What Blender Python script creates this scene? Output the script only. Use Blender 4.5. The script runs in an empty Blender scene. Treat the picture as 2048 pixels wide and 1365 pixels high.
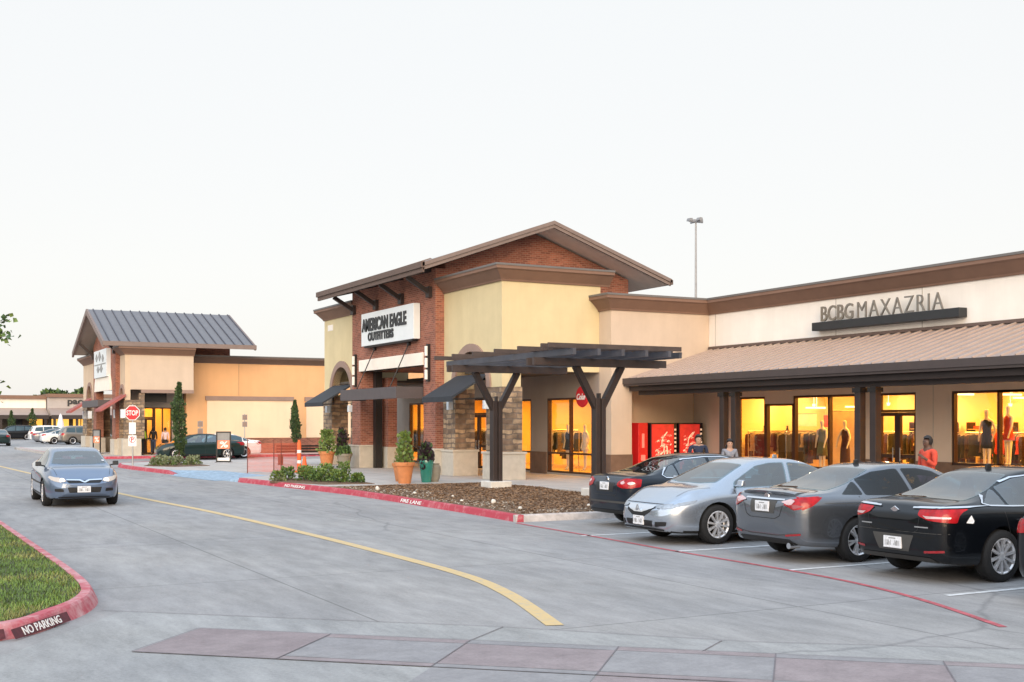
import bpy, bmesh, math, random
from mathutils import Vector, Matrix, noise
from mathutils.bvhtree import BVHTree
R = math.radians
rnd = random.Random(7)
sc = bpy.context.scene
COL = sc.collection

# ------------------------------------------------------------------ camera
TH = math.atan(1256 / 2370.0)
cam_d = bpy.data.cameras.new("camera"); cam = bpy.data.objects.new("camera", cam_d); COL.objects.link(cam)
cam.location = (0, 0, 2.1); cam.rotation_euler = (R(90), 0, -TH)
cam_d.sensor_width = 36.0; cam_d.lens = 36.0 * 2370 / 2048; cam_d.shift_y = 162.5 / 2048
cam_d.clip_start = 0.1; cam_d.clip_end = 3000
sc.camera = cam

# ------------------------------------------------------------------ sky, sun, exposure
SUN_EL, SUN_AZ = 13.0, 204.0            # degrees; azimuth clockwise from +Y
w = bpy.data.worlds.new("World"); sc.world = w; w.use_nodes = True
nt = w.node_tree; nt.nodes.clear()
out = nt.nodes.new('ShaderNodeOutputWorld'); bg = nt.nodes.new('ShaderNodeBackground')
sky = nt.nodes.new('ShaderNodeTexSky'); sky.sky_type = 'NISHITA'; sky.sun_disc = False
sky.sun_elevation = R(SUN_EL); sky.sun_rotation = R(SUN_AZ); sky.dust_density = 1.5; sky.ozone_density = 1.0; sky.air_density = 1.0
# high thin overcast: pale cloud veil mixed over the clear sky
veil = nt.nodes.new('ShaderNodeMix'); veil.data_type = 'RGBA'; veil.inputs[0].default_value = 0.88
tc = nt.nodes.new('ShaderNodeTexCoord'); sep = nt.nodes.new('ShaderNodeSeparateXYZ'); ramp = nt.nodes.new('ShaderNodeValToRGB')
nt.links.new(tc.outputs['Generated'], sep.inputs[0]); nt.links.new(sep.outputs['Z'], ramp.inputs[0])
e = ramp.color_ramp.elements
e[0].position = 0.0; e[0].color = (5.5, 5.35, 5.22, 1)
e[1].position = 1.0; e[1].color = (7.0, 8.7, 10.8, 1)
el = ramp.color_ramp.elements.new(0.12); el.color = (5.75, 5.6, 5.45, 1)
el = ramp.color_ramp.elements.new(0.34); el.color = (5.7, 5.72, 5.65, 1)
el = ramp.color_ramp.elements.new(0.6); el.color = (6.1, 6.8, 7.6, 1)
nt.links.new(sky.outputs[0], veil.inputs[6]); nt.links.new(ramp.outputs[0], veil.inputs[7])
# the sky is brighter on the sunset side, behind the viewer
dt = nt.nodes.new('ShaderNodeVectorMath'); dt.operation = 'DOT_PRODUCT'; nrm_ = nt.nodes.new('ShaderNodeVectorMath'); nrm_.operation = 'NORMALIZE'
nt.links.new(tc.outputs['Generated'], nrm_.inputs[0]); nt.links.new(nrm_.outputs[0], dt.inputs[0]); dt.inputs[1].default_value = (math.sin(R(SUN_AZ + 35)) * .98, math.cos(R(SUN_AZ + 35)) * .98, .2)
gl_ = nt.nodes.new('ShaderNodeMapRange'); gl_.inputs[1].default_value = .35; gl_.inputs[2].default_value = 1; gl_.inputs[3].default_value = 1; gl_.inputs[4].default_value = 2.3; nt.links.new(dt.outputs['Value'], gl_.inputs[0])
vm_ = nt.nodes.new('ShaderNodeVectorMath'); vm_.operation = 'SCALE'; nt.links.new(veil.outputs[2], vm_.inputs[0]); nt.links.new(gl_.outputs[0], vm_.inputs['Scale'])
nt.links.new(vm_.outputs[0], bg.inputs[0]); bg.inputs[1].default_value = 0.12
nt.links.new(bg.outputs[0], out.inputs[0])
sun_d = bpy.data.lights.new("sun", 'SUN'); sun = bpy.data.objects.new("sun", sun_d); COL.objects.link(sun)
sun_d.energy = 2.2; sun_d.angle = R(40); sun_d.color = (1.0, 0.74, 0.48)
az, el_ = R(SUN_AZ), R(SUN_EL)
sdir = Vector((math.sin(az) * math.cos(el_), math.cos(az) * math.cos(el_), math.sin(el_)))
sun.rotation_euler = (-sdir).to_track_quat('-Z', 'Y').to_euler()
sc.view_settings.view_transform = 'Standard'; sc.view_settings.look = 'None'
sc.view_settings.exposure = 0.55; sc.view_settings.gamma = 1.0
sc.cycles.use_denoising = True
sc.cycles.max_bounces = 7; sc.cycles.diffuse_bounces = 3; sc.cycles.glossy_bounces = 4; sc.cycles.transparent_max_bounces = 12
sc.cycles.sample_clamp_indirect = 6.0

# ------------------------------------------------------------------ materials
MATS = {}
def srgb(r, g, b):
    f = lambda c: (c / 255 / 12.92) if c <= 10 else ((c / 255 + 0.055) / 1.055) ** 2.4
    return (f(r), f(g), f(b), 1)
def base(name):
    m = bpy.data.materials.new(name); m.use_nodes = True
    n = m.node_tree; b = n.nodes['Principled BSDF']
    MATS[name] = m
    return m, n, b
def c4(c): return tuple(c) + (1,) if len(c) == 3 else tuple(c)
def mat(name, col, rough=0.6, metal=0.0, var=0.12, scale=3.0, bump=0.0, bscale=60.0, coat=0.0, spec=None, emit=None, estr=0.0, alpha=None, sub=None):
    """plain material with procedural colour variation and optional bump"""
    m, n, b = base(name); L = n.links
    b.inputs['Roughness'].default_value = rough; b.inputs['Metallic'].default_value = metal
    b.inputs['Coat Weight'].default_value = coat; b.inputs['Coat Roughness'].default_value = 0.03
    if spec is not None: b.inputs['Specular IOR Level'].default_value = spec
    t = n.nodes.new('ShaderNodeTexCoord')
    if var > 0:
        z = n.nodes.new('ShaderNodeTexNoise'); z.inputs['Scale'].default_value = scale; z.inputs['Detail'].default_value = 6; z.inputs['Roughness'].default_value = 0.6
        L.new(t.outputs['Object'], z.inputs['Vector'])
        r = n.nodes.new('ShaderNodeValToRGB'); r.color_ramp.elements[0].position = 0.3; r.color_ramp.elements[1].position = 0.7
        r.color_ramp.elements[0].color = c4([max(0, x * (1 - var)) for x in col[:3]]); r.color_ramp.elements[1].color = c4([min(1, x * (1 + var)) for x in col[:3]])
        L.new(z.outputs[0], r.inputs[0]); L.new(r.outputs[0], b.inputs['Base Color'])
    else: b.inputs['Base Color'].default_value = c4(col)
    if name.startswith('stucco'):
        mpv = n.nodes.new('ShaderNodeMapping'); mpv.inputs['Scale'].default_value = (1.6, 1.6, .16); L.new(t.outputs['Object'], mpv.inputs[0]); zz = n.nodes.new('ShaderNodeTexNoise'); zz.inputs['Scale'].default_value = 1.5; zz.inputs['Detail'].default_value = 8; zz.inputs['Roughness'].default_value = .65; L.new(mpv.outputs[0], zz.inputs['Vector'])
        rs = n.nodes.new('ShaderNodeValToRGB'); rs.color_ramp.elements[0].position = .3; rs.color_ramp.elements[0].color = (.955, .95, .945, 1); rs.color_ramp.elements[1].position = .6; rs.color_ramp.elements[1].color = (1.005, 1.005, 1.005, 1); L.new(zz.outputs[0], rs.inputs[0])
        q = n.nodes.new('ShaderNodeMix'); q.data_type = 'RGBA'; q.blend_type = 'MULTIPLY'; q.inputs[0].default_value = 1; L.new(r.outputs[0], q.inputs[6]); L.new(rs.outputs[0], q.inputs[7]); L.new(q.outputs[2], b.inputs['Base Color'])
    if bump > 0:
        z2 = n.nodes.new('ShaderNodeTexNoise'); z2.inputs['Scale'].default_value = bscale; z2.inputs['Detail'].default_value = 4
        L.new(t.outputs['Object'], z2.inputs['Vector'])
        bp = n.nodes.new('ShaderNodeBump'); bp.inputs['Strength'].default_value = bump; bp.inputs['Distance'].default_value = 0.02
        L.new(z2.outputs[0], bp.inputs['Height']); L.new(bp.outputs[0], b.inputs['Normal'])
    if emit: b.inputs['Emission Color'].default_value = c4(emit); b.inputs['Emission Strength'].default_value = estr
    return m
def brick(name, c1, c2, mortar, bw=0.22, bh=0.075, msize=0.012, distort=0.0, bump=0.4, rough=0.85, noisevar=0.35, offset=0.5):
    m, n, b = base(name); L = n.links; b.inputs['Roughness'].default_value = rough
    uv = n.nodes.new('ShaderNodeUVMap'); uv.uv_map = 'uv'
    vec = uv.outputs[0]
    if distort > 0:
        z = n.nodes.new('ShaderNodeTexNoise'); z.inputs['Scale'].default_value = 2.6; L.new(vec, z.inputs['Vector'])
        mx = n.nodes.new('ShaderNodeMix'); mx.data_type = 'VECTOR'; mx.factor_mode = 'UNIFORM'; mx.inputs[0].default_value = distort
        L.new(vec, mx.inputs[4]); L.new(z.outputs['Color'], mx.inputs[5]); vec = mx.outputs[1]
    t = n.nodes.new('ShaderNodeTexBrick'); L.new(vec, t.inputs['Vector'])
    t.offset = offset; t.inputs['Scale'].default_value = 1.0
    t.inputs['Color1'].default_value = c4(c1); t.inputs['Color2'].default_value = c4(c2); t.inputs['Mortar'].default_value = c4(mortar)
    t.inputs['Mortar Size'].default_value = msize; t.inputs['Brick Width'].default_value = bw; t.inputs['Row Height'].default_value = bh; t.inputs['Mortar Smooth'].default_value = 0.2
    z = n.nodes.new('ShaderNodeTexNoise'); z.inputs['Scale'].default_value = 1.3 if not distort else 3.1; z.inputs['Detail'].default_value = 7; L.new(uv.outputs[0], z.inputs['Vector'])
    hsv = n.nodes.new('ShaderNodeHueSaturation'); L.new(t.outputs['Color'], hsv.inputs['Color'])
    mr = n.nodes.new('ShaderNodeMapRange'); mr.inputs[1].default_value = 0.25; mr.inputs[2].default_value = 0.75; mr.inputs[3].default_value = 1 - noisevar; mr.inputs[4].default_value = 1 + noisevar
    L.new(z.outputs[0], mr.inputs[0]); L.new(mr.outputs[0], hsv.inputs['Value']); L.new(hsv.outputs[0], b.inputs['Base Color'])
    bp = n.nodes.new('ShaderNodeBump'); bp.invert = True; bp.inputs['Strength'].default_value = bump; bp.inputs['Distance'].default_value = 0.02
    L.new(t.outputs['Fac'], bp.inputs['Height']); L.new(bp.outputs[0], b.inputs['Normal'])
    return m
def glass(name, tint=(0.9, 0.9, 0.9), refl=0.10, rough=0.0):
    """thin pane: mostly clear with a mirror-like sheen"""
    m, n, b = base(name); L = n.links; n.nodes.remove(b)
    o = n.nodes['Material Output']
    tr = n.nodes.new('ShaderNodeBsdfTransparent'); tr.inputs[0].default_value = c4(tint)
    gl = n.nodes.new('ShaderNodeBsdfGlossy'); gl.inputs['Roughness'].default_value = rough
    fr = n.nodes.new('ShaderNodeFresnel'); fr.inputs[0].default_value = 1.5
    ad = n.nodes.new('ShaderNodeMath'); ad.operation = 'ADD'; ad.use_clamp = True; ad.inputs[1].default_value = refl
    L.new(fr.outputs[0], ad.inputs[0])
    ge = n.nodes.new('ShaderNodeNewGeometry'); iv = n.nodes.new('ShaderNodeMath'); iv.operation = 'SUBTRACT'; iv.inputs[0].default_value = 1.0; L.new(ge.outputs['Backfacing'], iv.inputs[1])
    ml = n.nodes.new('ShaderNodeMath'); ml.operation = 'MULTIPLY'; L.new(ad.outputs[0], ml.inputs[0]); L.new(iv.outputs[0], ml.inputs[1]); ad = ml
    mx = n.nodes.new('ShaderNodeMixShader'); L.new(ad.outputs[0], mx.inputs[0]); L.new(tr.outputs[0], mx.inputs[1]); L.new(gl.outputs[0], mx.inputs[2]); L.new(mx.outputs[0], o.inputs[0])
    return m
def paint(name, col, metal=0.0, rough=0.28, coat=1.0, flake=0.0):
    m = mat(name, col, rough, metal, 0.03, 1.0, coat=coat, spec=0.15 if metal == 0 and max(col) < 0.1 else None)
    m.node_tree.nodes['Principled BSDF'].inputs['Coat IOR'].default_value = 1.42 if max(col) < 0.1 else 1.5
    return m

def concrete(name, col, col2, jointscale=None, streak=True, rough=0.75, speck=0.12):
    m, n, b = base(name); L = n.links; b.inputs['Roughness'].default_value = rough
    t = n.nodes.new('ShaderNodeTexCoord')
    mp = n.nodes.new('ShaderNodeMapping'); L.new(t.outputs['Object'], mp.inputs[0])
    if streak: mp.inputs['Rotation'].default_value = (0, 0, R(8)); mp.inputs['Scale'].default_value = (1.0, 0.28, 1.0)
    z = n.nodes.new('ShaderNodeTexNoise'); z.inputs['Scale'].default_value = 0.55; z.inputs['Detail'].default_value = 9; z.inputs['Roughness'].default_value = 0.65; z.inputs['Distortion'].default_value = 0.6
    L.new(mp.outputs[0], z.inputs['Vector'])
    r = n.nodes.new('ShaderNodeValToRGB'); r.color_ramp.elements[0].position = 0.32; r.color_ramp.elements[1].position = 0.68
    r.color_ramp.elements[0].color = c4(col); r.color_ramp.elements[1].color = c4(col2); L.new(z.outputs[0], r.inputs[0])
    z2 = n.nodes.new('ShaderNodeTexNoise'); z2.inputs['Scale'].default_value = 26; z2.inputs['Detail'].default_value = 8; z2.inputs['Roughness'].default_value = 0.85; L.new(t.outputs['Object'], z2.inputs['Vector'])
    z3 = n.nodes.new('ShaderNodeTexNoise'); z3.inputs['Scale'].default_value = 3.2; z3.inputs['Detail'].default_value = 6; z3.inputs['Roughness'].default_value = 0.7; L.new(mp.outputs[0], z3.inputs['Vector'])
    ad = n.nodes.new('ShaderNodeMath'); ad.operation = 'ADD'; L.new(z2.outputs[0], ad.inputs[0]); L.new(z3.outputs[0], ad.inputs[1])
    mr = n.nodes.new('ShaderNodeMapRange'); mr.inputs[1].default_value = 0.7; mr.inputs[2].default_value = 1.3; mr.inputs[3].default_value = 1 - speck; mr.inputs[4].default_value = 1 + speck; L.new(ad.outputs[0], mr.inputs[0])
    hsv = n.nodes.new('ShaderNodeHueSaturation'); L.new(r.outputs[0], hsv.inputs['Color']); L.new(mr.outputs[0], hsv.inputs['Value'])
    col_out = hsv.outputs[0]
    if streak:
        # long tyre-polished streaks, oil blots and hairline cracks
        def mul(fac_sock, c_lo, c_hi, lo, hi):
            nonlocal col_out
            rr = n.nodes.new('ShaderNodeValToRGB'); rr.color_ramp.elements[0].position = lo; rr.color_ramp.elements[1].position = hi; rr.color_ramp.elements[0].color = (c_lo[0], c_lo[1], c_lo[2], 1); rr.color_ramp.elements[1].color = (c_hi[0], c_hi[1], c_hi[2], 1); L.new(fac_sock, rr.inputs[0])
            q = n.nodes.new('ShaderNodeMix'); q.data_type = 'RGBA'; q.blend_type = 'MULTIPLY'; q.inputs[0].default_value = 1; L.new(col_out, q.inputs[6]); L.new(rr.outputs[0], q.inputs[7]); col_out = q.outputs[2]
        mp2 = n.nodes.new('ShaderNodeMapping'); mp2.inputs['Scale'].default_value = (1.0, 0.06, 1); mp2.inputs['Rotation'].default_value = (0, 0, R(3)); L.new(t.outputs['Object'], mp2.inputs[0])
        s1 = n.nodes.new('ShaderNodeTexNoise'); s1.inputs['Scale'].default_value = 1.1; s1.inputs['Detail'].default_value = 7; s1.inputs['Roughness'].default_value = .6; L.new(mp2.outputs[0], s1.inputs[0]); mul(s1.outputs[0], (.94, .94, .945), (1.05, 1.05, 1.045), .35, .66)
        s2 = n.nodes.new('ShaderNodeTexNoise'); s2.inputs['Scale'].default_value = .9; s2.inputs['Detail'].default_value = 10; s2.inputs['Roughness'].default_value = .75; L.new(t.outputs['Object'], s2.inputs[0]); mul(s2.outputs[0], (.80, .79, .79), (1, 1, 1), .28, .40)
        vo = n.nodes.new('ShaderNodeTexVoronoi'); vo.feature = 'DISTANCE_TO_EDGE'; vo.inputs['Scale'].default_value = .16
        wp = n.nodes.new('ShaderNodeMix'); wp.data_type = 'VECTOR'; wp.inputs[0].default_value = .5; L.new(t.outputs['Object'], wp.inputs[4])
        ng = n.nodes.new('ShaderNodeTexNoise'); ng.inputs['Scale'].default_value = .5; ng.inputs['Detail'].default_value = 6; L.new(t.outputs['Object'], ng.inputs[0]); L.new(ng.outputs['Color'], wp.inputs[5]); L.new(wp.outputs[1], vo.inputs['Vector']); mul(vo.outputs['Distance'], (.72, .72, .73), (1, 1, 1), .0, .0022)
        s3 = n.nodes.new('ShaderNodeTexNoise'); s3.inputs['Scale'].default_value = .23; s3.inputs['Detail'].default_value = 3; L.new(t.outputs['Object'], s3.inputs[0]); mul(s3.outputs[0], (.97, .97, .975), (1.05, 1.035, 1.01), .38, .62)
    if jointscale:
        bt = n.nodes.new('ShaderNodeTexBrick'); bt.offset = 0; bt.inputs['Scale'].default_value = 1; bt.inputs['Brick Width'].default_value = jointscale[0]; bt.inputs['Row Height'].default_value = jointscale[1]
        bt.inputs['Mortar Size'].default_value = jointscale[2]; bt.inputs['Color1'].default_value = (1, 1, 1, 1); bt.inputs['Color2'].default_value = (0.95, 0.95, 0.96, 1); bt.inputs['Mortar'].default_value = (0.58, 0.58, 0.58, 1)
        L.new(t.outputs['Object'], bt.inputs['Vector'])
        mm = n.nodes.new('ShaderNodeMix'); mm.data_type = 'RGBA'; mm.blend_type = 'MULTIPLY'; mm.inputs[0].default_value = 1.0
        L.new(col_out, mm.inputs[6]); L.new(bt.outputs['Color'], mm.inputs[7]); col_out = mm.outputs[2]
    L.new(col_out, b.inputs['Base Color'])
    bp = n.nodes.new('ShaderNodeBump'); bp.inputs['Strength'].default_value = 0.25; bp.inputs['Distance'].default_value = 0.01; L.new(z2.outputs[0], bp.inputs['Height']); L.new(bp.outputs[0], b.inputs['Normal'])
    return m

def worn(name, c1, c2, lo, hi, scale):
    m, n, b = base(name); L = n.links; b.inputs['Roughness'].default_value = .65; t = n.nodes.new('ShaderNodeTexCoord')
    z = n.nodes.new('ShaderNodeTexNoise'); z.inputs['Scale'].default_value = scale; z.inputs['Detail'].default_value = 9; z.inputs['Roughness'].default_value = .72; L.new(t.outputs['Object'], z.inputs['Vector'])
    r = n.nodes.new('ShaderNodeValToRGB'); e = r.color_ramp.elements; e[0].position = lo; e[0].color = c4(c1); e[1].position = hi; e[1].color = c4(c2); L.new(z.outputs[0], r.inputs[0]); L.new(r.outputs[0], b.inputs['Base Color'])
    bp = n.nodes.new('ShaderNodeBump'); bp.inputs['Strength'].default_value = .3; bp.inputs['Distance'].default_value = .01; L.new(z.outputs[0], bp.inputs['Height']); L.new(bp.outputs[0], b.inputs['Normal']); return m
# setting
concrete('road', (0.238, 0.234, 0.234), (0.325, 0.316, 0.312), (4.6, 5.2, 0.014), speck=0.30)
concrete('road_pale', (0.25, 0.252, 0.255), (0.325, 0.322, 0.318), None, speck=0.34)
concrete('walk', (0.40, 0.37, 0.34), (0.50, 0.47, 0.44), (1.5, 1.5, 0.02), streak=False)
concrete('paver_mauve', (0.225, 0.182, 0.188), (0.28, 0.235, 0.238), None, streak=False, speck=0.28)
concrete('paver_grey', (0.215, 0.207, 0.216), (0.278, 0.268, 0.272), None, streak=False, speck=0.25)
mat('joint', (0.17, 0.15, 0.16), 0.9)
worn('yellow_line', (0.60, 0.43, 0.20), (0.42, 0.37, 0.29), .48, .72, 7.0)
mat('white_line', (0.62, 0.62, 0.62), 0.7, var=0.22, scale=9)
mat('red_line', (0.40, 0.085, 0.10), 0.75, var=0.45, scale=7)
worn('kerb_red', (0.40, 0.035, 0.06), (0.58, 0.30, 0.31), .50, .78, 4.0)
worn('kerb_red_worn', (0.44, 0.07, 0.095), (0.60, 0.40, 0.40), .42, .70, 3.0)
mat('kerb_pale', (0.46, 0.42, 0.40), 0.8, var=0.25, scale=6)
mat('kerb_dark', (0.09, 0.018, 0.025), 0.7, var=0.4, scale=12)
mat('ramp_blue', (0.27, 0.37, 0.47), 0.8, var=0.3, scale=6)
mat('mulch', (0.15, 0.09, 0.052), 0.95, var=0.5, scale=14, bump=1.0, bscale=40)
mat('chip_a', (0.23, 0.14, 0.08), 0.9, var=0.4, scale=8); mat('chip_b', (0.11, 0.065, 0.04), 0.9, var=0.4, scale=8)
mat('pale_gravel', (0.38, 0.33, 0.27), 0.9, var=0.3, scale=10); mat('rock', (0.62, 0.59, 0.54), 0.8, var=0.2, scale=9, bump=0.6, bscale=15)
mat('soil_grass', (0.055, 0.065, 0.02), 0.95, var=0.4, scale=3)
mat('grass_a', (0.155, 0.235, 0.042), 0.7, var=0.3, scale=2); mat('grass_b', (0.25, 0.25, 0.075), 0.7, var=0.3, scale=2); mat('grass_c', (0.105, 0.18, 0.034), 0.7, var=0.3, scale=2)
# buildings
mat('stucco_yellow', (0.63, 0.525, 0.315), 0.9, var=0.05, scale=1.2, bump=0.15, bscale=90)
mat('stucco_beige', (0.57, 0.455, 0.355), 0.9, var=0.05, scale=1.2, bump=0.15, bscale=90)
mat('stucco_cream', (0.84, 0.78, 0.71), 0.9, var=0.04, scale=1.2, bump=0.12, bscale=90)
mat('stucco_tan', (0.60, 0.46, 0.33), 0.9, var=0.05, scale=1.2, bump=0.15, bscale=90)
mat('stucco_orange', (0.73, 0.42, 0.21), 0.9, var=0.05, scale=0.8, bump=0.15, bscale=90)
mat('stucco_peach', (0.85, 0.64, 0.45), 0.9, var=0.05, scale=0.8, bump=0.15, bscale=90)
mat('stucco_taupe', (0.36, 0.31, 0.27), 0.9, var=0.05, scale=1.2, bump=0.15, bscale=90)
mat('stucco_grey', (0.42, 0.38, 0.36), 0.9, var=0.05, scale=1.2)
mat('wall_joint', (0.40, 0.36, 0.31), 0.9)
mat('base_brown', (0.155, 0.095, 0.065), 0.85, var=0.2, scale=3)
mat('cornice', (0.205, 0.118, 0.082), 0.75, var=0.08, scale=2)
mat('cornice_dark', (0.12, 0.08, 0.065), 0.7, var=0.08, scale=2)
mat('flashing', (0.14, 0.13, 0.125), 0.5, var=0.08)
mat('trim_mauve', (0.29, 0.20, 0.165), 0.8, var=0.08)
mat('fascia', (0.20, 0.148, 0.13), 0.6, var=0.08)
mat('gutter_brown', (0.062, 0.048, 0.047), 0.5, 0.1, var=0.08)
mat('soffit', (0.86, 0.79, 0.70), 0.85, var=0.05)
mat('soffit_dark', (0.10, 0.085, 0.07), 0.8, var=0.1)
mat('metal_brown', (0.345, 0.268, 0.232), 0.45, 0.1, var=0.06)
mat('metal_brown_seam', (0.46, 0.36, 0.31), 0.45, 0.1, var=0.06)
mat('metal_grey', (0.142, 0.138, 0.150), 0.42, 0.2, var=0.08)
mat('metal_grey_seam', (0.06, 0.06, 0.08), 0.42, 0.2, var=0.08)
mat('steel_brown', (0.032, 0.022, 0.021), 0.5, 0.1, var=0.15)
mat('steel_dark', (0.014, 0.012, 0.012), 0.5, 0.1, var=0.15)
mat('wood_grey', (0.060, 0.043, 0.039), 0.6, 0.0, var=0.2)
mat('wood_blue', (0.070, 0.072, 0.088), 0.5, 0.0, var=0.2)
mat('bronze', (0.05, 0.022, 0.012), 0.45, 0.3, var=0.15)
mat('awning_dark', (0.024, 0.029, 0.038), 0.75, var=0.12)
mat('awning_red', (0.33, 0.095, 0.085), 0.75, var=0.15)
mat('canopy_grey', (0.085, 0.072, 0.075), 0.55, 0.1, var=0.1)
brick('brick_red', (0.345, 0.118, 0.076), (0.19, 0.06, 0.042), (0.33, 0.19, 0.13), msize=0.010, bump=0.5, noisevar=0.22)
brick('stone', (0.42, 0.30, 0.19), (0.15, 0.10, 0.07), (0.17, 0.13, 0.10), bw=0.38, bh=0.15, msize=0.022, distort=0.16, bump=0.8, noisevar=0.55, offset=0.37)
mat('cast_stone', (0.50, 0.455, 0.385), 0.85, var=0.10, scale=4, bump=0.2, bscale=30)
mat('cast_block', (0.62, 0.60, 0.56), 0.85, var=0.12, scale=4, bump=0.2, bscale=30)
mat('white_board', (0.72, 0.76, 0.78), 0.5, var=0.03)
mat('letter_black', (0.02, 0.022, 0.025), 0.5, var=0.1); mat('letter_grey', (0.25, 0.25, 0.25), 0.4, var=0.1)
mat('letter_steel', (0.27, 0.25, 0.225), 0.3, 0.7, var=0.1); mat('letter_white', (0.8, 0.78, 0.76), 0.5, var=0.1)
mat('sconce', (0.8, 0.77, 0.73), 0.4, emit=(1, 0.93, 0.85), estr=0.1, var=0)
mat('lantern', (0.7, 0.75, 0.8), 0.4, var=0.05)
glass('shop_glass', (0.96, 0.95, 0.93), 0.03)
mat('shop_wall', (0.82, 0.58, 0.25), 0.9, var=0.06, scale=0.8); mat('shop_floor', (0.35, 0.24, 0.13), 0.5, var=0.2)
mat('shop_ceil', (0.75, 0.6, 0.35), 0.9, var=0.05)
mat('lamp_warm', (1, 0.8, 0.5), 0.5, var=0, emit=(1.0, 0.80, 0.5), estr=1.6)
mat('mannequin', (0.75, 0.70, 0.62), 0.4, var=0.04)
mat('cloth_black', (0.02, 0.018, 0.018), 0.9, var=0.3); mat('cloth_brown', (0.06, 0.035, 0.022), 0.9, var=0.4, scale=20); mat('cloth_olive', (0.12, 0.13, 0.06), 0.9, var=0.3)
mat('cloth_plum', (0.05, 0.018, 0.026), 0.9, var=0.3); mat('cloth_tan', (0.38, 0.28, 0.16), 0.9, var=0.4, scale=25); mat('cloth_red', (0.55, 0.06, 0.05), 0.9, var=0.3); mat('cloth_white', (0.7, 0.68, 0.64), 0.9, var=0.15)
mat('cloth_grey', (0.21, 0.22, 0.26), 0.9, var=0.2, scale=15); mat('cloth_navy', (0.018, 0.026, 0.055), 0.9, var=0.3)
mat('cloth_coral', (0.56, 0.065, 0.035), 0.85, var=0.25, scale=9); mat('cloth_violet', (0.34, 0.14, 0.24), 0.9, var=0.3); mat('cloth_neon', (0.45, 0.62, 0.03), 0.8, var=0.15); mat('cloth_pink', (0.72, 0.55, 0.56), 0.9, var=0.15)
mat('cloth_denim', (0.06, 0.08, 0.13), 0.9, var=0.2)
mat('skin_light', (0.40, 0.24, 0.17), 0.55, var=0.08); mat('skin_dark', (0.10, 0.048, 0.03), 0.5, var=0.08); mat('hair', (0.014, 0.011, 0.010), 0.6, var=0.2, scale=40)
mat('eye_dark', (0.01, 0.01, 0.01), 0.3, var=0); mat('lip', (0.35, 0.12, 0.10), 0.5, var=0)
mat('terracotta', (0.52, 0.20, 0.075), 0.75, var=0.14, scale=6, bump=0.15); mat('teal_glaze', (0.025, 0.185, 0.15), 0.25, var=0.15, scale=4, coat=0.5); mat('pot_grey', (0.24, 0.22, 0.18), 0.8, var=0.15)
mat('soil', (0.05, 0.035, 0.025), 0.95, var=0.4, scale=15)
mat('leaf_a', (0.085, 0.15, 0.03), 0.6, var=0.3, scale=6); mat('leaf_b', (0.14, 0.20, 0.042), 0.6, var=0.3, scale=6); mat('leaf_c', (0.045, 0.09, 0.026), 0.6, var=0.3, scale=6)
mat('leaf_cyp', (0.026, 0.055, 0.02), 0.7, var=0.3, scale=6); mat('leaf_cyp2', (0.055, 0.095, 0.026), 0.7, var=0.3, scale=6); mat('leaf_dark', (0.030, 0.018, 0.026), 0.6, var=0.4, scale=6)
mat('leaf_pale', (0.20, 0.23, 0.13), 0.7, var=0.3, scale=6); mat('bark', (0.10, 0.07, 0.05), 0.9, var=0.3, scale=12)
mat('sign_red', (0.55, 0.012, 0.022), 0.45, var=0.05); mat('sign_white', (0.80, 0.79, 0.78), 0.5, var=0.04); mat('galv', (0.36, 0.37, 0.38), 0.45, 0.6, var=0.1)
mat('vend_red', (0.50, 0.012, 0.014), 0.35, var=0.1, emit=(0.9, 0.02, 0.02), estr=0.12); mat('vend_glow', (0.85, 0.62, 0.5), 0.4, var=0.2, scale=7, emit=(1, 0.66, 0.42), estr=0.35)
mat('vend_face', (0.60, 0.02, 0.02), 0.35, var=0.25, scale=4, emit=(1.0, 0.06, 0.04), estr=0.22); mat('vend_pale_red', (0.8, 0.2, 0.17), 0.4, var=0.2, emit=(1, 0.25, 0.18), estr=0.25); mat('vend_black', (0.010, 0.010, 0.012), 0.3, var=0.1)
mat('barrier_orange', (0.78, 0.13, 0.03), 0.6, var=0.12); mat('rust', (0.17, 0.045, 0.03), 0.8, var=0.3); mat('board_black', (0.014, 0.014, 0.015), 0.5, var=0.1)
mat('poster_orange', (0.75, 0.26, 0.14), 0.6, var=0.3, scale=5); mat('umbrella_cloth', (0.75, 0.70, 0.72), 0.8, var=0.06)
mat('poster_pale', (0.85, 0.62, 0.42), 0.7, var=0.12); mat('pipe_grey', (0.30, 0.30, 0.31), 0.5, 0.5, var=0.08)
# vehicles
paint('paint_black', (0.003, 0.004, 0.006), coat=.75); paint('paint_navy', (0.007, 0.012, 0.021), coat=.75); paint('paint_grey', (0.155, 0.172, 0.20), 0.75, 0.22); paint('paint_silver', (0.38, 0.43, 0.50), 0.75, 0.24)
paint('paint_blue', (0.13, 0.18, 0.27), 0.5, 0.3); paint('paint_white', (0.74, 0.74, 0.72)); paint('paint_taupe', (0.17, 0.15, 0.13), 0.4, 0.35); paint('paint_green', (0.008, 0.022, 0.022)); paint('paint_mid', (0.16, 0.17, 0.20), 0.5, 0.33)
mat('far_glass', (0.030, 0.062, 0.080), 0.02, var=0.35, scale=1.6, spec=0.85); glass('car_glass', (0.34, 0.50, 0.53), 0.19); glass('car_glass_dark', (0.15, 0.17, 0.175), 0.015); mat('cabin', (0.022, 0.021, 0.021), 0.8, var=0.2); mat('seat_cloth', (0.06, 0.057, 0.055), 0.8, var=0.2)
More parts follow.
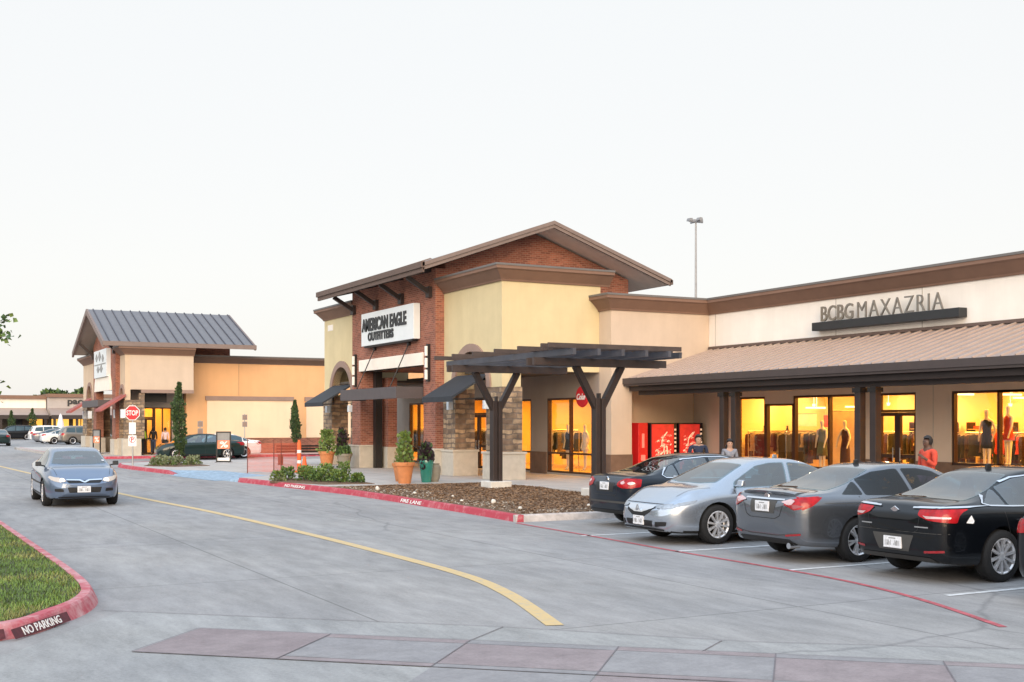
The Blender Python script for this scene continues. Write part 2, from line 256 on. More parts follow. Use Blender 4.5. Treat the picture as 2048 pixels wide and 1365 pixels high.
mat('tyre', (0.012, 0.012, 0.013), 0.85, var=0.2); mat('well', (0.006, 0.006, 0.006), 0.95, var=0.1); mat('rim', (0.72, 0.72, 0.74), 0.3, 0.55, var=0.05); mat('rim_dark', (0.05, 0.05, 0.055), 0.3, 0.7, var=0.05)
mat('chrome', (0.75, 0.75, 0.77), 0.12, 1.0, var=0.02); mat('trim_black', (0.012, 0.012, 0.013), 0.5, var=0.1); mat('lower_grey', (0.055, 0.053, 0.05), 0.6, var=0.1)
mat('tail_red', (0.34, 0.003, 0.007), 0.22, var=0.4, scale=9, coat=.2, spec=.3); mat('tail_clear', (0.55, 0.38, 0.39), 0.15, var=0.12, scale=20, coat=1.0); mat('tail_deep', (0.25, 0.008, 0.012), 0.15, var=0.2, coat=1.0)
mat('lamp_clear', (0.26, 0.29, 0.33), 0.15, 0.4, var=0.3, scale=16, coat=1.0); mat('lamp_lit', (0.30, 0.28, 0.27), 0.3, var=0, emit=(1.0, 0.80, 0.60), estr=0.2); mat('lamp_core', (1, 0.9, 0.8), 0.3, var=0, emit=(1.0, 0.88, 0.7), estr=2.5)
mat('plate', (0.70, 0.71, 0.74), 0.5, var=0.16, scale=34); mat('amber', (0.7, 0.25, 0.03), 0.2, var=0.1, coat=1.0)
mat('mesh_black', (0.008, 0.008, 0.009), 0.6, var=0.3, scale=60)

# ------------------------------------------------------------------ mesh builder
OFF = {}
class MB:
    def __init__(s): s.v = []; s.f = []; s.m = []
    def add(s, vs, fs, mi=0):
        o = len(s.v); s.v += [tuple(p) for p in vs]; s.f += [tuple(i + o for i in f) for f in fs]; s.m += [mi] * len(fs); return s
    def box(s, x0, x1, y0, y1, z0, z1, mi=0):
        return s.add([(x0, y0, z0), (x1, y0, z0), (x1, y1, z0), (x0, y1, z0), (x0, y0, z1), (x1, y0, z1), (x1, y1, z1), (x0, y1, z1)],
                     [(0, 3, 2, 1), (4, 5, 6, 7), (0, 1, 5, 4), (1, 2, 6, 5), (2, 3, 7, 6), (3, 0, 4, 7)], mi)
    def prism(s, pts, axis, a0, a1, mi=0):
        """pts 2-D polygon: axis 'x' -> (y,z), 'y' -> (x,z), 'z' -> (x,y)"""
        mk = {'x': lambda p, a: (a, p[0], p[1]), 'y': lambda p, a: (p[0], a, p[1]), 'z': lambda p, a: (p[0], p[1], a)}[axis]
        n = len(pts); vs = [mk(p, a0) for p in pts] + [mk(p, a1) for p in pts]
        area = sum(pts[i][0] * pts[(i + 1) % n][1] - pts[(i + 1) % n][0] * pts[i][1] for i in range(n))
        flip = (area > 0) != (axis == 'y')
        fs = [tuple(range(n))[::-1], tuple(range(n, 2 * n))] + [(i, (i + 1) % n, n + (i + 1) % n, n + i) for i in range(n)]
        if not flip: fs = [f[::-1] for f in fs]
        if a1 < a0: fs = [f[::-1] for f in fs]
        return s.add(vs, fs, mi)
    def bar(s, p0, p1, w, h, mi=0, up=(0, 0, 1)):
        p0, p1 = Vector(p0), Vector(p1); d = (p1 - p0).normalized(); u = Vector(up)
        if abs(d.dot(u)) > 0.98: u = Vector((1, 0, 0))
        a = d.cross(u).normalized() * (w / 2); b = a.cross(d).normalized() * (h / 2)
        vs = [p + q for p in (p0, p1) for q in (-a - b, a - b, a + b, -a + b)]
        return s.add(vs, [(0, 1, 2, 3), (7, 6, 5, 4), (0, 4, 5, 1), (1, 5, 6, 2), (2, 6, 7, 3), (3, 7, 4, 0)], mi)
    def tube(s, p0, p1, r0, r1=None, n=10, mi=0):
        r1 = r0 if r1 is None else r1
        p0, p1 = Vector(p0), Vector(p1); d = (p1 - p0).normalized(); u = Vector((0, 0, 1)) if abs(d.z) < 0.9 else Vector((1, 0, 0))
        a = d.cross(u).normalized(); b = d.cross(a).normalized()
        vs = [p + (a * math.cos(t) + b * math.sin(t)) * r for p, r in ((p0, r0), (p1, r1)) for t in [2 * math.pi * i / n for i in range(n)]]
        fs = [(i, n + i, n + (i + 1) % n, (i + 1) % n) for i in range(n)] + [tuple(range(n)), tuple(range(2 * n - 1, n - 1, -1))]
        return s.add(vs, fs, mi)
    def lathe(s, prof, c, n=24, axis='z', mi=0, cap=True):
        vs = []
        for r, z in prof:
            for i in range(n):
                t = 2 * math.pi * i / n
                x, y = r * math.cos(t), r * math.sin(t)
                vs.append((c[0] + x, c[1] + y, c[2] + z) if axis == 'z' else (c[0] + x, c[1] + z, c[2] - y) if axis == 'y' else (c[0] + z, c[1] + x, c[2] + y))
        fs = [(k * n + i, k * n + (i + 1) % n, (k + 1) * n + (i + 1) % n, (k + 1) * n + i) for k in range(len(prof) - 1) for i in range(n)]
        if cap: fs += [tuple(range(n))[::-1], tuple(range((len(prof) - 1) * n, len(prof) * n))]
        return s.add(vs, fs, mi)
    def wall(s, axis, c0, c1, u0, u1, z0, z1, holes=(), mi=0):
        """slab of thickness c0..c1 across axis ('x' or 'y'), with rectangular holes (ua,ub,za,zb)"""
        us = sorted({u0, u1} | {min(max(a, u0), u1) for h in holes for a in h[:2]})
        for a, b in zip(us, us[1:]):
            if b - a < 1e-6: continue
            m = (a + b) / 2; hs = sorted((h[2], h[3]) for h in holes if h[0] < m < h[1]); z = z0; segs = []
            for za, zb in hs:
                if za > z: segs.append((z, za))
                z = max(z, zb)
            if z < z1: segs.append((z, z1))
            for za, zb in segs:
                s.box(c0, c1, a, b, za, zb, mi) if axis == 'x' else s.box(a, b, c0, c1, za, zb, mi)
        return s
    def leaf(s, p, d, size, mi=0, asp=0.45):
        """pointed leaf, four vertices folded along its rib"""
        d = Vector(d).normalized(); q = Vector((rnd.gauss(0, 1), rnd.gauss(0, 1), rnd.gauss(0, 1)))
        a = d.cross(q)
        if a.length < 1e-4: a = d.cross(Vector((1, 0.3, 0)))
        a = a.normalized() * size * asp; p = Vector(p); nrm = a.cross(d).normalized() * size * 0.12
        return s.add([p, p + d * size * 0.45 + a + nrm, p + d * size, p + d * size * 0.45 - a + nrm], [(0, 1, 2), (0, 2, 3)], mi)
    def build(s, name, mats, parent=None, smooth=False, bevel=0.0, ang=35):
        off = OFF.get(parent, Vector((0, 0, 0))) if parent else Vector((0, 0, 0))
        me = bpy.data.meshes.new(name)
        me.from_pydata([tuple(Vector(p) - off) for p in s.v], [], s.f)
        mats = mats if isinstance(mats, (list, tuple)) else [mats]
        for m in mats: me.materials.append(MATS[m] if isinstance(m, str) else m)
        me.polygons.foreach_set('material_index', s.m)
        uv = me.uv_layers.new(name='uv'); vv = s.v; data = [0.0] * (2 * len(me.loops))
        for p in me.polygons:
            n = p.normal; ax = abs(n.x), abs(n.y), abs(n.z); k = ax.index(max(ax))
            for li, vi in zip(p.loop_indices, p.vertices):
                q = vv[vi]; a, b = ((q[1], q[2]), (q[0], q[2]), (q[0], q[1]))[k]; data[2 * li] = a; data[2 * li + 1] = b
        uv.data.foreach_set('uv', data)
        if smooth:
            me.polygons.foreach_set('use_smooth', [True] * len(me.polygons)); me.set_sharp_from_angle(angle=R(ang))
        me.update()
        o = bpy.data.objects.new(name, me); COL.objects.link(o)
        if parent: o.parent = parent; OFF[o] = off
        if bevel:
            b = o.modifiers.new('edge', 'BEVEL'); b.width = bevel; b.segments = 2; b.limit_method = 'ANGLE'; b.angle_limit = R(40)
        return o
def thing(name, label, cat, loc=(0, 0, 0), rz=0.0, group=None, local=False):
    o = bpy.data.objects.new(name, None); COL.objects.link(o); o.empty_display_size = 0.3
    o.location = loc; o.rotation_euler = (0, 0, rz); o['label'] = label; o['category'] = cat
    if group: o['group'] = group
    OFF[o] = Vector((0, 0, 0)) if local else Vector(loc)
    return o
def tag(o, label, cat, group=None):
    o['label'] = label; o['category'] = cat
    if group: o['group'] = group
    return o
def struct(o, kind='structure'): o['kind'] = kind; return o
def dup(root, loc, rz, label, group=None):
    r = root.copy(); COL.objects.link(r); r.location = loc; r.rotation_euler = (0, 0, rz); r['label'] = label
    if group: r['group'] = group
    def kids(src, dst):
        for ch in src.children:
            c = ch.copy(); COL.objects.link(c); c.parent = dst; kids(ch, c)
    kids(root, r)
    return r
def text(body, size, depth=0.02, font_scale=1.0, shear=0.0, bold=0.0, spacing=1.0):
    """flat lettering mesh in local XY, centred; returns (verts, faces, width)"""
    cu = bpy.data.curves.new('lettering', 'FONT'); cu.body = body; cu.size = size; cu.extrude = depth / 2; cu.align_x = 'CENTER'; cu.align_y = 'CENTER'; cu.shear = shear; cu.offset = bold; cu.space_character = spacing; cu.resolution_u = 3
    o = bpy.data.objects.new('lettering', cu); COL.objects.link(o)
    dg = bpy.context.evaluated_depsgraph_get(); me = bpy.data.meshes.new_from_object(o.evaluated_get(dg))
    vs = [tuple(v.co) for v in me.vertices]; fs = [tuple(p.vertices) for p in me.polygons]
    bpy.data.objects.remove(o); bpy.data.curves.remove(cu); bpy.data.meshes.remove(me)
    xs = [v[0] for v in vs]; ys = [v[1] for v in vs]; cx, cy = (min(xs) + max(xs)) / 2, (min(ys) + max(ys)) / 2
    return [(v[0] - cx, v[1] - cy, v[2]) for v in vs], fs, max(xs) - min(xs), max(ys) - min(ys)
def put_text(mb, body, origin, ux, uy, height, width=None, depth=0.02, mi=0, **kw):
    vs, fs, tw, th = text(body, 1.0, depth, **kw)
    ux, uy = Vector(ux).normalized(), Vector(uy).normalized(); uz = ux.cross(uy); sy = height / th; sx = (width / tw) if width else sy
    o = Vector(origin)
    mb.add([o + ux * (v[0] * sx) + uy * (v[1] * sy) + uz * (v[2] + depth / 2) for v in vs], fs, mi)

# ================================================================== SETTING
def clean(vs, fs): return vs, fs
g = MB(); g.add([(-900, -300, 0), (900, -300, 0), (900, 1500, 0), (-900, 1500, 0)], [(0, 1, 2, 3)])
struct(g.build('road', 'road'))
def sheet(name, pts, z, m, z0=None):
    s = MB()
    if z0 is None:
        area = sum(pts[i][0] * pts[(i + 1) % len(pts)][1] - pts[(i + 1) % len(pts)][0] * pts[i][1] for i in range(len(pts)))
        if area < 0: pts = pts[::-1]
        s.add([(p[0], p[1], z) for p in pts], [tuple(range(len(pts)))])
    else: s.prism(pts, 'z', z0, z)
    return struct(s.build(name, m))
def smooth_line(P, n=8):
    P = [Vector(p) for p in P]; o = []
    for i in range(len(P) - 1):
        a, b, c, d = P[max(i - 1, 0)], P[i], P[i + 1], P[min(i + 2, len(P) - 1)]
        for k in range(n):
            t = k / n; o.append(0.5 * ((2 * b) + (c - a) * t + (2 * a - 5 * b + 4 * c - d) * t * t + (3 * b - a - 3 * c + d) * t ** 3))
    return o + [P[-1]]
def ribbon(mb, line, wl, wr, z, mi=0):
    """flat strip along a 2-D line: wl to its left, wr to its right"""
    L = [Vector((p[0], p[1])) for p in line]; vs = []
    for i, p in enumerate(L):
        d = (L[min(i + 1, len(L) - 1)] - L[max(i - 1, 0)]).normalized(); nrm = Vector((-d.y, d.x))
        a, b = p + nrm * wl, p - nrm * wr; vs += [(a.x, a.y, z), (b.x, b.y, z)]
    return mb.add(vs, [(2 * i, 2 * i + 1, 2 * i + 3, 2 * i + 2) for i in range(len(L) - 1)], mi)
def kerb(mb, line, h=0.15, wd=0.16, side=1, mi=0, lean=0.05, mtop=None):
    """kerb whose street face follows the line; the top runs inward (side=1: to the left of the line)"""
    L = [Vector((p[0], p[1])) for p in line]; hs = [p[2] if len(p) > 2 else h for p in line]; vs = []
    for i, p in enumerate(L):
        d = (L[min(i + 1, len(L) - 1)] - L[max(i - 1, 0)]).normalized(); nrm = Vector((-d.y, d.x)) * side; hh = max(hs[i], 0.012)
        for off, z in ((0, -0.02), (lean * hh / 0.15, hh - 0.025 * hh / .15), (lean * hh / .15 + 0.025, hh), (wd, hh + 0.001), (wd, -0.02)):
            q = p + nrm * off; vs.append((q.x, q.y, z))
    fs = []; ms = []
    for i in range(len(L) - 1):
        for k in range(4):
            f = (5 * i + k, 5 * (i + 1) + k, 5 * (i + 1) + k + 1, 5 * i + k + 1); mb.add([], [], mi)
            fs.append(f if side < 0 else f[::-1])
    fs += [(0, 1, 2, 3, 4), tuple(5 * (len(L) - 1) + k for k in (4, 3, 2, 1, 0))]
    return mb.add(vs, fs, mi)

# paved plaza round the brick store: raised 0.15, its street edge is the red kerb
KERB_R = smooth_line([(11.72, 21.9, 0), (11.85, 25.5, 0), (11.85, 32.5, 0), (11.35, 37.5, 0), (10.95, 41.2, 0)], 8)
KR2 = smooth_line([(10.95, 41.2, 0), (10.5, 45.2, 0), (10.12, 49.3, 0), (9.65, 55.0, 0), (9.75, 58.2, 0), (10.6, 60.2, 0), (12.6, 61.0, 0)], 8)
hgt = lambda y: 0.15 if (y < 41.2 or y > 49.2) else (0.15 - 0.13 * min(1, min(y - 41.2, 49.2 - y) / 1.2))
k = MB(); kerb(k, [(p.x, p.y, 0.15 if p.y < 39 else hgt(p.y)) for p in KERB_R], side=-1)
kerb(k, [(p.x, p.y, hgt(p.y)) for p in KR2 if p.y > 47.9], side=-1)
struct(k.build('kerb', 'kerb_red'))
k = MB(); kerb(k, [(p.x, p.y, hgt(p.y)) for p in KR2 if p.y <= 48.2], side=-1); struct(k.build('ramp_kerb', 'ramp_blue'))
inner = [(p.x + 0.16, p.y) for p in KERB_R] + [(p.x + 0.16, p.y) for p in KR2[1:] if p.y < 59.5] + [(12.6, 60.84)]
# plaza polygon: kerb line, north edge, building side, then along the mulch bed
kx = lambda y: min(KR2, key=lambda p: abs(p.y - y)).x + .16
RA, RB, RC, RD = (kx(41.4), 41.4), (kx(42.5), 42.5), (kx(47.9), 47.9), (kx(49.2), 49.2); RB2, RC2 = (RB[0] + 1.5, 42.6), (RC[0] + 1.5, 47.8)
rp_ = MB(); rp_.add([RA + (.151,), RB + (.016,), RC + (.016,), RD + (.151,), RC2 + (.151,), RB2 + (.151,)], [(1, 5, 4, 2), (0, 5, 1), (2, 4, 3)])
rp_.f = [f[::-1] for f in rp_.f]
struct(rp_.build('kerb_ramp', 'ramp_blue'))
inner = [q for q in inner if q[1] < 41.4] + [RA, RB2, RC2, RD] + [q for q in inner if q[1] > 49.2]
pz = [(12.0, 34.5)] + [q for q in inner if q[1] > 34.5] + [(30, 60.84), (30, 34.5)]
struct(MB().prism(pz, 'z', -0.05, 0.15).build('plaza', 'walk'))
sheet('plaza_walk', [(17.45, -8), (17.45, 34.49), (40, 34.49), (40, -8)], 0.15, 'walk', -0.05)
k = MB(); kerb(k, [(17.29, -8, 0.15), (17.29, 22.05, 0.15)], side=-1); kerb(k, [(17.3, 21.9, .15), (11.72, 21.9, .15)], side=-1); struct(k.build('kerb_plain', 'kerb_pale'))
ro = MB(); ribbon(ro, [(p.x - 0.02, p.y) for p in KR2 if 42.4 < p.y < 48], 0.35, 0.0, 0.008); struct(ro.build('ramp_apron', 'ramp_blue'))
# pavement and kerb of the far store
sheet('far_pavement', [(9.4, 70.9), (11.2, 70.55), (40, 70.55), (40, 100), (9.0, 100)], 0.15, 'walk', -0.05)
k = MB(); kerb(k, [(9.24, 100), (9.24, 71.6), (9.6, 70.75), (11.1, 70.4), (40, 70.4)], side=1); struct(k.build('far_kerb', 'kerb_red'))
k = MB(); kerb(k, [(21.0, 73.0, .15), (21.0, 72.2, .15)], side=1)
# mulch bed
bed = [(12.0, 22.07)] + [(p.x + 0.16, p.y) for p in KERB_R if p.y < 34.5] + [(12.0, 34.5), (17.45, 34.5), (17.45, 22.07)]
def heap(x, y):
    ed = max(0.0, min(x - 12.1, 17.4 - x, y - 22.1, 34.4 - y)); return 0.125 + 0.07 * min(1, ed / 1.4) + 0.035 * noise.noise((x * .9, y * .9, 3)) + 0.02 * noise.noise((x * 4, y * 4, 9))
m = MB(); nx, ny = 56, 110; vs = []
for j in range(ny + 1):
    for i in range(nx + 1):
        x = 11.96 + (17.5 - 11.96) * i / nx; y = 22.03 + 12.5 * j / ny; vs.append((x, y, heap(x, y)))
m.add(vs, [(j * (nx + 1) + i, j * (nx + 1) + i + 1, (j + 1) * (nx + 1) + i + 1, (j + 1) * (nx + 1) + i) for j in range(ny) for i in range(nx)])
for _ in range(15000):
    x, y = rnd.uniform(12.2, 17.4), rnd.uniform(22.2, 34.4)
    pale = (x < 12.9 + 0.4 * math.sin(y * 1.3) or y < 22.7) and rnd.random() < 0.5
    a = rnd.uniform(0, 6.28); l = rnd.uniform(.03, .085) * (0.6 if pale else 1); b = rnd.uniform(.008, .02) * (1.5 if pale else 1); z = heap(x, y) + 0.008
    dx, dy = math.cos(a) * l / 2, math.sin(a) * l / 2; tz = rnd.uniform(-.012, .018)
    ex, ey = -math.sin(a) * b / 2, math.cos(a) * b / 2
    m.add([(x - dx - ex, y - dy - ey, z), (x + dx - ex, y + dy - ey, z + tz), (x + dx + ex, y + dy + ey, z + tz + .01), (x - dx + ex, y - dy + ey, z + .015)], [(0, 1, 2, 3)], 3 if pale else rnd.choice((1, 1, 2)))
struct(m.build('mulch', ['mulch', 'chip_a', 'chip_b', 'pale_gravel']), 'stuff')
for i, (x, y, r_, lb) in enumerate([(12.45, 31.7, .10, 'small upright pale stone by the kerb at the far end of the mulch bed'), (12.7, 29.6, .08, 'pale stone in the mulch a little nearer than the upright one'), (12.5, 26.2, .07, 'pale rounded stone in gravel beside the red kerb mid bed'),
                                (12.75, 25.0, .09, 'upright white stone near the kerb lettering on the mulch'), (12.5, 23.2, .08, 'pale stone near the red kerb corner'), (13.0, 27.8, .06, 'little pale stone half sunk in wood chips'), (14.1, 22.9, .07, 'pale stone beside the bare kerb under the navy car')]):
    q = MB()
    for a in range(9):
        pass
    bm = bmesh.new(); bmesh.ops.create_icosphere(bm, subdivisions=2, radius=r_ * .62)
    for v in bm.verts: v.co *= 1 + 0.35 * noise.noise(v.co * 14 + Vector((i * 3.1, 0, 0))); v.co.z *= 1.25 if i in (0, 3) else 0.8
    q.add([v.co + Vector((x, y, heap(x, y) + r_ * .5)) for v in bm.verts], [tuple(v.index for v in f.verts) for f in bm.faces]); bm.free()
    t = q.build('rock', 'rock', smooth=True, ang=60); tag(t, lb, 'stone', 'pale stones along the mulch bed')

# lawn island at the left
KL = smooth_line([(-4.0, 12.0, 0), (-1.0, 11.95, 0), (0.98, 12.34, 0), (1.67, 13.13, 0), (2.08, 13.95, 0), (2.27, 14.9, 0), (2.31, 16.5, 0), (2.26, 19.5, 0), (2.12, 26.6, 0), (1.9, 40, 0), (1.3, 60, 0), (0.2, 90, 0), (-2, 120, 0)], 8)
k = MB(); kerb(k, [(p.x, p.y, .15) for p in KL], side=1, lean=0.07, wd=0.2); struct(k.build('island_kerb', 'kerb_red_worn'))
li = [(p.x - 0.19, p.y + (0.12 if p.y < 13.5 else 0.0)) for p in KL]
lz = lambda x, y: 0.145 + 0.10 * min(1, max(0, (2.1 - x)) / 2.5) + 0.02 * noise.noise((x * .7, y * .7, 0))
m = MB(); m.prism([(-30, 12.15)] + [(p[0], p[1]) for p in li] + [(-30, 120)], 'z', -0.05, 0.140); struct(m.build('lawn', 'soil_grass'))
gr = MB(); cnt = 0
import bisect
def inside_lawn(x, y):
    ys = [p[1] for p in li[8:]]
    if y < 12.45: return False
    i = bisect.bisect_left(ys, y); i = min(max(i, 1), len(ys) - 1); a, b = li[8 + i - 1], li[8 + i]; t = (y - a[1]) / max(b[1] - a[1], 1e-6)
    return x < a[0] + (b[0] - a[0]) * t - 0.02
while cnt < 42000:
    y = 12.2 + 14 * rnd.random() ** 1.7; x = 2.1 - 3.6 * rnd.random()
    if not inside_lawn(x, y): continue
    cnt += 1; a = rnd.uniform(0, 6.28); h = rnd.uniform(.022, .055); b = rnd.uniform(.004, .008); ln = rnd.uniform(.01, .05)
    dx, dy = math.cos(a) * b, math.sin(a) * b; lx, ly = math.cos(a + 1.57) * ln, math.sin(a + 1.57) * ln; z = 0.139
    pn = noise.noise((x * 1.1, y * 1.1, 5)) + rnd.uniform(-.35, .35)
    gr.add([(x - dx, y - dy, z), (x + dx, y + dy, z), (x + lx, y + ly, z + h)], [(0, 1, 2)], 1 if pn > 0.22 else (2 if pn < -0.22 else 0))
struct(gr.build('grass', ['grass_a', 'grass_b', 'grass_c']), 'stuff')

# road markings
m = MB(); YL = smooth_line([(6.12, 10.6, 0), (6.73, 12.76, 0), (7.04, 14.74, 0), (7.08, 17.91, 0), (7.02, 21.88, 0), (6.76, 27.89, 0), (6.17, 35.58, 0), (5.23, 53.55, 0), (3.6, 90, 0)], 10); ribbon(m, YL, 0.095, 0.095, 0.006)
struct(m.build('centre_line', 'yellow_line'))
m = MB()
for y in (6.9, 10.2, 13.0, 15.75, 18.7): m.add([(11.35, y - .05, .006), (17.2, y - .05, .006), (17.2, y + .05, .006), (11.35, y + .05, .006)], [(0, 1, 2, 3)])
struct(m.build('parking_lines', 'white_line'))
m = MB(); RL = smooth_line([(11.66, 21.7, 0), (11.55, 18.37, 0), (11.42, 15.7, 0), (11.38, 13.38, 0), (11.27, 11.74, 0), (10.88, 10.1, 0), (10.17, 8.35, 0)], 8); ribbon(m, RL, 0.0, 0.09, 0.006); struct(m.build('fire_lane_line', 'red_line'))
# paler concrete apron with a saw joint, then the chequered paver crossing
struct(MB().add([(2.3, 13.6, .0025), (2.62, 13.4, .0025), (5.58, 10.78, .0025), (7.3, 8.93, .0025), (9.3, 7.45, .0025), (13.5, 4.4, .0025), (6, -6, .0025), (-8, 0, .0025), (-8, 11.5, .0025), (1.0, 11.6, .0025)], [tuple(range(10))[::-1]]).build('apron', 'road_pale'))
jn = MB()
for P in ([(2.13, 13.81), (5.58, 10.78), (7.3, 8.93), (9.3, 7.45), (13.5, 4.4)], [(5.6, 10.76), (4.88, 10.16)], [(7.1, 9.1), (6.6, 8.75)]): ribbon(jn, P, 0.006, 0.006, 0.0085)
U = Vector((5.7, -5.04, 0)).normalized(); V = Vector((-U.y, U.x, 0)) * -1   # along the crossing / towards the camera
O = Vector((2.84, 12.13, 0)); pm, pg = MB(), MB()
S = 1.43
def quadUV(mb, u0, u1, v0, v1, z=0.008):
    ps = [O + U * u + V * v for u, v in ((u0, v0), (u1, v0), (u1, v1), (u0, v1))]; mb.add([(p.x, p.y, z) for p in ps][::-1], [(0, 1, 2, 3)])
for i in range(9):
    u0, u1 = i * S, (i + 1) * S - .012
    if i == 0: quadUV(pm, u0, u1, 0, 1.27)
    elif i % 2: quadUV(pm, u0, u1, 0, .17); quadUV(pg, u0, u1, .18, 1.12); quadUV(pm, u0, u1, 1.13, 1.27)
    else: quadUV(pg, u0, u1, 0, .17); quadUV(pm, u0, u1, .18, 1.12); quadUV(pg, u0, u1, 1.13, 1.27)
    for r in range(1, 3):
        b0 = 1.29 + (r - 1) * 1.05
        quadUV(pm if (i + r) % 2 == 0 else pg, u0, u1, b0, b0 + 1.03) if i > 1 else None
struct(pm.build('crossing_pavers', 'paver_mauve')); struct(pg.build('crossing_pavers', 'paver_grey'))
for i in range(10): p = O + U * (i * S - .006); q = p + V * 1.27; ribbon(jn, [(p.x, p.y), (q.x, q.y)], .006, .006, .0125)
for v in (0, 1.27): p = O + V * v; q = p + U * 9 * S; ribbon(jn, [(p.x, p.y), (q.x, q.y)], .006, .006, .0125)
struct(jn.build('paving_joints', 'joint'))
# lettering on kerb faces
def kerb_text(line, u, body, width, height, side, patch=None, lean=0.05, name='kerb_lettering', m='letter_white'):
    """centre the words at point u (x,y) of the kerb face"""
    L = [Vector((p.x, p.y)) for p in line]; i = min(range(len(L)), key=lambda j: (L[j] - Vector(u)).length); i = min(max(i, 1), len(L) - 2)
    d = (L[i + 1] - L[i - 1]).normalized(); nrm = Vector((-d.y, d.x)) * side
    ux = Vector((d.x, d.y, 0)) * (1 if side > 0 else -1); uy = Vector((nrm.x * lean, nrm.y * lean, 0.125)).normalized()
    c = Vector((L[i].x, L[i].y, 0.02)) + uy * 0.052; o = []
    mb = MB()
    nn = ux.cross(uy)
    if patch:
        a = c + nn * .003; pw, ph = patch; mb.add([a + ux * sx * pw / 2 + uy * sy * ph / 2 for sx, sy in ((-1, -1), (1, -1), (1, 1), (-1, 1))], [(0, 1, 2, 3)], 1)
    put_text(mb, body, c + nn * .004, ux, uy, height, width, depth=.004, mi=0, bold=.01)
    struct(mb.build(name, [m, 'kerb_dark']))
kerb_text(KL, (1.42, 12.78), 'NO PARKING', 0.74, .085, 1, (1.10, .105), lean=.07)
kerb_text(KL, (0.62, 12.2), 'FIRE LANE', 0.66, .085, 1, (.9, .1), lean=.07)
kerb_text(KERB_R, (11.88, 28.2), 'FIRE LANE', 1.35, .09, -1)
kerb_text(KERB_R, (11.55, 36.2), 'NO PARKING', 1.5, .09, -1)

# ================================================================== BRICK STORE
BW = 22.2      # shopfront plane
bs = thing('brick_store', 'red brick gabled store with yellow stucco bays, stone piers and dark awnings', 'store', (18.2, 35.3, 0.15))
P = lambda mb, name, m, **k: mb.build(name, m, k.pop('parent', bs), **k)
b = MB()                                       # brick centre: front with the portal opening, upper volume with gable
b.wall('x', 18.0, 18.4, 40, 48.8, 0.15, 7.8, [(41.1, 47.8, 0.15, 4.26)])
b.box(18.4, 18.95, 40.0, 41.1, .15, 4.26); b.box(18.4, 18.95, 47.8, 48.8, .15, 4.26)
b.prism([(18.4, 4.30), (26.5, 4.30), (26.5, 7.83), (22.2, 9.36), (18.4, 8.0)], 'y', 40.0, 48.8)
P(b, 'brick_front', 'brick_red')
b = MB()
for y0, y1 in ((39.93, 41.17), (47.73, 48.87)): b = MB(); b.box(17.93, 19.02, y0, y1, .15, 1.05); b.box(17.90, 19.05, y0 - .03, y1 + .03, 1.05, 1.13); P(b, 'brick_front_plinth', 'cast_stone', bevel=.015)
b = MB(); b.box(17.94, 18.45, 41.05, 47.85, 4.26, 4.74); P(b, 'portal_lintel', 'soffit', bevel=.012)
b = MB()
for y in (41.35, 47.45): b = MB(); b.box(18.5, 18.8, y - .15, y + .15, .15, 4.26); P(b, 'portal_column', 'steel_dark')
b = MB(); b.box(18.95, 19.35, 47.0, 47.75, 1.05, 4.0); P(b, 'inner_pier', 'brick_red'); b = MB(); b.box(18.9, 19.4, 46.95, 47.75, .15, 1.05); P(b, 'inner_pier_plinth', 'cast_stone')
# roof
def roof_poly(zt, th, x0=16.9, x1=27.5, xr=22.2, ze=7.70, zr=9.60):
    return [(x0, ze + zt), (xr, zr + zt), (x1, ze + zt), (x1, ze + zt - th), (xr, zr + zt - th), (x0, ze + zt - th)]
rf = P(MB().prism(roof_poly(0, .10), 'y', 38.6, 49.9), 'roof', 'metal_grey')
b = MB(); b.prism(roof_poly(-.105, .06), 'y', 38.72, 49.8); P(b, 'roof_soffit', 'soffit', parent=rf)
b = MB()
for y0, y1 in ((38.48, 38.60), (49.9, 50.02)): b = MB(); b.prism(roof_poly(.06, .14, 16.82, 27.58), 'y', y0, y1); b.prism(roof_poly(-.082, .12, 16.86, 27.54), 'y', y0 + .04 * (y0 < 40), y1 - .04 * (y0 > 40)); P(b, 'roof_fascia', 'fascia', parent=rf)
b = MB(); b.box(16.76, 16.90, 38.48, 50.02, 7.58, 7.79); b.box(16.82, 16.90, 38.52, 49.98, 7.42, 7.58); P(b, 'roof_gutter', 'cornice_dark', parent=rf); b = MB(); b.box(27.50, 27.62, 38.48, 50.02, 7.55, 7.73); P(b, 'roof_gutter', 'cornice_dark', parent=rf)
for y in (40.45, 43.15, 45.85, 48.5):
    b = MB(); b.box(17.86, 18.0, y - .16, y + .16, 6.75, 7.15); b.bar((17.9, y, 6.95), (17.05, y, 7.46), .14, .16); b.bar((18.0, y, 7.76), (16.95, y, 7.50), .12, .12); P(b, 'eave_bracket', 'steel_brown')
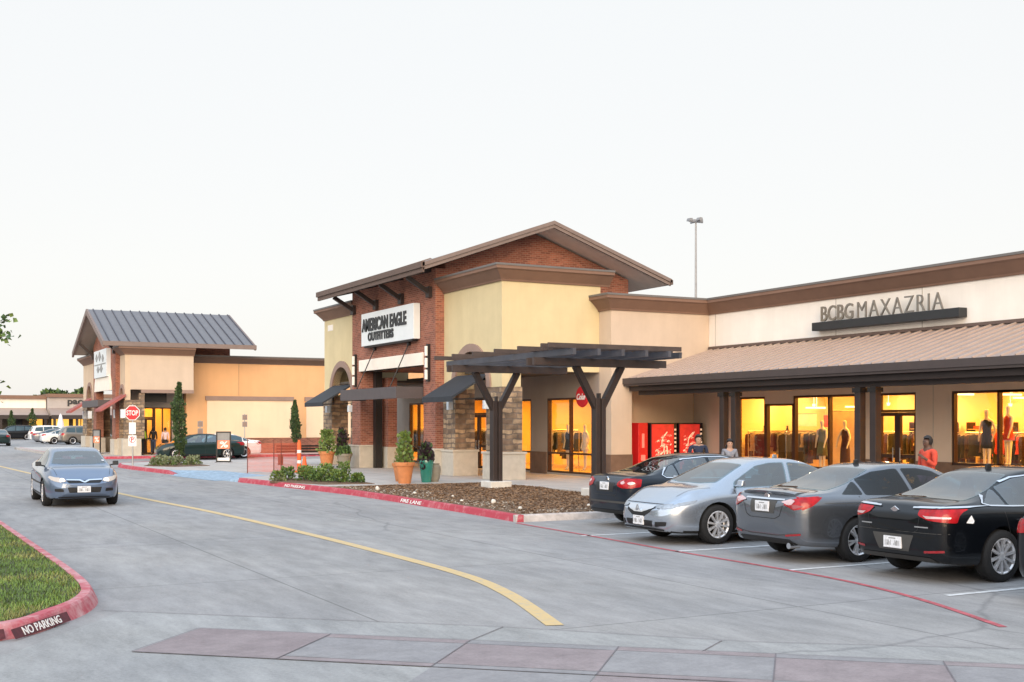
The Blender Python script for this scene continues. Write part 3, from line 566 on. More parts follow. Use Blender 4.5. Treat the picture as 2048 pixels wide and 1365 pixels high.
# yellow bays
def bay(y0, y1, yc, open_end):
    ra = 1.3; arc = [(yc + ra * math.cos(t), 3.3 + ra * math.sin(t)) for t in [math.pi * i / 18 for i in range(19)]]
    b = MB(); b.prism([(y1, 3.3)] + [(y1, 6.9), (y0, 6.9), (y0, 3.3)] + arc[::-1], 'x', 18.35, 18.65)
    if open_end < 0: b.box(18.65, BW + .05, y0, y0 + .3, 3.85, 6.9)
    else: b.box(18.65, BW + .3, y1 - .3, y1, 3.85, 6.9)
    P(b, 'stucco_bay', 'stucco_yellow')
    b = MB(); o = [(yc + 1.58 * math.cos(t), 3.3 + 1.58 * math.sin(t)) for t in [math.pi * i / 18 for i in range(19)]]
    for i in range(18): b.prism([arc[i], o[i], o[i + 1], arc[i + 1]], 'x', 18.28, 18.65)
    P(b, 'arch_surround', 'trim_mauve')
    for a0, a1 in ((y0, yc - ra), (yc + ra, y1)):
        b = MB(); b.box(18.31, 19.1, a0 - .05, a1 + (.0 if a1 == 40 else .05), 1.1, 3.3 if a1 - a0 < 2 else 3.3); P(b, 'stone_pier', 'stone')
        b = MB(); b.box(18.2, 19.2, a0 - .12, a1 + (.0 if a1 == 40 else .12), .15, 1.02); b.box(18.16, 19.24, a0 - .15, a1 + (.0 if a1 == 40 else .15), 1.02, 1.1); P(b, 'pier_plinth', 'cast_stone', bevel=.012)
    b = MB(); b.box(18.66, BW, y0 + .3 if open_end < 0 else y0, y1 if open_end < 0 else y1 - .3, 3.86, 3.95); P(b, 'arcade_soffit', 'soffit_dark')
    # awning
    a0, a1 = yc - 1.25, yc + 1.25
    b = MB(); prof = [(18.36, 3.78), (17.0, 2.98), (17.0, 2.80), (17.05, 2.80), (17.05, 2.93), (18.36, 3.70)]; b.prism(prof, 'y', a0, a1)
    aw = P(b, 'awning', 'awning_dark')
    b = MB()
    for y in (a0 + .04, a1 - .04): b.bar((18.36, y, 2.95), (17.06, y, 2.88), .04, .04); b.bar((18.36, y, 3.5), (18.36, y, 2.9), .04, .04)
    P(b, 'awning_frame', 'steel_dark', parent=aw)
    b = MB()
    for y in ((a0 - .22, a1 + .22)): b.box(18.10, 18.30, y - .1, y + .1, 2.55, 2.85)
    P(b, 'wall_lantern', 'lantern', bevel=.02)
bay(35.35, 40.0, 37.7, -1); bay(48.8, 53.5, 51.1, 1)
for x0, y0, y1 in ((18.5, 39.0, 39.98), (18.66, 35.4, 36.4)): b = MB(); b.box(x0, 19.1, y0, y1, 3.25, 3.87); P(b, 'pier_cap', 'stucco_yellow')
def cornice(mb, path, z0, z1, out, side=1, flash=None):
    """sloped cove along a 2-D path; the wall lies on the inner side"""
    L = [Vector(p) for p in path]; vs = []
    prof = [(0.0, z0), (0.05, z0), (0.07, z0 + .06), (out * .8, z1 - .16), (out, z1 - .12), (out, z1 - .02), (0.0, z1 - .02)]
    ns = []
    for i in range(len(L)):
        if i == 0: d = L[1] - L[0]; n_ = Vector((-d.y, d.x)).normalized() * side
        elif i == len(L) - 1: d = L[-1] - L[-2]; n_ = Vector((-d.y, d.x)).normalized() * side
        else:
            d0, d1 = (L[i] - L[i - 1]).normalized(), (L[i + 1] - L[i]).normalized(); a, c = Vector((-d0.y, d0.x)) * side, Vector((-d1.y, d1.x)) * side; n_ = (a + c) / (1 + a.dot(c))
        ns.append(n_)
    m_ = len(prof)
    for p, n_ in zip(L, ns): vs += [(p.x + n_.x * o, p.y + n_.y * o, z) for o, z in prof]
    fs = [(i * m_ + k, i * m_ + (k + 1) % m_, (i + 1) * m_ + (k + 1) % m_, (i + 1) * m_ + k) for i in range(len(L) - 1) for k in range(m_)]
    fs += [tuple(range(m_)), tuple((len(L) - 1) * m_ + k for k in range(m_ - 1, -1, -1))]
    mb.add(vs, fs, 0)
    fl = []
    for p, n_ in zip(L, ns): fl += [(p.x - n_.x * .35, p.y - n_.y * .35, z1 - .02), (p.x + n_.x * (out + .02), p.y + n_.y * (out + .02), z1 - .02), (p.x + n_.x * (out + .02), p.y + n_.y * (out + .02), z1 + .05), (p.x - n_.x * .35, p.y - n_.y * .35, z1 + .06)]
    mb.add(fl, [(i * 4 + k, i * 4 + (k + 1) % 4, (i + 1) * 4 + (k + 1) % 4, (i + 1) * 4 + k) for i in range(len(L) - 1) for k in range(4)] + [(0, 1, 2, 3), tuple((len(L) - 1) * 4 + k for k in (3, 2, 1, 0))], 1)
    bmf = None
    return mb
P(cornice(MB(), [(18.35, 40.0), (18.35, 35.35), (22.6, 35.35)], 6.86, 7.36, .40, -1), 'cornice', ['cornice', 'flashing'])
P(cornice(MB(), [(22.6, 53.5), (18.35, 53.5), (18.35, 48.8)], 6.86, 7.36, .40, -1), 'cornice', ['cornice', 'flashing'])
for y0, y1 in ((35.36, 39.99), (48.81, 53.49)): b = MB(); b.box(18.36, 22.3, y0, y1, 6.9, 7.0); P(b, 'flat_roof', 'flashing')
b = MB(); b.box(BW + .23, 32, 36, 54.8, 4.0, 4.2); P(b, 'flat_roof', 'flashing')
b = MB(); b.box(18.34, 18.36, 52.3, 53.0, 6.35, 6.62); P(b, 'address_plate', 'stucco_cream')
# shopfront wall with windows and doors, parallel to the street
holes = [(35.8, 39.05, .22, 3.0), (43.9, 46.1, .15, 3.1), (49.3, 52.4, .22, 3.0), (40.3, 41.6, .22, 3.0)]
b = MB(); b.wall('x', BW, BW + .22, 35.37, 54.9, .15, 3.86, holes); P(b, 'shop_wall', 'stucco_taupe')
b = MB()
segs = [(35.38, 35.8), (39.05, 40.3), (41.6, 43.9), (46.1, 49.3), (52.4, 54.9)]
for a0, a1 in segs: b = MB(); b.box(BW - .05, BW - .004, a0, a1, .15, .98); P(b, 'wall_base', 'base_brown')
def window(parent, axis, c, u0, u1, z0, z1, mull=(), rails=(), depth=.14, fw=.07, frame='bronze', name='window'):
    """glazed frame across axis at c; mull: upright positions, rails: heights"""
    f = MB()
    def bx(ua, ub, za, zb): f.box(c - depth / 2, c + depth / 2, ua, ub, za, zb) if axis == 'x' else f.box(ua, ub, c - depth / 2, c + depth / 2, za, zb)
    bx(u0, u0 + fw, z0, z1); bx(u1 - fw, u1, z0, z1)
    ups = [u0 + fw] + [m_ for m_ in mull] + [u1 - fw]
    cells = list(zip([u0 + fw] + [m_ + fw / 2 for m_ in mull], [m_ - fw / 2 for m_ in mull] + [u1 - fw]))
    for m_ in mull: bx(m_ - fw / 2, m_ + fw / 2, z0, z1)
    for a0, a1 in cells:
        bx(a0, a1, z0, z0 + fw); bx(a0, a1, z1 - fw, z1)
        for r_ in rails: bx(a0, a1, r_ - fw / 2, r_ + fw / 2)
    w_ = f.build(name, frame, parent)
    gl = MB()
    for a0, a1 in cells:
        zz = [z0 + fw] + [r_ for r_ in rails] + [z1 - fw]
        for za, zb in zip(zz, zz[1:]):
            za2, zb2 = za + (fw / 2 if za in rails else 0), zb - (fw / 2 if zb in rails else 0)
            gl.box(c - .006, c + .006, a0, a1, za2, zb2) if axis == 'x' else gl.box(a0, a1, c - .006, c + .006, za2, zb2)
    gl.build('pane', 'shop_glass', w_)
    return w_
window(bs, 'x', BW + .08, 35.8, 39.05, .22, 3.0, (37.4,), (.95,)); window(bs, 'x', BW + .08, 49.3, 52.4, .22, 3.0, (50.35, 51.4), (.95,)); window(bs, 'x', BW + .08, 40.3, 41.6, .22, 3.0, (), (.95,))
def double_door(parent, c, u0, u1, ztop, ztr, frame='bronze', axis='x'):
    w_ = window(parent, axis, c, u0, u1, ztr, ztop, (), (), name='transom', frame=frame)
    mid = (u0 + u1) / 2
    for a0, a1, hx in ((u0, mid - .005, mid - .14), (mid + .005, u1, mid + .14)):
        d = window(parent, axis, c, a0, a1, .16, ztr - .005, (), (1.1,), depth=.09, fw=.11, name='door', frame=frame)
        h = MB()
        if axis == 'x': h.tube((c - .09, hx, .95), (c - .09, hx, 1.35), .015); h.bar((c - .09, hx, 1.0), (c - .04, hx, 1.0), .02, .02); h.bar((c - .09, hx, 1.3), (c - .04, hx, 1.3), .02, .02)
        else: h.tube((hx, c - .09, .95), (hx, c - .09, 1.35), .015)
        h.build('handle', 'galv', d)
double_door(bs, BW + .08, 43.9, 46.1, 3.1, 2.42)
# interior of the brick store
def room(x0, x1, y0, y1, zt, parent, sides=('back', 'l', 'r')):
    b = MB(); b.box(x1, x1 + .1, y0, y1, .15, zt); b.box(x0, x1, y0 - .1, y0, .15, zt); b.box(x0, x1, y1, y1 + .1, .15, zt); P(b, 'room_wall', 'shop_wall', parent=parent)
    b = MB(); b.box(x0, x1, y0, y1, .10, .157); P(b, 'room_floor', 'shop_floor', parent=parent)
    b = MB(); b.box(x0, x1, y0, y1, zt, zt + .1); P(b, 'room_ceiling', 'shop_ceil', parent=parent)
def shop_light(x, y, z, sx, sy, e, col=(1.0, .47, .065)):
    d = bpy.data.lights.new('ceiling_light', 'AREA'); d.shape = 'RECTANGLE'; d.size = sx; d.size_y = sy; d.energy = e; d.color = col
    o = bpy.data.objects.new('ceiling_light', d); COL.objects.link(o); o.location = (x, y, z)
room(BW + .23, 27.5, 35.76, 54.5, 3.4, bs)
for y in (37.5, 42.0, 46.5, 51.5): shop_light(24.8, y, 3.36, 2.6, 3.2, 240)
for y in (36.9, 44.4, 51):
    b = MB(); b.box(23.3, 23.36, y, y + .9, 3.18, 3.24); P(b, 'light_strip', 'lamp_warm')
# flat steel canopy with rods, sconces
b = MB(); b.box(16.96, 18.0, 41.2, 47.2, 3.05, 3.40); b.box(16.90, 17.02, 41.14, 47.26, 3.0, 3.44); b.box(17.02, 18.0, 41.14, 41.26, 3.0, 3.44); b.box(17.02, 18.0, 47.14, 47.26, 3.0, 3.44)
cp = P(b, 'entrance_canopy', 'canopy_grey')
for y in (42.4, 46.0):
    b = MB(); b.tube((17.95, y, 5.15), (17.15, y, 3.42), .022); b.box(17.9, 18.0, y - .09, y + .09, 5.08, 5.24); P(b, 'tie_rod', 'steel_dark', parent=cp)
for y in (40.55, 48.3):
    b = MB(); b.box(17.90, 18.0, y - .09, y + .09, 3.62, 5.02); s_ = P(b, 'wall_light', 'steel_dark')
    b = MB()
    for z in (3.70, 4.14, 4.58): b.box(17.82, 17.90, y - .042, y + .042, z, z + .36)
    P(b, 'light_tube', 'sconce', parent=s_)
# shop sign on the brick gable front
t = thing('shop_sign', 'white rectangular sign board with black two-line lettering on the red brick front', 'shop sign', (17.8, 44.1, 5.27))
b = MB(); b.box(17.70, 17.97, 41.35, 46.9, 5.27, 6.62); sb = b.build('board', 'white_board', t, bevel=.01)
b = MB(); put_text(b, 'AMERICAN EAGLE', (17.70, 44.4, 6.12), (0, -1, 0), (0, 0, 1), .54, 4.75, depth=.04, bold=.035); put_text(b, 'OUTFITTERS', (17.70, 44.7, 5.62), (0, -1, 0), (0, 0, 1), .36, 2.75, depth=.04, bold=.035)
b.build('lettering', 'letter_black', t)
b = MB(); b.box(17.75, 17.97, 41.6, 46.7, 5.2, 5.27); b.build('rail', 'steel_dark', t)
t = thing('disc_sign', 'round red sign with white script hung beside the right store window', 'sign', (21.9, 35.75, 3.0))
b = MB(); b.lathe([(.36, -.05), (.38, 0), (.36, .05)], (21.75, 35.75, 3.0), 32, 'x'); b.build('disc', 'sign_red', t, smooth=True)
b = MB(); put_text(b, 'Coke', (21.695, 35.75, 3.0), (0, -1, 0), (0, 0, 1), .22, .57, depth=.01, shear=.35, bold=.02); b.build('lettering', 'letter_white', t)
b = MB(); b.tube((21.8, 35.75, 3.0), (22.2, 35.75, 3.0), .03); b.build('bracket', 'steel_dark', t)

# ================================================================== LONG STORE WITH CANOPY
ls = thing('canopy_store', 'long cream store with brown metal canopy roof and glowing shop windows', 'store', (26.4, 20, 0.15))
P = lambda mb, name, m, **k: mb.build(name, m, k.pop('parent', ls), **k)
LX = 26.4
# beige end box
b = MB(); b.box(BW, 26.39, 34.57, 35.34, 3.55, 6.05); P(b, 'end_wall', 'stucco_beige')
b = MB(); b.box(BW, 23.05, 34.57, 35.34, .98, 3.55); b.box(BW + .23, 23.05, 35.34, 35.62, .98, 3.55) ; P(b, 'end_pillar', 'stucco_beige')
b = MB(); b.box(BW - .04, 23.06, 34.53, 35.36, .15, .98); P(b, 'end_pillar_base', 'base_brown')
b = MB(); b.box(23.05, 26.39, 35.5, 35.64, .15, 3.55); P(b, 'alcove_wall', 'stucco_tan')
b = MB(); b.box(23.05, 26.39, 35.34, 35.5, 3.5, 3.56); P(b, 'alcove_soffit', 'soffit')
wh = [(31.5, 33.0, .6, 2.97), (27.15, 30.1, .6, 2.97), (30.1, 31.5, .6, 2.72), (24.85, 26.35, .15, 2.97), (15.0, 23.55, .9, 2.97)]
b = MB(); b.wall('x', LX, LX + .2, -6, 35.5, .98, 3.7, wh); P(b, 'lower_wall', 'stucco_beige')
b = MB(); b.wall('x', LX - .03, LX + .2, -6, 35.5, .15, .98, [(31.5, 33.0, .6, .98), (27.15, 31.5, .6, .98), (24.85, 26.35, .15, .98), (15, 23.55, .9, .98)]); P(b, 'lower_wall_base', 'base_brown')
b = MB(); b.box(LX, LX + .2, -6, 35.3, 3.7, 6.05); P(b, 'upper_wall', 'stucco_cream')
b = MB()
for y in (34.2, 28.1, 24.6, 18.2, 11): b.box(LX - .006, LX, y - .012, y + .012, 4.6, 6.0)
for y in (24.2, 26.9): b.box(LX - .006, LX, y - .012, y + .012, .98, 3.6)
P(b, 'control_joint', 'wall_joint')
P(cornice(MB(), [(BW, 36.6), (BW, 34.57), (LX, 34.57), (LX, -6)], 5.98, 6.48, .42, -1), 'cornice', ['cornice', 'flashing'])
b = MB(); b.box(LX + .2, 45, -6, 35.3, 5.9, 6.0); P(b, 'flat_roof', 'flashing'); b = MB(); b.box(44.8, 45, -6, 36, .15, 5.9); b.box(LX + .2, 44.8, 35.35, 35.5, 3.55, 5.9); P(b, 'rear_wall', 'stucco_beige')
# canopy
X0, Z0, X1, Z1 = 22.8, 3.62, LX, 4.72
cr = P(MB().prism([(X0, Z0 - .08), (X1, Z1 - .08), (X1, Z1), (X0, Z0)], 'y', -6, 34.56), 'canopy_roof', 'metal_brown')
b = MB(); y = 34.3
while y > 6:
    b.bar((X0, y, Z0 + .02), (X1 - .03, y, Z1 + .012), .035, .05); y -= .405
P(b, 'roof_seams', 'metal_brown_seam', parent=cr)
b = MB(); y = 34.5
b.box(LX - .10, LX - .002, -6, 34.5, Z1 + .01, Z1 + .10)
P(b, 'wall_flashing', 'cornice_dark', parent=cr)
b = MB(); b.box(X0 - .14, X0 + .02, -6, 34.75, Z0 - .20, Z0 + .0); b.box(X0 - .10, X0 + .02, -6, 34.75, Z0 - .27, Z0 - .20); P(b, 'canopy_gutter', 'gutter_brown', parent=cr)
b = MB(); b.box(X0 + .35, X0 + .65, -6, 34.3, 3.04, 3.40); b.box(X0 + .1, X0 + .22, -6, 34.5, 3.18, 3.34); P(b, 'canopy_beam', 'steel_brown')
b = MB(); b.box(X0 + .05, LX, -6, 34.5, 3.44, 3.50); P(b, 'canopy_soffit', 'stucco_taupe')
for y in (29.05, 29.62, 23.22, 23.78, 17.6, 18.1, 12.0, 12.5):
    b = MB(); b.box(23.09, 23.30, y - .105, y + .105, .15, 3.04); c_ = P(b, 'canopy_column', 'steel_brown', bevel=.01)
    for za, zb in ((.15, .19), (2.9, 3.02)): b = MB(); b.box(23.05, 23.33, y - .148, y + .148, za, zb); P(b, 'column_plate', 'steel_dark', parent=c_)
window(ls, 'x', LX + .1, 31.5, 33.0, .6, 2.97); window(ls, 'x', LX + .1, 30.1, 31.5, .6, 2.72); window(ls, 'x', LX + .1, 27.15, 30.1, .6, 2.97, (28.46,)); window(ls, 'x', LX + .1, 15.0, 23.55, .9, 2.97, (22.0, 20.0, 18, 16.5))
double_door(ls, LX + .1, 24.85, 26.35, 2.97, 2.40)
room(LX + .21, 32.5, 14.0, 35.2, 3.4, ls)
for y in (16, 20, 23.2, 26.3, 29.3, 32.6): shop_light(29.2, y, 3.36, 3.6, 2.4, 275)
for x, y, z in ((29.6, 34.6, 2.75), (31.3, 34.5, 2.7), (31.8, 31.2, 2.7), (31.8, 28.8, 2.6), (31.8, 26, 2.6), (31.8, 23.4, 2.6)):
    b = MB(); b.lathe([(.05, 0), (.07, .10)], (x, y, z), 12); b.tube((x, y, z + .1), (x, y, 3.4), .012, n=6); P(b, 'track_spot', 'lamp_warm'); d = bpy.data.lights.new('spot_lamp', 'POINT'); d.energy = 30; d.color = (1, .70, .32); d.shadow_soft_size = .06; o = bpy.data.objects.new('spot_lamp', d); COL.objects.link(o); o.location = (x, y, z - .12)
for x, y, zz in ((30.0, 26.3, 2.95), (30.6, 25.0, 2.92), (30.2, 24.2, 2.80), (30.9, 23.6, 2.88), (29.2, 22.6, 2.72), (30.2, 33.2, 2.6), (30.6, 31.6, 2.62)):
    b = MB(); b.box(x - .45, x + .45, y - .04, y + .04, zz, zz + .06); b.tube((x + .05, y, zz + .06), (x + .05, y, 3.4), .01, n=6); P(b, 'light_strip', 'lamp_warm')
# sign bar with standing letters
t = thing('shop_sign', 'slim dark sign bar carrying thin metal letters on the cream wall', 'shop sign', (26.3, 26, 5.0))
b = MB(); b.box(26.08, 26.40, 23.0, 28.85, 5.0, 5.26); b.build('bar', 'letter_black', t, bevel=.01)
b = MB(); put_text(b, 'BCBG', (26.16, 27.78, 5.51), (0, -1, 0), (0, 0, 1), .48, 1.4, depth=.05, bold=.006); b.build('lettering', 'letter_steel', t)
b = MB(); put_text(b, 'MAXAZRIA', (26.16, 25.25, 5.51), (0, -1, 0), (0, 0, 1), .48, 3.3, depth=.05, bold=-.012, spacing=1.15); b.build('lettering', 'letter_steel', t)

# ================================================================== FAR BRICK STORE
fs_ = thing('far_brick_store', 'distant brick gabled store with grey metal roof and wide orange stucco wing', 'store', (12.4, 71.5, 0.15))
P = lambda mb, name, m, **k: mb.build(name, m, k.pop('parent', fs_), **k)
b = MB(); b.wall('x', 12.15, 12.6, 73.2, 81.6, .15, 7.0, [(74.4, 80.4, .15, 4.2)]); b.prism([(73.2, 7.0), (81.6, 7.0), (81.6, 7.05), (77.4, 8.75), (73.2, 7.05)], 'x', 12.15, 12.6); b.box(12.6, 16.3, 73.2, 74.05, 4.2, 6.9); b.box(12.6, 19.2, 74.05, 81.6, 4.2, 6.9); P(b, 'brick_front', 'brick_red')
b = MB()
for y0, y1 in ((73.1, 74.5), (80.3, 81.7)): b = MB(); b.box(12.05, 12.7, y0, y1, .15, 1.1); P(b, 'brick_front_plinth', 'cast_stone')
b = MB(); b.prism([(74.4, 4.05), (80.4, 4.05)] + [(77.4 + 3.0 * math.cos(t), 4.05 + 1.75 * math.sin(t)) for t in [math.pi * i / 14 for i in range(1, 14)]], 'x', 12.02, 12.14); P(b, 'arched_panel', 'soffit')
rp = lambda zt, th, y0=71.2, y1=83.6: [(y0, 6.75 + zt), (77.4, 9.12 + zt), (y1, 6.75 + zt), (y1, 6.75 + zt - th), (77.4, 9.12 + zt - th), (y0, 6.75 + zt - th)]
rf = P(MB().prism(rp(0, .12), 'x', 11.2, 19.95), 'roof', 'metal_grey')
b = MB(); x = 11.5
while x < 19.9:
    b.bar((x, 71.2, 6.78), (x, 77.4, 9.15), .045, .06); b.bar((x, 77.4, 9.15), (x, 83.6, 6.78), .045, .06); x += .56
P(b, 'roof_seams', 'metal_grey_seam', parent=rf)
b = MB(); b.prism(rp(.02, .34, 71.15, 83.65), 'x', 11.08, 11.2); b.prism(rp(.02, .3, 71.15, 83.65), 'x', 19.95, 20.05); b.box(11.1, 20.05, 71.02, 71.18, 6.52, 6.78); P(b, 'roof_fascia', 'fascia', parent=rf)
b = MB(); b.prism(rp(-.125, .05, 71.25, 83.55), 'x', 11.22, 19.9); P(b, 'roof_soffit', 'stucco_taupe', parent=rf)
for y in (73.4, 77.4, 81.4):
    b = MB(); zt = 6.75 + 2.37 * (1 - abs(y - 77.4) / 6.2); b.bar((12.15, y, zt - 1.2), (11.25, y, zt - .35), .16, .16); b.box(12.0, 12.15, y - .15, y + .15, zt - 1.4, zt - 1.0); P(b, 'eave_bracket', 'steel_brown')
def fbay(y0, y1, yc):
    ra = .62 if y1 - y0 < 2.5 else 1.1
    arc = [(yc + ra * math.cos(t), 3.5 + ra * math.sin(t)) for t in [math.pi * i / 12 for i in range(13)]]
    b = MB(); b.prism([(y1, 3.4), (y1, 6.1), (y0, 6.1), (y0, 3.4), arc[-1], *arc[::-1][1:-1], arc[0]], 'x', 12.4, 12.7); P(b, 'stucco_bay', 'stucco_tan')
    b = MB(); o = [(yc + (ra + .22) * math.cos(t), 3.5 + (ra + .22) * math.sin(t)) for t in [math.pi * i / 12 for i in range(13)]]
    for i in range(12): b.prism([arc[i], o[i], o[i + 1], arc[i + 1]], 'x', 12.33, 12.7)
    P(b, 'arch_surround', 'trim_mauve')
    for a0, a1 in ((y0, yc - ra), (yc + ra, y1)):
        b = MB(); b.box(12.36, 13.2, a0 - .03, a1 + .03, 1.15, 3.4); P(b, 'stone_pier', 'stone')
        b = MB(); b.box(12.25, 13.3, a0 - .1, a1 + .1, .15, 1.15); P(b, 'pier_plinth', 'cast_stone')
    b = MB(); b.prism([(12.42, 3.75), (11.0, 2.85), (11.0, 2.72), (11.06, 2.72), (12.42, 3.6)], 'y', yc - 1.0, yc + 1.0); P(b, 'awning', 'awning_red')
    for y in (yc - 1.15, yc + 1.15):
        b = MB(); b.box(12.1, 12.34, y - .13, y + .13, 2.35, 2.85); P(b, 'wall_lantern', 'lantern')
fbay(71.5, 73.2, 72.35); fbay(81.6, 87.8, 84.8)
b = MB(); b.box(11.3, 12.1, 74.2, 80.6, 3.05, 3.45); P(b, 'entrance_canopy', 'canopy_grey')
# cream side wall with entrance, stone corner pier
b = MB(); b.box(12.7, 16.35, 71.5, 71.8, 4.02, 6.1); P(b, 'stucco_bay', 'stucco_beige')
b = MB(); b.box(13.3, 16.35, 71.42, 71.55, 3.82, 4.02); P(b, 'lintel', 'trim_mauve')
b = MB(); b.box(13.2, 13.5, 71.48, 71.9, 1.15, 3.8); P(b, 'stone_pier', 'stone')
P(cornice(MB(), [(12.4, 73.2), (12.4, 71.5), (16.4, 71.5)], 6.05, 6.52, .42, -1), 'cornice', ['cornice', 'flashing'])
P(cornice(MB(), [(12.4, 87.8), (12.4, 81.6)], 6.05, 6.52, .42, -1), 'cornice', ['cornice', 'flashing'])
b = MB(); b.wall('y', 74.0, 74.2, 12.7, 16.3, .15, 4.1, [(13.5, 15.6, .15, 3.0)]); P(b, 'shop_wall', 'stucco_taupe')
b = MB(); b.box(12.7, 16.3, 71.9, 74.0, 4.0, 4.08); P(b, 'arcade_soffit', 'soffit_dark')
window(fs_, 'y', 74.08, 14.55, 15.6, .2, 3.0, (15.05,)); double_door(fs_, 74.08, 13.5, 14.53, 3.0, 2.35, axis='y')
b = MB(); b.box(12.9, 16.3, 76.3, 76.4, .15, 4.1); b.box(16.2, 16.3, 74.2, 76.3, .15, 4.1); P(b, 'room_wall', 'shop_wall'); b = MB(); b.box(12.9, 16.2, 74.2, 76.3, 3.5, 3.6); P(b, 'room_ceiling', 'shop_ceil')
shop_light(14.6, 75.2, 3.45, 2.0, 1.2, 90)
b = MB(); b.box(13.5, 15.0, 72.6, 72.7, 3.3, 3.9); P(b, 'hanging_frame', 'steel_dark')
# orange wing with raised panels
b = MB(); b.box(16.35, 33, 73.45, 73.9, 1.1, 5.85); b.box(16.35, 16.8, 73.9, 85, .15, 5.85); P(b, 'orange_wing', 'stucco_orange')
b = MB(); b.box(16.3, 33, 73.40, 73.9, .15, 1.1); P(b, 'wing_base', 'brick_red')
for x0, x1 in ((17.6, 23.05), (23.95, 30)):
    b = MB(); b.box(x0, x1, 73.37, 73.45, 1.12, 3.45); P(b, 'wall_panel', 'stucco_peach'); b = MB(); b.box(x0 - .1, x1 + .05, 73.30, 73.45, 3.46, 3.72); P(b, 'panel_cap', 'trim_mauve')
P(cornice(MB(), [(16.35, 80), (16.35, 73.45), (33, 73.45)], 5.75, 6.18, .36, -1), 'cornice', ['cornice_dark', 'flashing'])
b = MB(); b.box(16.4, 33, 73.5, 85, 5.75, 5.85); P(b, 'flat_roof', 'flashing')
for x in (19.6, 26.4):
    b = MB(); b.box(x - .01, x + .01, 73.444, 73.45, 3.75, 5.75); P(b, 'control_joint', 'cornice')
t = thing('shop_sign', 'white square emblem board on the distant brick gable', 'shop sign', (12.0, 77.2, 4.9))
b = MB(); b.box(11.9, 12.15, 74.9, 79.7, 4.9, 6.6); b.build('board', 'white_board', t)
b = MB()
for y, z, sy, sz in ((78.6, 6.15, .45, .25), (77.4, 6.2, .5, .3), (76.2, 6.05, .4, .25), (78.0, 5.4, .5, .22), (76.8, 5.42, .55, .25)): b.prism([(y - sy, z), (y, z - sz), (y + sy, z), (y, z + sz)], 'x', 11.87, 11.9)
b.box(11.87, 11.9, 75.2, 79.4, 5.68, 5.73); b.build('emblem', 'letter_grey', t)

# ================================================================== FAR STRIP
def far_shop(name, label, x0, x1, y, wallm, ztop, parts):
    t = thing(name, label, 'store', ((x0 + x1) / 2, y, 0))
    b = MB(); b.box(x0, x1, y, y + 12, 2.9, ztop - .45); b.build('upper_wall', wallm, t)
    b = MB(); b.box(x0 - .1, x1 + .1, y - .35, y + 12, ztop - .45, ztop); b.build('cornice', 'cornice', t)
    b = MB(); b.prism([(y - 3.2, 2.95), (y, 3.9), (y, 3.8), (y - 3.2, 2.8)], 'x', x0, x1); b.build('canopy_roof', 'metal_brown', t)
    b = MB(); b.box(x0, x1, y - 3.3, y - 3.2, 2.5, 3.0); b.build('canopy_beam', 'steel_brown', t)
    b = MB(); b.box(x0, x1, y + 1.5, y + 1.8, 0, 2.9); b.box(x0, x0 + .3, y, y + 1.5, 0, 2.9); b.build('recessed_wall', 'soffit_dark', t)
    for a0, a1, m in parts:
        b = MB(); b.box(a0, a1, y + 1.40, y + 1.5, .5, 2.6); f = b.build('window', 'bronze', t); b = MB(); n_ = max(2, int((a1 - a0) / 1.0))
        for i in range(n_): b.box(a0 + (a1 - a0) * i / n_ + .06, a0 + (a1 - a0) * (i + 1) / n_ - .06, y + 1.36, y + 1.40, .6, 2.5)
        b.build('pane', m, f)
    for i in range(4):
        x = x0 + .4 + (x1 - x0 - .8) * i / 3; b = MB(); b.box(x - .15, x + .15, y - 3.2, y - 2.9, 0, 2.5); b.build('canopy_column', 'steel_brown', t)
    return t
mat('far_glow', (0.8, 0.5, 0.15), 0.5, var=0.5, scale=1.5, emit=(1.0, 0.5, 0.08), estr=0.8)
mat('far_dark', (0.03, 0.03, 0.035), 0.2, var=0.3)
far_shop('far_store', 'far cream store with brown cornice and low canopy', 2, 18.2, 161, 'stucco_cream', 5.5, [(13.8, 15.6, 'far_dark'), (16.3, 18.0, 'far_glow')])
far_shop('far_store', 'far grey store beside the distant gabled building, lettered above', 18.3, 27, 159.5, 'stucco_grey', 5.7, [(18.8, 21.0, 'far_glow'), (21.4, 23.4, 'far_glow')])
t = thing('shop_sign', 'dark lowercase lettering on the far grey store', 'shop sign', (21.6, 159.3, 4.4))
b = MB(); put_text(b, 'pacsun', (22.4, 159.46, 4.55), (1, 0, 0), (0, 0, 1), .80, 3.6, depth=.06, bold=.03); b.build('lettering', 'letter_black', t)

# ================================================================== LIGHT MAST
t = thing('light_mast', 'tall slim grey light mast with clustered floodlights behind the cream store', 'light mast', (42.4, 56.8, 0))
b = MB(); b.tube((42.4, 56.8, 0), (42.4, 56.8, 14.0), .11, .05, 14); b.build('mast', 'pipe_grey', t, smooth=True)
b = MB(); b.tube((41.9, 56.8, 13.95), (42.9, 56.8, 13.95), .05); b.tube((42.4, 56.3, 13.95), (42.4, 57.3, 13.95), .05); b.build('crossarm', 'pipe_grey', t)
for dx, dy in ((-.36, .1), (.36, .1), (.0, -.36), (.12, .38)):
    b = MB(); b.prism([(-.2, 13.98), (.2, 13.98), (.14, 14.22), (-.14, 14.22)] and [(42.4 + dx - .14, 13.98), (42.4 + dx + .14, 13.98), (42.4 + dx + .09, 14.14), (42.4 + dx - .09, 14.14)], 'y', 56.8 + dy - .16, 56.8 + dy + .16); b.build('floodlight', 'pipe_grey', t)

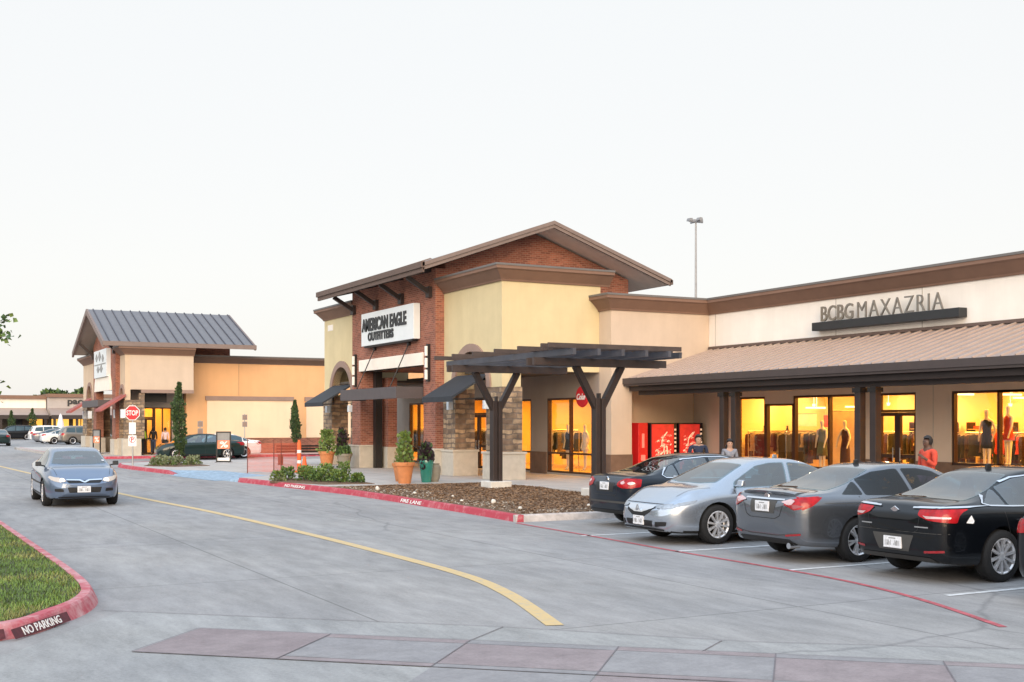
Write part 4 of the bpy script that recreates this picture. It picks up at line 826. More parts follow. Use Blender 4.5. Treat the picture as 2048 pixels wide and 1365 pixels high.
# ================================================================== PERGOLA
pg_ = thing('pergola', 'dark timber pergola on two forked posts standing in the mulch bed', 'pergola', (16.2, 28.8, .12))
for yy, xx in ((30.9, 15.85), (26.3, 16.5)):
    b = MB(); zf = 2.72
    b.box(xx - .155, xx - .025, yy - .12, yy + .12, .35, zf); b.box(xx + .025, xx + .155, yy - .12, yy + .12, .35, zf); b.box(xx - .025, xx + .025, yy - .08, yy + .08, .35, zf + .14)
    po = b.build('post', 'steel_brown', pg_, bevel=.01)
    b = MB(); b.box(xx - .34, xx + .34, yy - .34, yy + .34, .05, .38); b.build('footing', 'cast_block', po, bevel=.02)
    for sx in (-1, 1):
        b = MB(); b.bar((xx + sx * .07, yy, 2.45), (xx + sx * .70, yy, 3.56), .16, .17, up=(0, 1, 0)); b.build('brace', 'steel_brown', pg_)
    x0, x1 = (14.35, 18.15) if yy > 29 else (14.45, 18.5)
    b = MB()
    for dy in (-.17, .17): b = MB(); b.box(x0, x1, yy + dy - .045, yy + dy + .045, 3.55, 3.74); b.build('main_beam', 'wood_grey', pg_)
for x in (14.75, 15.45, 16.15, 16.85, 17.55, 18.1):
    b = MB(); b.box(x - .045, x + .045, 24.6 if x < 18 else 24.9, 31.9, 3.745, 3.90); b.build('purlin', 'wood_blue', pg_)
for i, y in enumerate((24.75, 25.1, 26.3, 27.6, 28.9, 30.2, 31.4)):
    b = MB(); b.box(14.1, 17.95 + (.05 if i == 0 else 0), y - .035, y + .035, 3.905, 4.02); b.build('slat', 'wood_grey', pg_)
b = MB(); y = 25.4
while y < 26.6:
    b.box(14.6, 18.2, y - .03, y + .03, 3.905, 3.95); y += .22
b.build('lath', 'wood_grey', pg_)

# ================================================================== VEGETATION
def foliage(mb, n, fn, size, mats_n, up=0.5):
    """fn() -> (point, outward direction, shade 0..1)"""
    for _ in range(n):
        p, d, s = fn(); d = Vector(d) + Vector((rnd.gauss(0, .6), rnd.gauss(0, .6), rnd.gauss(0, .5) + up))
        mb.leaf(p, d, size * rnd.uniform(.6, 1.25), min(mats_n - 1, int(s * mats_n)))
def cypress(x, y, h, r, label, z0=.15, bare=.35):
    t = thing('cypress_tree', label, 'tree', (x, y, z0), group='slim young cypresses')
    b = MB(); b.tube((x, y, z0), (x + .02, y, z0 + h * .93), .045, .012, 8); b.build('trunk', 'bark', t, smooth=True)
    b = MB()
    def fn():
        k = rnd.random() ** .85; zz = bare + (h - bare) * k; lump = 1 + .75 * noise.noise((x * 3, zz * 2.4, y + .8 * math.cos(zz))) ; rr = r * lump * min(1, (1 - k) * 2.6 + .10) * (0.55 + .45 * min(1, k * 6))
        a = rnd.uniform(0, 6.28); q = rr * rnd.random() ** .45; s = rnd.random() * .6 + .4 * (noise.noise((math.cos(a) * 2, math.sin(a) * 2, zz * 2.5)) * .5 + .5)
        return (x + q * math.cos(a) + .05 * math.sin(zz * 1.7), y + q * math.sin(a), z0 + zz), (math.cos(a) * .5, math.sin(a) * .5, .7), s
    foliage(b, int(1700 * h / 3.8), fn, .13, 3, .9); b.build('crown', ['leaf_cyp', 'leaf_cyp2', 'leaf_cyp'], t)
    return t
cypress(12.25, 56.5, 3.75, .30, 'slim cypress in the shrub bed left of the black sign board')
cypress(22.6, 71.4, 3.3, .25, 'slim cypress standing against the peach wall panels', z0=0.1, bare=.6)
cypress(19.77, 55.1, 3.2, .26, 'slim cypress seen beside the brick pier under the dark awning')
def shrub(x, y, r, h, label, mats, group, z0=.16, n=260, leaf=.09, cat='shrub'):
    t = thing('shrub', label, cat, (x, y, z0), group=group); b = MB()
    for i in range(5): a = rnd.uniform(0, 6.28); b.tube((x, y, z0 - .05), (x + math.cos(a) * r * .5, y + math.sin(a) * r * .5, z0 + h * .6), .012, .006, 5)
    b.build('stems', 'bark', t); b = MB()
    def fn():
        a = rnd.uniform(0, 6.28); k = rnd.random(); q = r * rnd.random() ** .5 * (1 - .45 * k); lump = 1 + .3 * noise.noise((a * 1.3, x * 5, y))
        return (x + q * lump * math.cos(a), y + q * lump * math.sin(a), z0 + h * k), (math.cos(a) * .8, math.sin(a) * .8, .5), rnd.random() * .65 + .35 * k
    foliage(b, n, fn, leaf, 3, .5); b.build('leaves', mats, t)
    return t
LG = ['leaf_c', 'leaf_a', 'leaf_b']
def bed_sheet(name, pts): struct(MB().prism(pts, 'z', .1, .165).build(name, 'mulch'), 'structure')
bed_sheet('planting_bed', [(11.25, 38.3), (12.3, 40.1), (13.9, 37.6), (13.7, 35.1), (12.15, 35.4), (11.55, 37)])
for i, (x, y, r_, h_, w_) in enumerate([(11.55, 38.3, .26, .3, 'pale low shrub at the street end of the bed beside the orange cone'), (12.0, 38.8, .36, .42, 'green shrub just left of the orange cone'), (12.35, 37.9, .38, .45, 'green shrub in front of the orange cone'), (12.75, 38.9, .34, .42, 'green shrub right behind the orange cone'), (12.55, 37.1, .36, .38, 'dark leafy shrub in the middle of the kerbside bed'),
                                   (12.95, 37.6, .42, .50, 'bushy bright shrub in the middle of the kerbside bed'), (13.2, 38.3, .36, .5, 'leafy shrub at the back of the kerbside bed'), (13.0, 36.4, .34, .40, 'low green shrub at the front of the kerbside bed'), (13.35, 37.0, .32, .62, 'taller upright shrub at the bed end before the brick pier'), (13.45, 36.0, .24, .28, 'sparse little shrub at the mulch end of the kerbside bed')]):
    shrub(x, y, r_, h_, w_, LG if i else ['leaf_pale', 'leaf_b', 'leaf_a'], 'shrubs in the kerbside bed')
bed_sheet('planting_bed', [(10.2, 54.2), (11.2, 57.5), (13.0, 57.2), (12.9, 53.2), (11.2, 52.6)])
PL = ['leaf_a', 'leaf_pale', 'leaf_pale']
for x, y, r_, h_, w_ in [(10.75, 54.4, .34, .32, 'pale feathery shrub nearest the stop sign'), (11.3, 54.2, .38, .36, 'pale grey-green shrub second from the stop sign'), (11.2, 55.6, .36, .4, 'yellow-green shrub left of the cypress foot'), (11.9, 55.3, .36, .34, 'green shrub at the cypress foot'), (12.4, 54.6, .36, .34, 'pale shrub right of the cypress foot'), (12.75, 55.6, .34, .36, 'shrub nearest the black sign board')]:
    shrub(x, y, r_, h_, w_, PL, 'shrubs round the cypress', leaf=.10)
def pot(name, x, y, prof, m, label, cat, group=None, z0=.15, soil_r=.3, soil_z=.6):
    t = thing(name, label, cat, (x, y, z0), group=group); b = MB(); b.lathe([(0.01, 0)] + prof, (x, y, z0), 36, cap=False); b.build('vessel', m, t, smooth=True, ang=25)
    b = MB(); b.lathe([(0.005, soil_z), (soil_r, soil_z)], (x, y, z0), 24, cap=False); b.build('soil', 'soil', t); return t
TP = lambda s, h: [(.26 * s, 0), (.27 * s, .02), (.385 * s, h * .80), (.385 * s, h * .81), (.43 * s, h * .82), (.455 * s, h * .98), (.45 * s, h), (.39 * s, h), (.37 * s, h * .86), (.36 * s, h * .84)]
def potted(x, y, z0, r, h, n, mats, label, leaf=.12, spiky=False, cat='plant'):
    t = thing('potted_plant', label, cat, (x, y, z0)); b = MB()
    for i in range(7): a = i * .9; b.tube((x, y, z0 - .03), (x + math.cos(a) * r * .4, y + math.sin(a) * r * .4, z0 + h * .8), .010, .004, 5)
    b.build('stems', 'bark', t); b = MB()
    def fn():
        a = rnd.uniform(0, 6.28); k = rnd.random(); q = r * rnd.random() ** .5 * (1 - .5 * k if not spiky else .35 + .65 * k)
        return (x + q * math.cos(a), y + q * math.sin(a), z0 + h * k), (math.cos(a) * .6, math.sin(a) * .6, .9), rnd.random()
    foliage(b, n, fn, leaf, 3, .6); b.build('leaves', mats, t); return t
pot('terracotta_pot', 14.65, 34.95, TP(.74, .68), 'terracotta', 'large terracotta pot on the walk in front of the store portal', 'flower pot', 'terracotta pots', soil_r=.27, soil_z=.58)
potted(14.65, 34.95, .70, .30, 1.05, 300, ['leaf_b', 'leaf_a', 'leaf_b'], 'feathery green plant growing in the large front terracotta pot')
pot('terracotta_pot', 15.1, 36.3, TP(.7, .6), 'terracotta', 'terracotta pot half hidden behind the larger one and the teal urn', 'flower pot', 'terracotta pots', soil_r=.24, soil_z=.5)
potted(15.1, 36.3, .65, .25, .7, 240, ['leaf_a', 'cloth_tan', 'leaf_b'], 'thin brownish plant in the half hidden terracotta pot', leaf=.1)
pot('glazed_urn', 15.56, 35.3, [(.15, 0), (.16, .02), (.20, .3), (.23, .6), (.235, .70), (.225, .73), (.20, .73), (.19, .66)], 'teal_glaze', 'tall teal glazed urn beside the terracotta pot', 'urn', soil_r=.19, soil_z=.66)
potted(15.56, 35.3, .8, .25, .55, 330, ['leaf_dark', 'leaf_dark', 'leaf_c'], 'dark purple trailing plant spilling over the teal urn', leaf=.15)
b_ = potted(15.42, 35.18, .55, .07, .35, 60, ['leaf_dark', 'leaf_dark', 'leaf_dark'], 'dark trailing vine hanging down the teal urn side', leaf=.10)
pot('clay_urn', 15.95, 35.55, [(.13, 0), (.18, .1), (.22, .38), (.21, .5), (.16, .56), (.18, .6), (.15, .6), (.14, .5)], 'pot_grey', 'grey-brown round urn half behind the teal urn', 'urn', soil_r=.14, soil_z=.52)
pot('terracotta_pot', 16.6, 48.1, TP(.8, .72), 'terracotta', 'terracotta pot by the left brick pier with a round green plant', 'flower pot', 'terracotta pots', soil_r=.28, soil_z=.6)
potted(16.6, 48.1, .78, .42, .95, 330, ['leaf_a', 'leaf_b', 'leaf_b'], 'round green plant in the pot by the left brick pier', leaf=.13)
pot('grey_pot', 17.25, 47.75, TP(.8, .62), 'pot_grey', 'dark grey pot against the left brick pier plinth', 'flower pot', soil_r=.28, soil_z=.5)
potted(17.25, 47.75, .66, .40, .35, 260, ['leaf_c', 'leaf_c', 'leaf_a'], 'spreading dark green plant in the grey pot', leaf=.13)
potted(17.3, 48.2, .75, .22, 1.0, 320, ['leaf_dark', 'leaf_dark', 'leaf_c'], 'tall dark purple plant rising behind the grey pot', leaf=.16)
# tree on the lawn island, its outer sprays reaching into the picture
t = thing('island_tree', 'leafy branches of a young tree reaching in over the lawn island', 'tree', (-.5, 19.9, .15)); TX, TY = Vector((0.37, 19.95)), 0
tx, ty = 0.42, 20.0
tx, ty = 0.468 * 18 + .884 * -8.95, .884 * 18 + .468 * 8.95
t.location = (tx, ty, .15); OFF[t] = Vector(t.location)
b = MB(); b.tube((tx, ty, .1), (tx, ty, 2.4), .06, .045, 10); b.tube((tx, ty, 2.4), (tx + .05, ty, 4.3), .045, .015, 8); b.build('trunk', 'bark', t, smooth=True)
lf = MB(); br = MB()
def spray(p0, p1, nl, spread):
    p0, p1 = Vector(p0), Vector(p1); br.tube(p0, p1, .014, .004, 6)
    for _ in range(nl):
        k = rnd.uniform(.35, 1.05); q = p0.lerp(p1, k) + Vector((rnd.gauss(0, spread), rnd.gauss(0, spread), rnd.gauss(0, spread * .7))); lf.leaf(q, (rnd.gauss(0, 1), rnd.gauss(0, 1), rnd.gauss(-.1, .7)), rnd.uniform(.07, .11), rnd.randrange(3))
rx, ry = .884, -.468
for i in range(46):
    z0 = rnd.uniform(2.1, 4.2); a = rnd.uniform(0, 6.28); l = rnd.uniform(.6, 1.15) * (1.1 - abs(z0 - 3.1) / 2.2); spray((tx, ty, z0), (tx + math.cos(a) * l, ty + math.sin(a) * l, z0 + rnd.uniform(.1, .6)), 24, .11)
for l, z0, z1, nl in ((1.16, 3.2, 3.42, 26), (1.15, 3.3, 3.66, 22), (1.02, 3.1, 3.52, 22), (.98, 2.4, 2.72, 12), (.95, 2.3, 2.5, 14), (1.0, 2.2, 2.35, 8)): spray((tx, ty, z0), (tx + rx * l * 1.16, ty + ry * l * 1.16, z1), int(nl * 1.4), .065)
br.build('branches', 'bark', t); lf.build('leaves', ['leaf_a', 'leaf_c', 'leaf_b'], t)
def round_tree(x, y, z0, zc, r, label):
    t = thing('far_tree', label, 'tree', (x, y, z0), group='trees behind the far stores'); b = MB(); b.tube((x, y, z0), (x, y, zc), .3, .15, 8); b.build('trunk', 'bark', t); b = MB()
    for _ in range(2600):
        d = Vector((rnd.gauss(0, 1), rnd.gauss(0, 1), rnd.gauss(0, 1))).normalized(); q = r * rnd.random() ** .33 * (1 + .35 * noise.noise(d * 2.2 + Vector((x, 0, 0)))); b.leaf(Vector((x, y, zc)) + Vector((d.x * q, d.y * q, d.z * q * .75)), d + Vector((rnd.gauss(0, .7), rnd.gauss(0, .7), .2)), rnd.uniform(.35, .6), rnd.randrange(3))
    b.build('crown', ['leaf_c', 'leaf_a', 'leaf_cyp'], t)
round_tree(21.2, 178, 0, 4.6, 2.6, 'dark round tree top showing over the far cream store'); round_tree(25.5, 178, 0, 4.5, 2.9, 'tree top showing over the far grey store'); cypress(16.05, 155.5, 3.6, .5, 'thin small tree before the far cream store glow'); cypress(13.55, 154, 3.3, .45, 'thin small tree before the dark far windows')

# ================================================================== SIGNS, BARRIER, FURNITURE
t = thing('stop_sign', 'red octagonal stop sign on a post with two small white plates', 'stop sign', (9.85, 54.9, .15))
sx, sy = 9.85, 54.9; b = MB(); b.tube((sx, sy, .05), (sx, sy, 2.9), .03, n=8); b.build('post', 'galv', t)
fx = Vector((.884, -.468, 0)); fz = Vector((-.468, -.884, 0))   # the plates face down the road
def octo(mb, c, r, dep, mi): 
    vs = [Vector(c) + fx * (r * math.cos(R(22.5 + 45 * i))) + Vector((0, 0, r * math.sin(R(22.5 + 45 * i)))) + fz * o for o in (0, dep) for i in range(8)]
    mb.add(vs, [tuple(range(8))[::-1], tuple(range(8, 16))] + [(i, (i + 1) % 8, 8 + (i + 1) % 8, 8 + i) for i in range(8)], mi)
b = MB(); octo(b, Vector((sx, sy, 2.52)) + fz * .04, .355, .012, 1); octo(b, Vector((sx, sy, 2.52)) + fz * .053, .325, .004, 0); pl = b.build('octagon_plate', ['sign_red', 'sign_white'], t)
b = MB(); put_text(b, 'STOP', Vector((sx, sy, 2.52)) + fz * .0575, fx, (0, 0, 1), .23, .52, depth=.006, bold=.02); b.build('lettering', 'sign_white', pl)
def plate(mb, c, w_, h_, d0, mi=0):
    c = Vector(c) + fz * d0; vs = [c + fx * a * w_ / 2 + Vector((0, 0, q * h_ / 2)) + fz * o for o in (0, .012) for a, q in ((-1, -1), (1, -1), (1, 1), (-1, 1))]
    mb.add(vs, [(0, 3, 2, 1), (4, 5, 6, 7), (0, 1, 5, 4), (1, 2, 6, 5), (2, 3, 7, 6), (3, 0, 4, 7)], mi)
b = MB(); plate(b, (sx, sy, 1.83), .30, .52, .035); b.build('upper_plate', 'sign_white', t)
b = MB(); plate(b, (sx, sy, 1.27), .36, .48, .035); p2 = b.build('lower_plate', 'sign_white', t)
b = MB(); put_text(b, 'P', Vector((sx, sy, 1.32)) + fz * .048, fx, (0, 0, 1), .20, depth=.004, bold=.02)
for i in range(20):
    a0, a1 = 2 * math.pi * i / 20, 2 * math.pi * (i + 1) / 20; c = Vector((sx, sy, 1.32)) + fz * .0485; b.add([c + fx * r_ * math.cos(a) + Vector((0, 0, r_ * math.sin(a))) for r_, a in ((.145, a0), (.145, a1), (.12, a1), (.12, a0))], [(0, 1, 2, 3)])
b.build('symbol', 'sign_red', p2)
for (x, y, lb, zt) in ((16.2, 69.2, 'twin-plate parking sign post between cypress and white panel', 2.2), (19.3, 71.0, 'twin-plate parking sign post behind the black sign board', 2.6)):
    t = thing('parking_sign', lb, 'sign', (x, y, .1), group='parking sign posts'); b = MB(); b.tube((x, y, .0), (x, y, zt), .03, n=6); b.build('post', 'galv', t)
    for z in (zt - .2, zt - .62):
        b = MB(); b.box(x - .15, x + .15, y - .045, y - .03, z - .16, z + .16); f = b.build('plate', 'letter_grey', t); b = MB(); b.box(x - .11, x + .11, y - .049, y - .045, z - .12, z + .12); b.build('symbol', 'trim_mauve', f)
def aframe(x, y, rz, label):
    t = thing('sidewalk_board', label, 'sign board', (x, y, .15), rz=rz, group='black poster boards', local=True)
    b = MB(); b.box(-.36, -.30, -.03, .03, .0, 1.5); b.box(.30, .36, -.03, .03, .0, 1.5); b.box(-.30, .30, -.03, .03, 1.44, 1.5); b.box(-.30, .30, -.03, .03, .0, .07); b.box(-.36, -.30, -.3, .3, -.002, .02); b.box(.30, .36, -.3, .3, -.002, .02); b.build('frame', 'board_black', t)
    b = MB(); b.box(-.30, .30, -.012, .012, 1.08, 1.44); b.build('header_panel', 'letter_grey', t)
    b = MB(); b.box(-.30, .30, -.012, .012, .66, 1.07); p_ = b.build('poster_panel', 'poster_orange', t)
    b = MB(); put_text(b, '%', (0.02, -.013, .87), (1, 0, 0), (0, 0, 1), .30, .4, depth=.006, bold=.02); b.build('lettering', 'letter_white', p_)
    b = MB(); b.box(-.30, .30, -.012, .012, .08, .22); b.build('footer_panel', 'sign_white', t)
    return t
a0_ = aframe(14.62, 57.6, R(-28), 'black poster board on the pavement in front of the dark side-on sedan')
dup(a0_, (11.75, 77.6, .15), R(-60), 'black poster board inside the distant brick portal')
# orange safety mesh fence on thin stakes
t = thing('barrier_fence', 'orange plastic mesh fence strung between rusty stakes', 'barrier', (12.3, 44.8, .15))
ST = [(12.28, 44.77), (13.05, 43.9), (13.5, 44.45), (14.45, 45.3)]
for x, y in ST: b = MB(); b.tube((x, y, .02), (x, y, 1.45), .018, n=6); b.build('stake', 'rust', t)
m_, n_, bb = base('mesh_orange'); n_.nodes.remove(bb)
o_ = n_.nodes['Material Output']; d_ = n_.nodes.new('ShaderNodeBsdfDiffuse'); d_.inputs[0].default_value = (.75, .16, .09, 1); tr_ = n_.nodes.new('ShaderNodeBsdfTransparent'); mx_ = n_.nodes.new('ShaderNodeMixShader'); mx_.inputs[0].default_value = 1
n_.links.new(d_.outputs[0], o_.inputs[0])
b = MB()
for (x0, y0), (x1, y1) in zip(ST, ST[1:]):
    L_ = math.hypot(x1 - x0, y1 - y0); nn_ = int(L_ / .05)
    for i in range(nn_): u = i / nn_; x, y = x0 + (x1 - x0) * u, y0 + (y1 - y0) * u; b.bar((x, y, .22 + .03 * math.sin(u * 5)), (x, y, 1.30), .007, .005)
    for j in range(22): z = .22 + j * .0505; b.bar((x0, y0, z), (x1, y1, z), .005, .008)
b.build('netting', 'mesh_orange', t)
t = thing('delineator_post', 'tall orange channelizer post with white bands by the mesh fence', 'traffic post', (14.3, 44.7, .15)); b = MB(); b.lathe([(.24, 0), (.24, .06), (.08, .07), (.08, 1.12), (.05, 1.2), (.05, 1.26)], (14.3, 44.7, .15), 18); b.build('body', 'barrier_orange', t, smooth=True); b = MB()
for z in (.35, .75): b.lathe([(.083, z), (.083, z + .12)], (14.3, 44.7, .15), 18, cap=False)
b.build('reflective_band', 'sign_white', t)
t = thing('traffic_cone', 'short orange traffic cone behind the shrub bed', 'traffic cone', (13.8, 42.5, .15)); b = MB(); b.box(13.62, 13.98, 42.32, 42.68, .15, .18); b.lathe([(.14, .03), (.05, .66), (.03, .68)], (13.8, 42.5, .15), 18); b.build('body', 'barrier_orange', t, smooth=True)
b = MB(); b.lathe([(.112, .25), (.088, .40)], (13.8, 42.5, .15), 18, cap=False); b.build('reflective_band', 'barrier_orange', t)
t = thing('bench', 'black steel bench on the pavement behind the potted plants', 'bench', (17.1, 52.6, .15))
b = MB()
for i in range(5): b.bar((15.9, 52.5 + i * .1, .60), (18.2, 52.5 + i * .1, .60), .08, .03)
b.build('seat', 'steel_dark', t); b = MB()
for z in (.75, .88, 1.0): b.bar((15.9, 53.05, z), (18.2, 53.05, z), .03, .08)
b.build('backrest', 'steel_dark', t)
for x in (16.0, 18.1): b = MB(); b.box(x - .03, x + .03, 52.45, 53.08, .15, .59); b.build('leg', 'steel_dark', t)
t = thing('patio_umbrella', 'closed pale umbrella standing before the far grey store', 'umbrella', (18.6, 150, 0)); b = MB(); b.tube((18.6, 150, 0), (18.6, 150, 3.2), .04); b.build('pole', 'pipe_grey', t); b = MB(); b.lathe([(.42, 1.1), (.36, 1.9), (.16, 2.9), (.02, 3.15)], (18.6, 150, 0), 10); b.build('canopy', 'umbrella_cloth', t, smooth=True)
# vending machines
def vending(x0, x1, label, kind):
    y0 = 34.64; t = thing('vending_machine', label, 'vending machine', ((x0 + x1) / 2, y0, .15), group='red drink machines')
    b = MB(); b.box(x0, x1, y0 + .04, y0 + .84, .18, 2.08); b.box(x0 + .03, x1 - .03, y0 + .08, y0 + .8, .15, .18); b.build('cabinet', 'vend_black' if kind else 'vend_red', t, bevel=.015)
    if kind:
        xp = x1 - .17
        b = MB(); b.box(x0 + .03, xp, y0, y0 + .04, .42, 2.03); f = b.build('front_panel', 'vend_face', t)
        g_ = MB(); W_ = xp - x0 - .06; rr = random.Random(int(x0 * 10))
        def sw(pts, w0, mi=0):
            for (a, za), (c, zc) in zip(pts, pts[1:]):
                if not (.08 < a < .94 and .08 < c < .94 and .46 < min(za, zc) and max(za, zc) < 1.96): continue
                g_.bar((x0 + .03 + a * W_, y0 - .002, za), (x0 + .03 + c * W_, y0 - .002, zc), .006, w0, mi=mi, up=(0, 0, 1))
        for cx, cz, ra, st, en in ((.30, 1.95, .42, 285, 355), (.45, 1.75, .50, 20, 80), (.95, 1.35, .45, 120, 200), (.20, 1.25, .35, 300, 380)): sw([(cx + ra / W_ * math.cos(R(a)), cz + ra * math.sin(R(a))) for a in range(st, en, 24)], .035)
        for cx, z0_, z1_, ww in ((.30, .55, 1.05, .05), (.55, .5, 1.35, .035), (.70, .62, 1.25, .045), (.84, .55, 1.1, .03)): sw([(cx, z0_), (cx + .03, (z0_ + z1_) / 2), (cx, z1_)], ww)
        for _ in range(75): cx, cz = rr.uniform(.2, .92), rr.uniform(.5, 1.65); sw([(cx - .06, cz - .03), (cx, cz + .02), (cx + .05, cz - .01)], rr.uniform(.015, .05), rr.choice((0, 1, 1)))
        g_.build('script_artwork', ['vend_glow', 'vend_pale_red'], f)
        b = MB(); 
        for i in range(7): b.box(xp + .05, xp + .12, y0 + .02, y0 + .04, .9 + i * .15, .97 + i * .15)
        b.build('button', 'vend_glow', t); b = MB(); b.box(x0 + .12, xp - .1, y0 - .004, y0, .24 + .22, .37 + .22); b.build('dispenser_slot', 'vend_black', t)
    else:
        b = MB(); b.box((x0 + x1) / 2 - .05, (x0 + x1) / 2 + .05, y0 + .03, y0 + .04, 1.2, 1.7); b.box((x0 + x1) / 2 - .09, (x0 + x1) / 2 + .09, y0 + .03, y0 + .04, .75, .95); b.build('script_artwork', 'vend_pale_red', t); b = MB(); b.box(x0 + .04, x1 - .04, y0 + .03, y0 + .04, .35, .55); b.build('dispenser_slot', 'vend_black', t)
vending(23.40, 23.80, 'slim plain red drink machine at the pillar end of the row', 0); vending(23.93, 25.06, 'middle drink machine with glowing red and cream artwork', 1); vending(25.14, 26.2, 'drink machine with glowing artwork nearest the cream wall', 1)

# ================================================================== VEHICLES
def pchip(tab):
    xs = [t[0] for t in tab]; ys = [t[1] for t in tab]; n = len(xs); h = [xs[i + 1] - xs[i] for i in range(n - 1)]; d = [(ys[i + 1] - ys[i]) / h[i] for i in range(n - 1)]
    m = [d[0]] + [0 if d[i - 1] * d[i] <= 0 else 2 * d[i - 1] * d[i] / (d[i - 1] + d[i]) for i in range(1, n - 1)] + [d[-1]]
    def f(x):
        if x <= xs[0]: return ys[0]
        if x >= xs[-1]: return ys[-1]
        i = bisect.bisect_right(xs, x) - 1; t = (x - xs[i]) / h[i]
        return (1 + 2 * t) * (1 - t) ** 2 * ys[i] + t * (1 - t) ** 2 * h[i] * m[i] + t * t * (3 - 2 * t) * ys[i + 1] + t * t * (t - 1) * h[i] * m[i + 1]
    return f
def body_mesh(c):
    """lofted closed shell; local +x is the nose"""
    L2, W2 = c['L'] / 2, c['W'] / 2
    zt, zs, wf, wr, zb = pchip(c['top']), pchip(c['shoulder']), pchip(c['plan']), pchip(c['roofw']), pchip(c['under'])
    xs = []; N = 70
    for i in range(N + 1):
        t = i / N; t = t + .055 * math.sin(2 * math.pi * t) * -1; xs.append(-L2 + 2 * L2 * t)
    rings = []
    for x in xs:
        w_ = W2 * wf(x); b_ = zb(x); s_ = zs(x); T = max(zt(x), s_ + .012); r_ = min(wr(x), w_ * .93); H = T - s_; k = min(1, H / .35)
        cp = [(0, b_), (w_ * .8, b_), (w_ * .93, b_ + .03), (w_ * .985, b_ + .13), (w_ * 1.0, b_ + .50 * (s_ - b_)), (w_ * 1.0, b_ + .70 * (s_ - b_)), (w_ * .985, s_ - .075), (w_ * .945, s_ - .005)]
        g0 = w_ * .93
        cp += [(g0 + (r_ - g0) * .35 + .012 * k, s_ + (H - .07 * k) * .38 + .004), (g0 + (r_ - g0) * .72 + .014 * k, s_ + (H - .07 * k) * .76 + .006 * (1 - k)), (r_, T - .055 * k - .012 * (1 - k)), (r_ * .86, T - .016 * k - .006 * (1 - k)), (r_ * .5, T - .002), (0, T + .006)]
        pts = []
        for i in range(len(cp) - 1):
            a, p, q, d = cp[max(i - 1, 0)], cp[i], cp[i + 1], cp[min(i + 2, len(cp) - 1)]
            for s in range(3):
                t = s / 3; pts.append(tuple(.5 * ((2 * p[j]) + (q[j] - a[j]) * t + (2 * a[j] - 5 * p[j] + 4 * q[j] - d[j]) * t * t + (3 * p[j] - a[j] - 3 * q[j] + d[j]) * t ** 3) for j in (0, 1)))
        pts.append(cp[-1])
        full = [(max(p[0], 0), p[1]) for p in pts]; ring = [(x, p[0], p[1]) for p in full] + [(x, -p[0], p[1]) for p in full[-2:0:-1]]
        rings.append(ring)
    def cap(ring, sgn):
        cy = sum(p[2] for p in ring) / len(ring); out = []
        for f, dx in ((.93, .022), (.75, .045), (.4, .06)): out.append([(p[0] + sgn * dx, p[1] * f, cy + (p[2] - cy) * f) for p in ring])
        return out
    fr = cap(rings[-1], 1); re = cap(rings[0], -1); rings = re[::-1] + rings + fr
    m = len(rings[0]); vs = [p for r in rings for p in r]; fs = []
    for i in range(len(rings) - 1):
        for k in range(m): fs.append((i * m + k, i * m + (k + 1) % m, (i + 1) * m + (k + 1) % m, (i + 1) * m + k))
    fs.append(tuple(range(m))[::-1]); fs.append(tuple((len(rings) - 1) * m + k for k in range(m)))
    return vs, fs
def clip_cell(poly, x0, x1, y0, y1):
    for ax, lim, sg in ((0, x0, 1), (0, x1, -1), (1, y0, 1), (1, y1, -1)):
        o = []
        for i in range(len(poly)):
            a, b = poly[i - 1], poly[i]; da, db = (a[ax] - lim) * sg, (b[ax] - lim) * sg
            if da >= 0: o.append(a)
            if da * db < 0: t = da / (da - db); o.append((a[0] + (b[0] - a[0]) * t, a[1] + (b[1] - a[1]) * t))
        poly = o
        if len(poly) < 3: return []
    return poly
def rounded(poly, r=.03, n=3):
    o = []
    for i in range(len(poly)):
        a, p, b = Vector(poly[i - 1]), Vector(poly[i]), Vector(poly[(i + 1) % len(poly)]); da, db = a - p, b - p
        q = min(r, da.length * .45, db.length * .45); s, e = p + da.normalized() * q, p + db.normalized() * q
        for k in range(n + 1): t = k / n; v = s * (1 - t) ** 2 + p * 2 * t * (1 - t) + e * t * t; o.append((v.x, v.y))
    return o
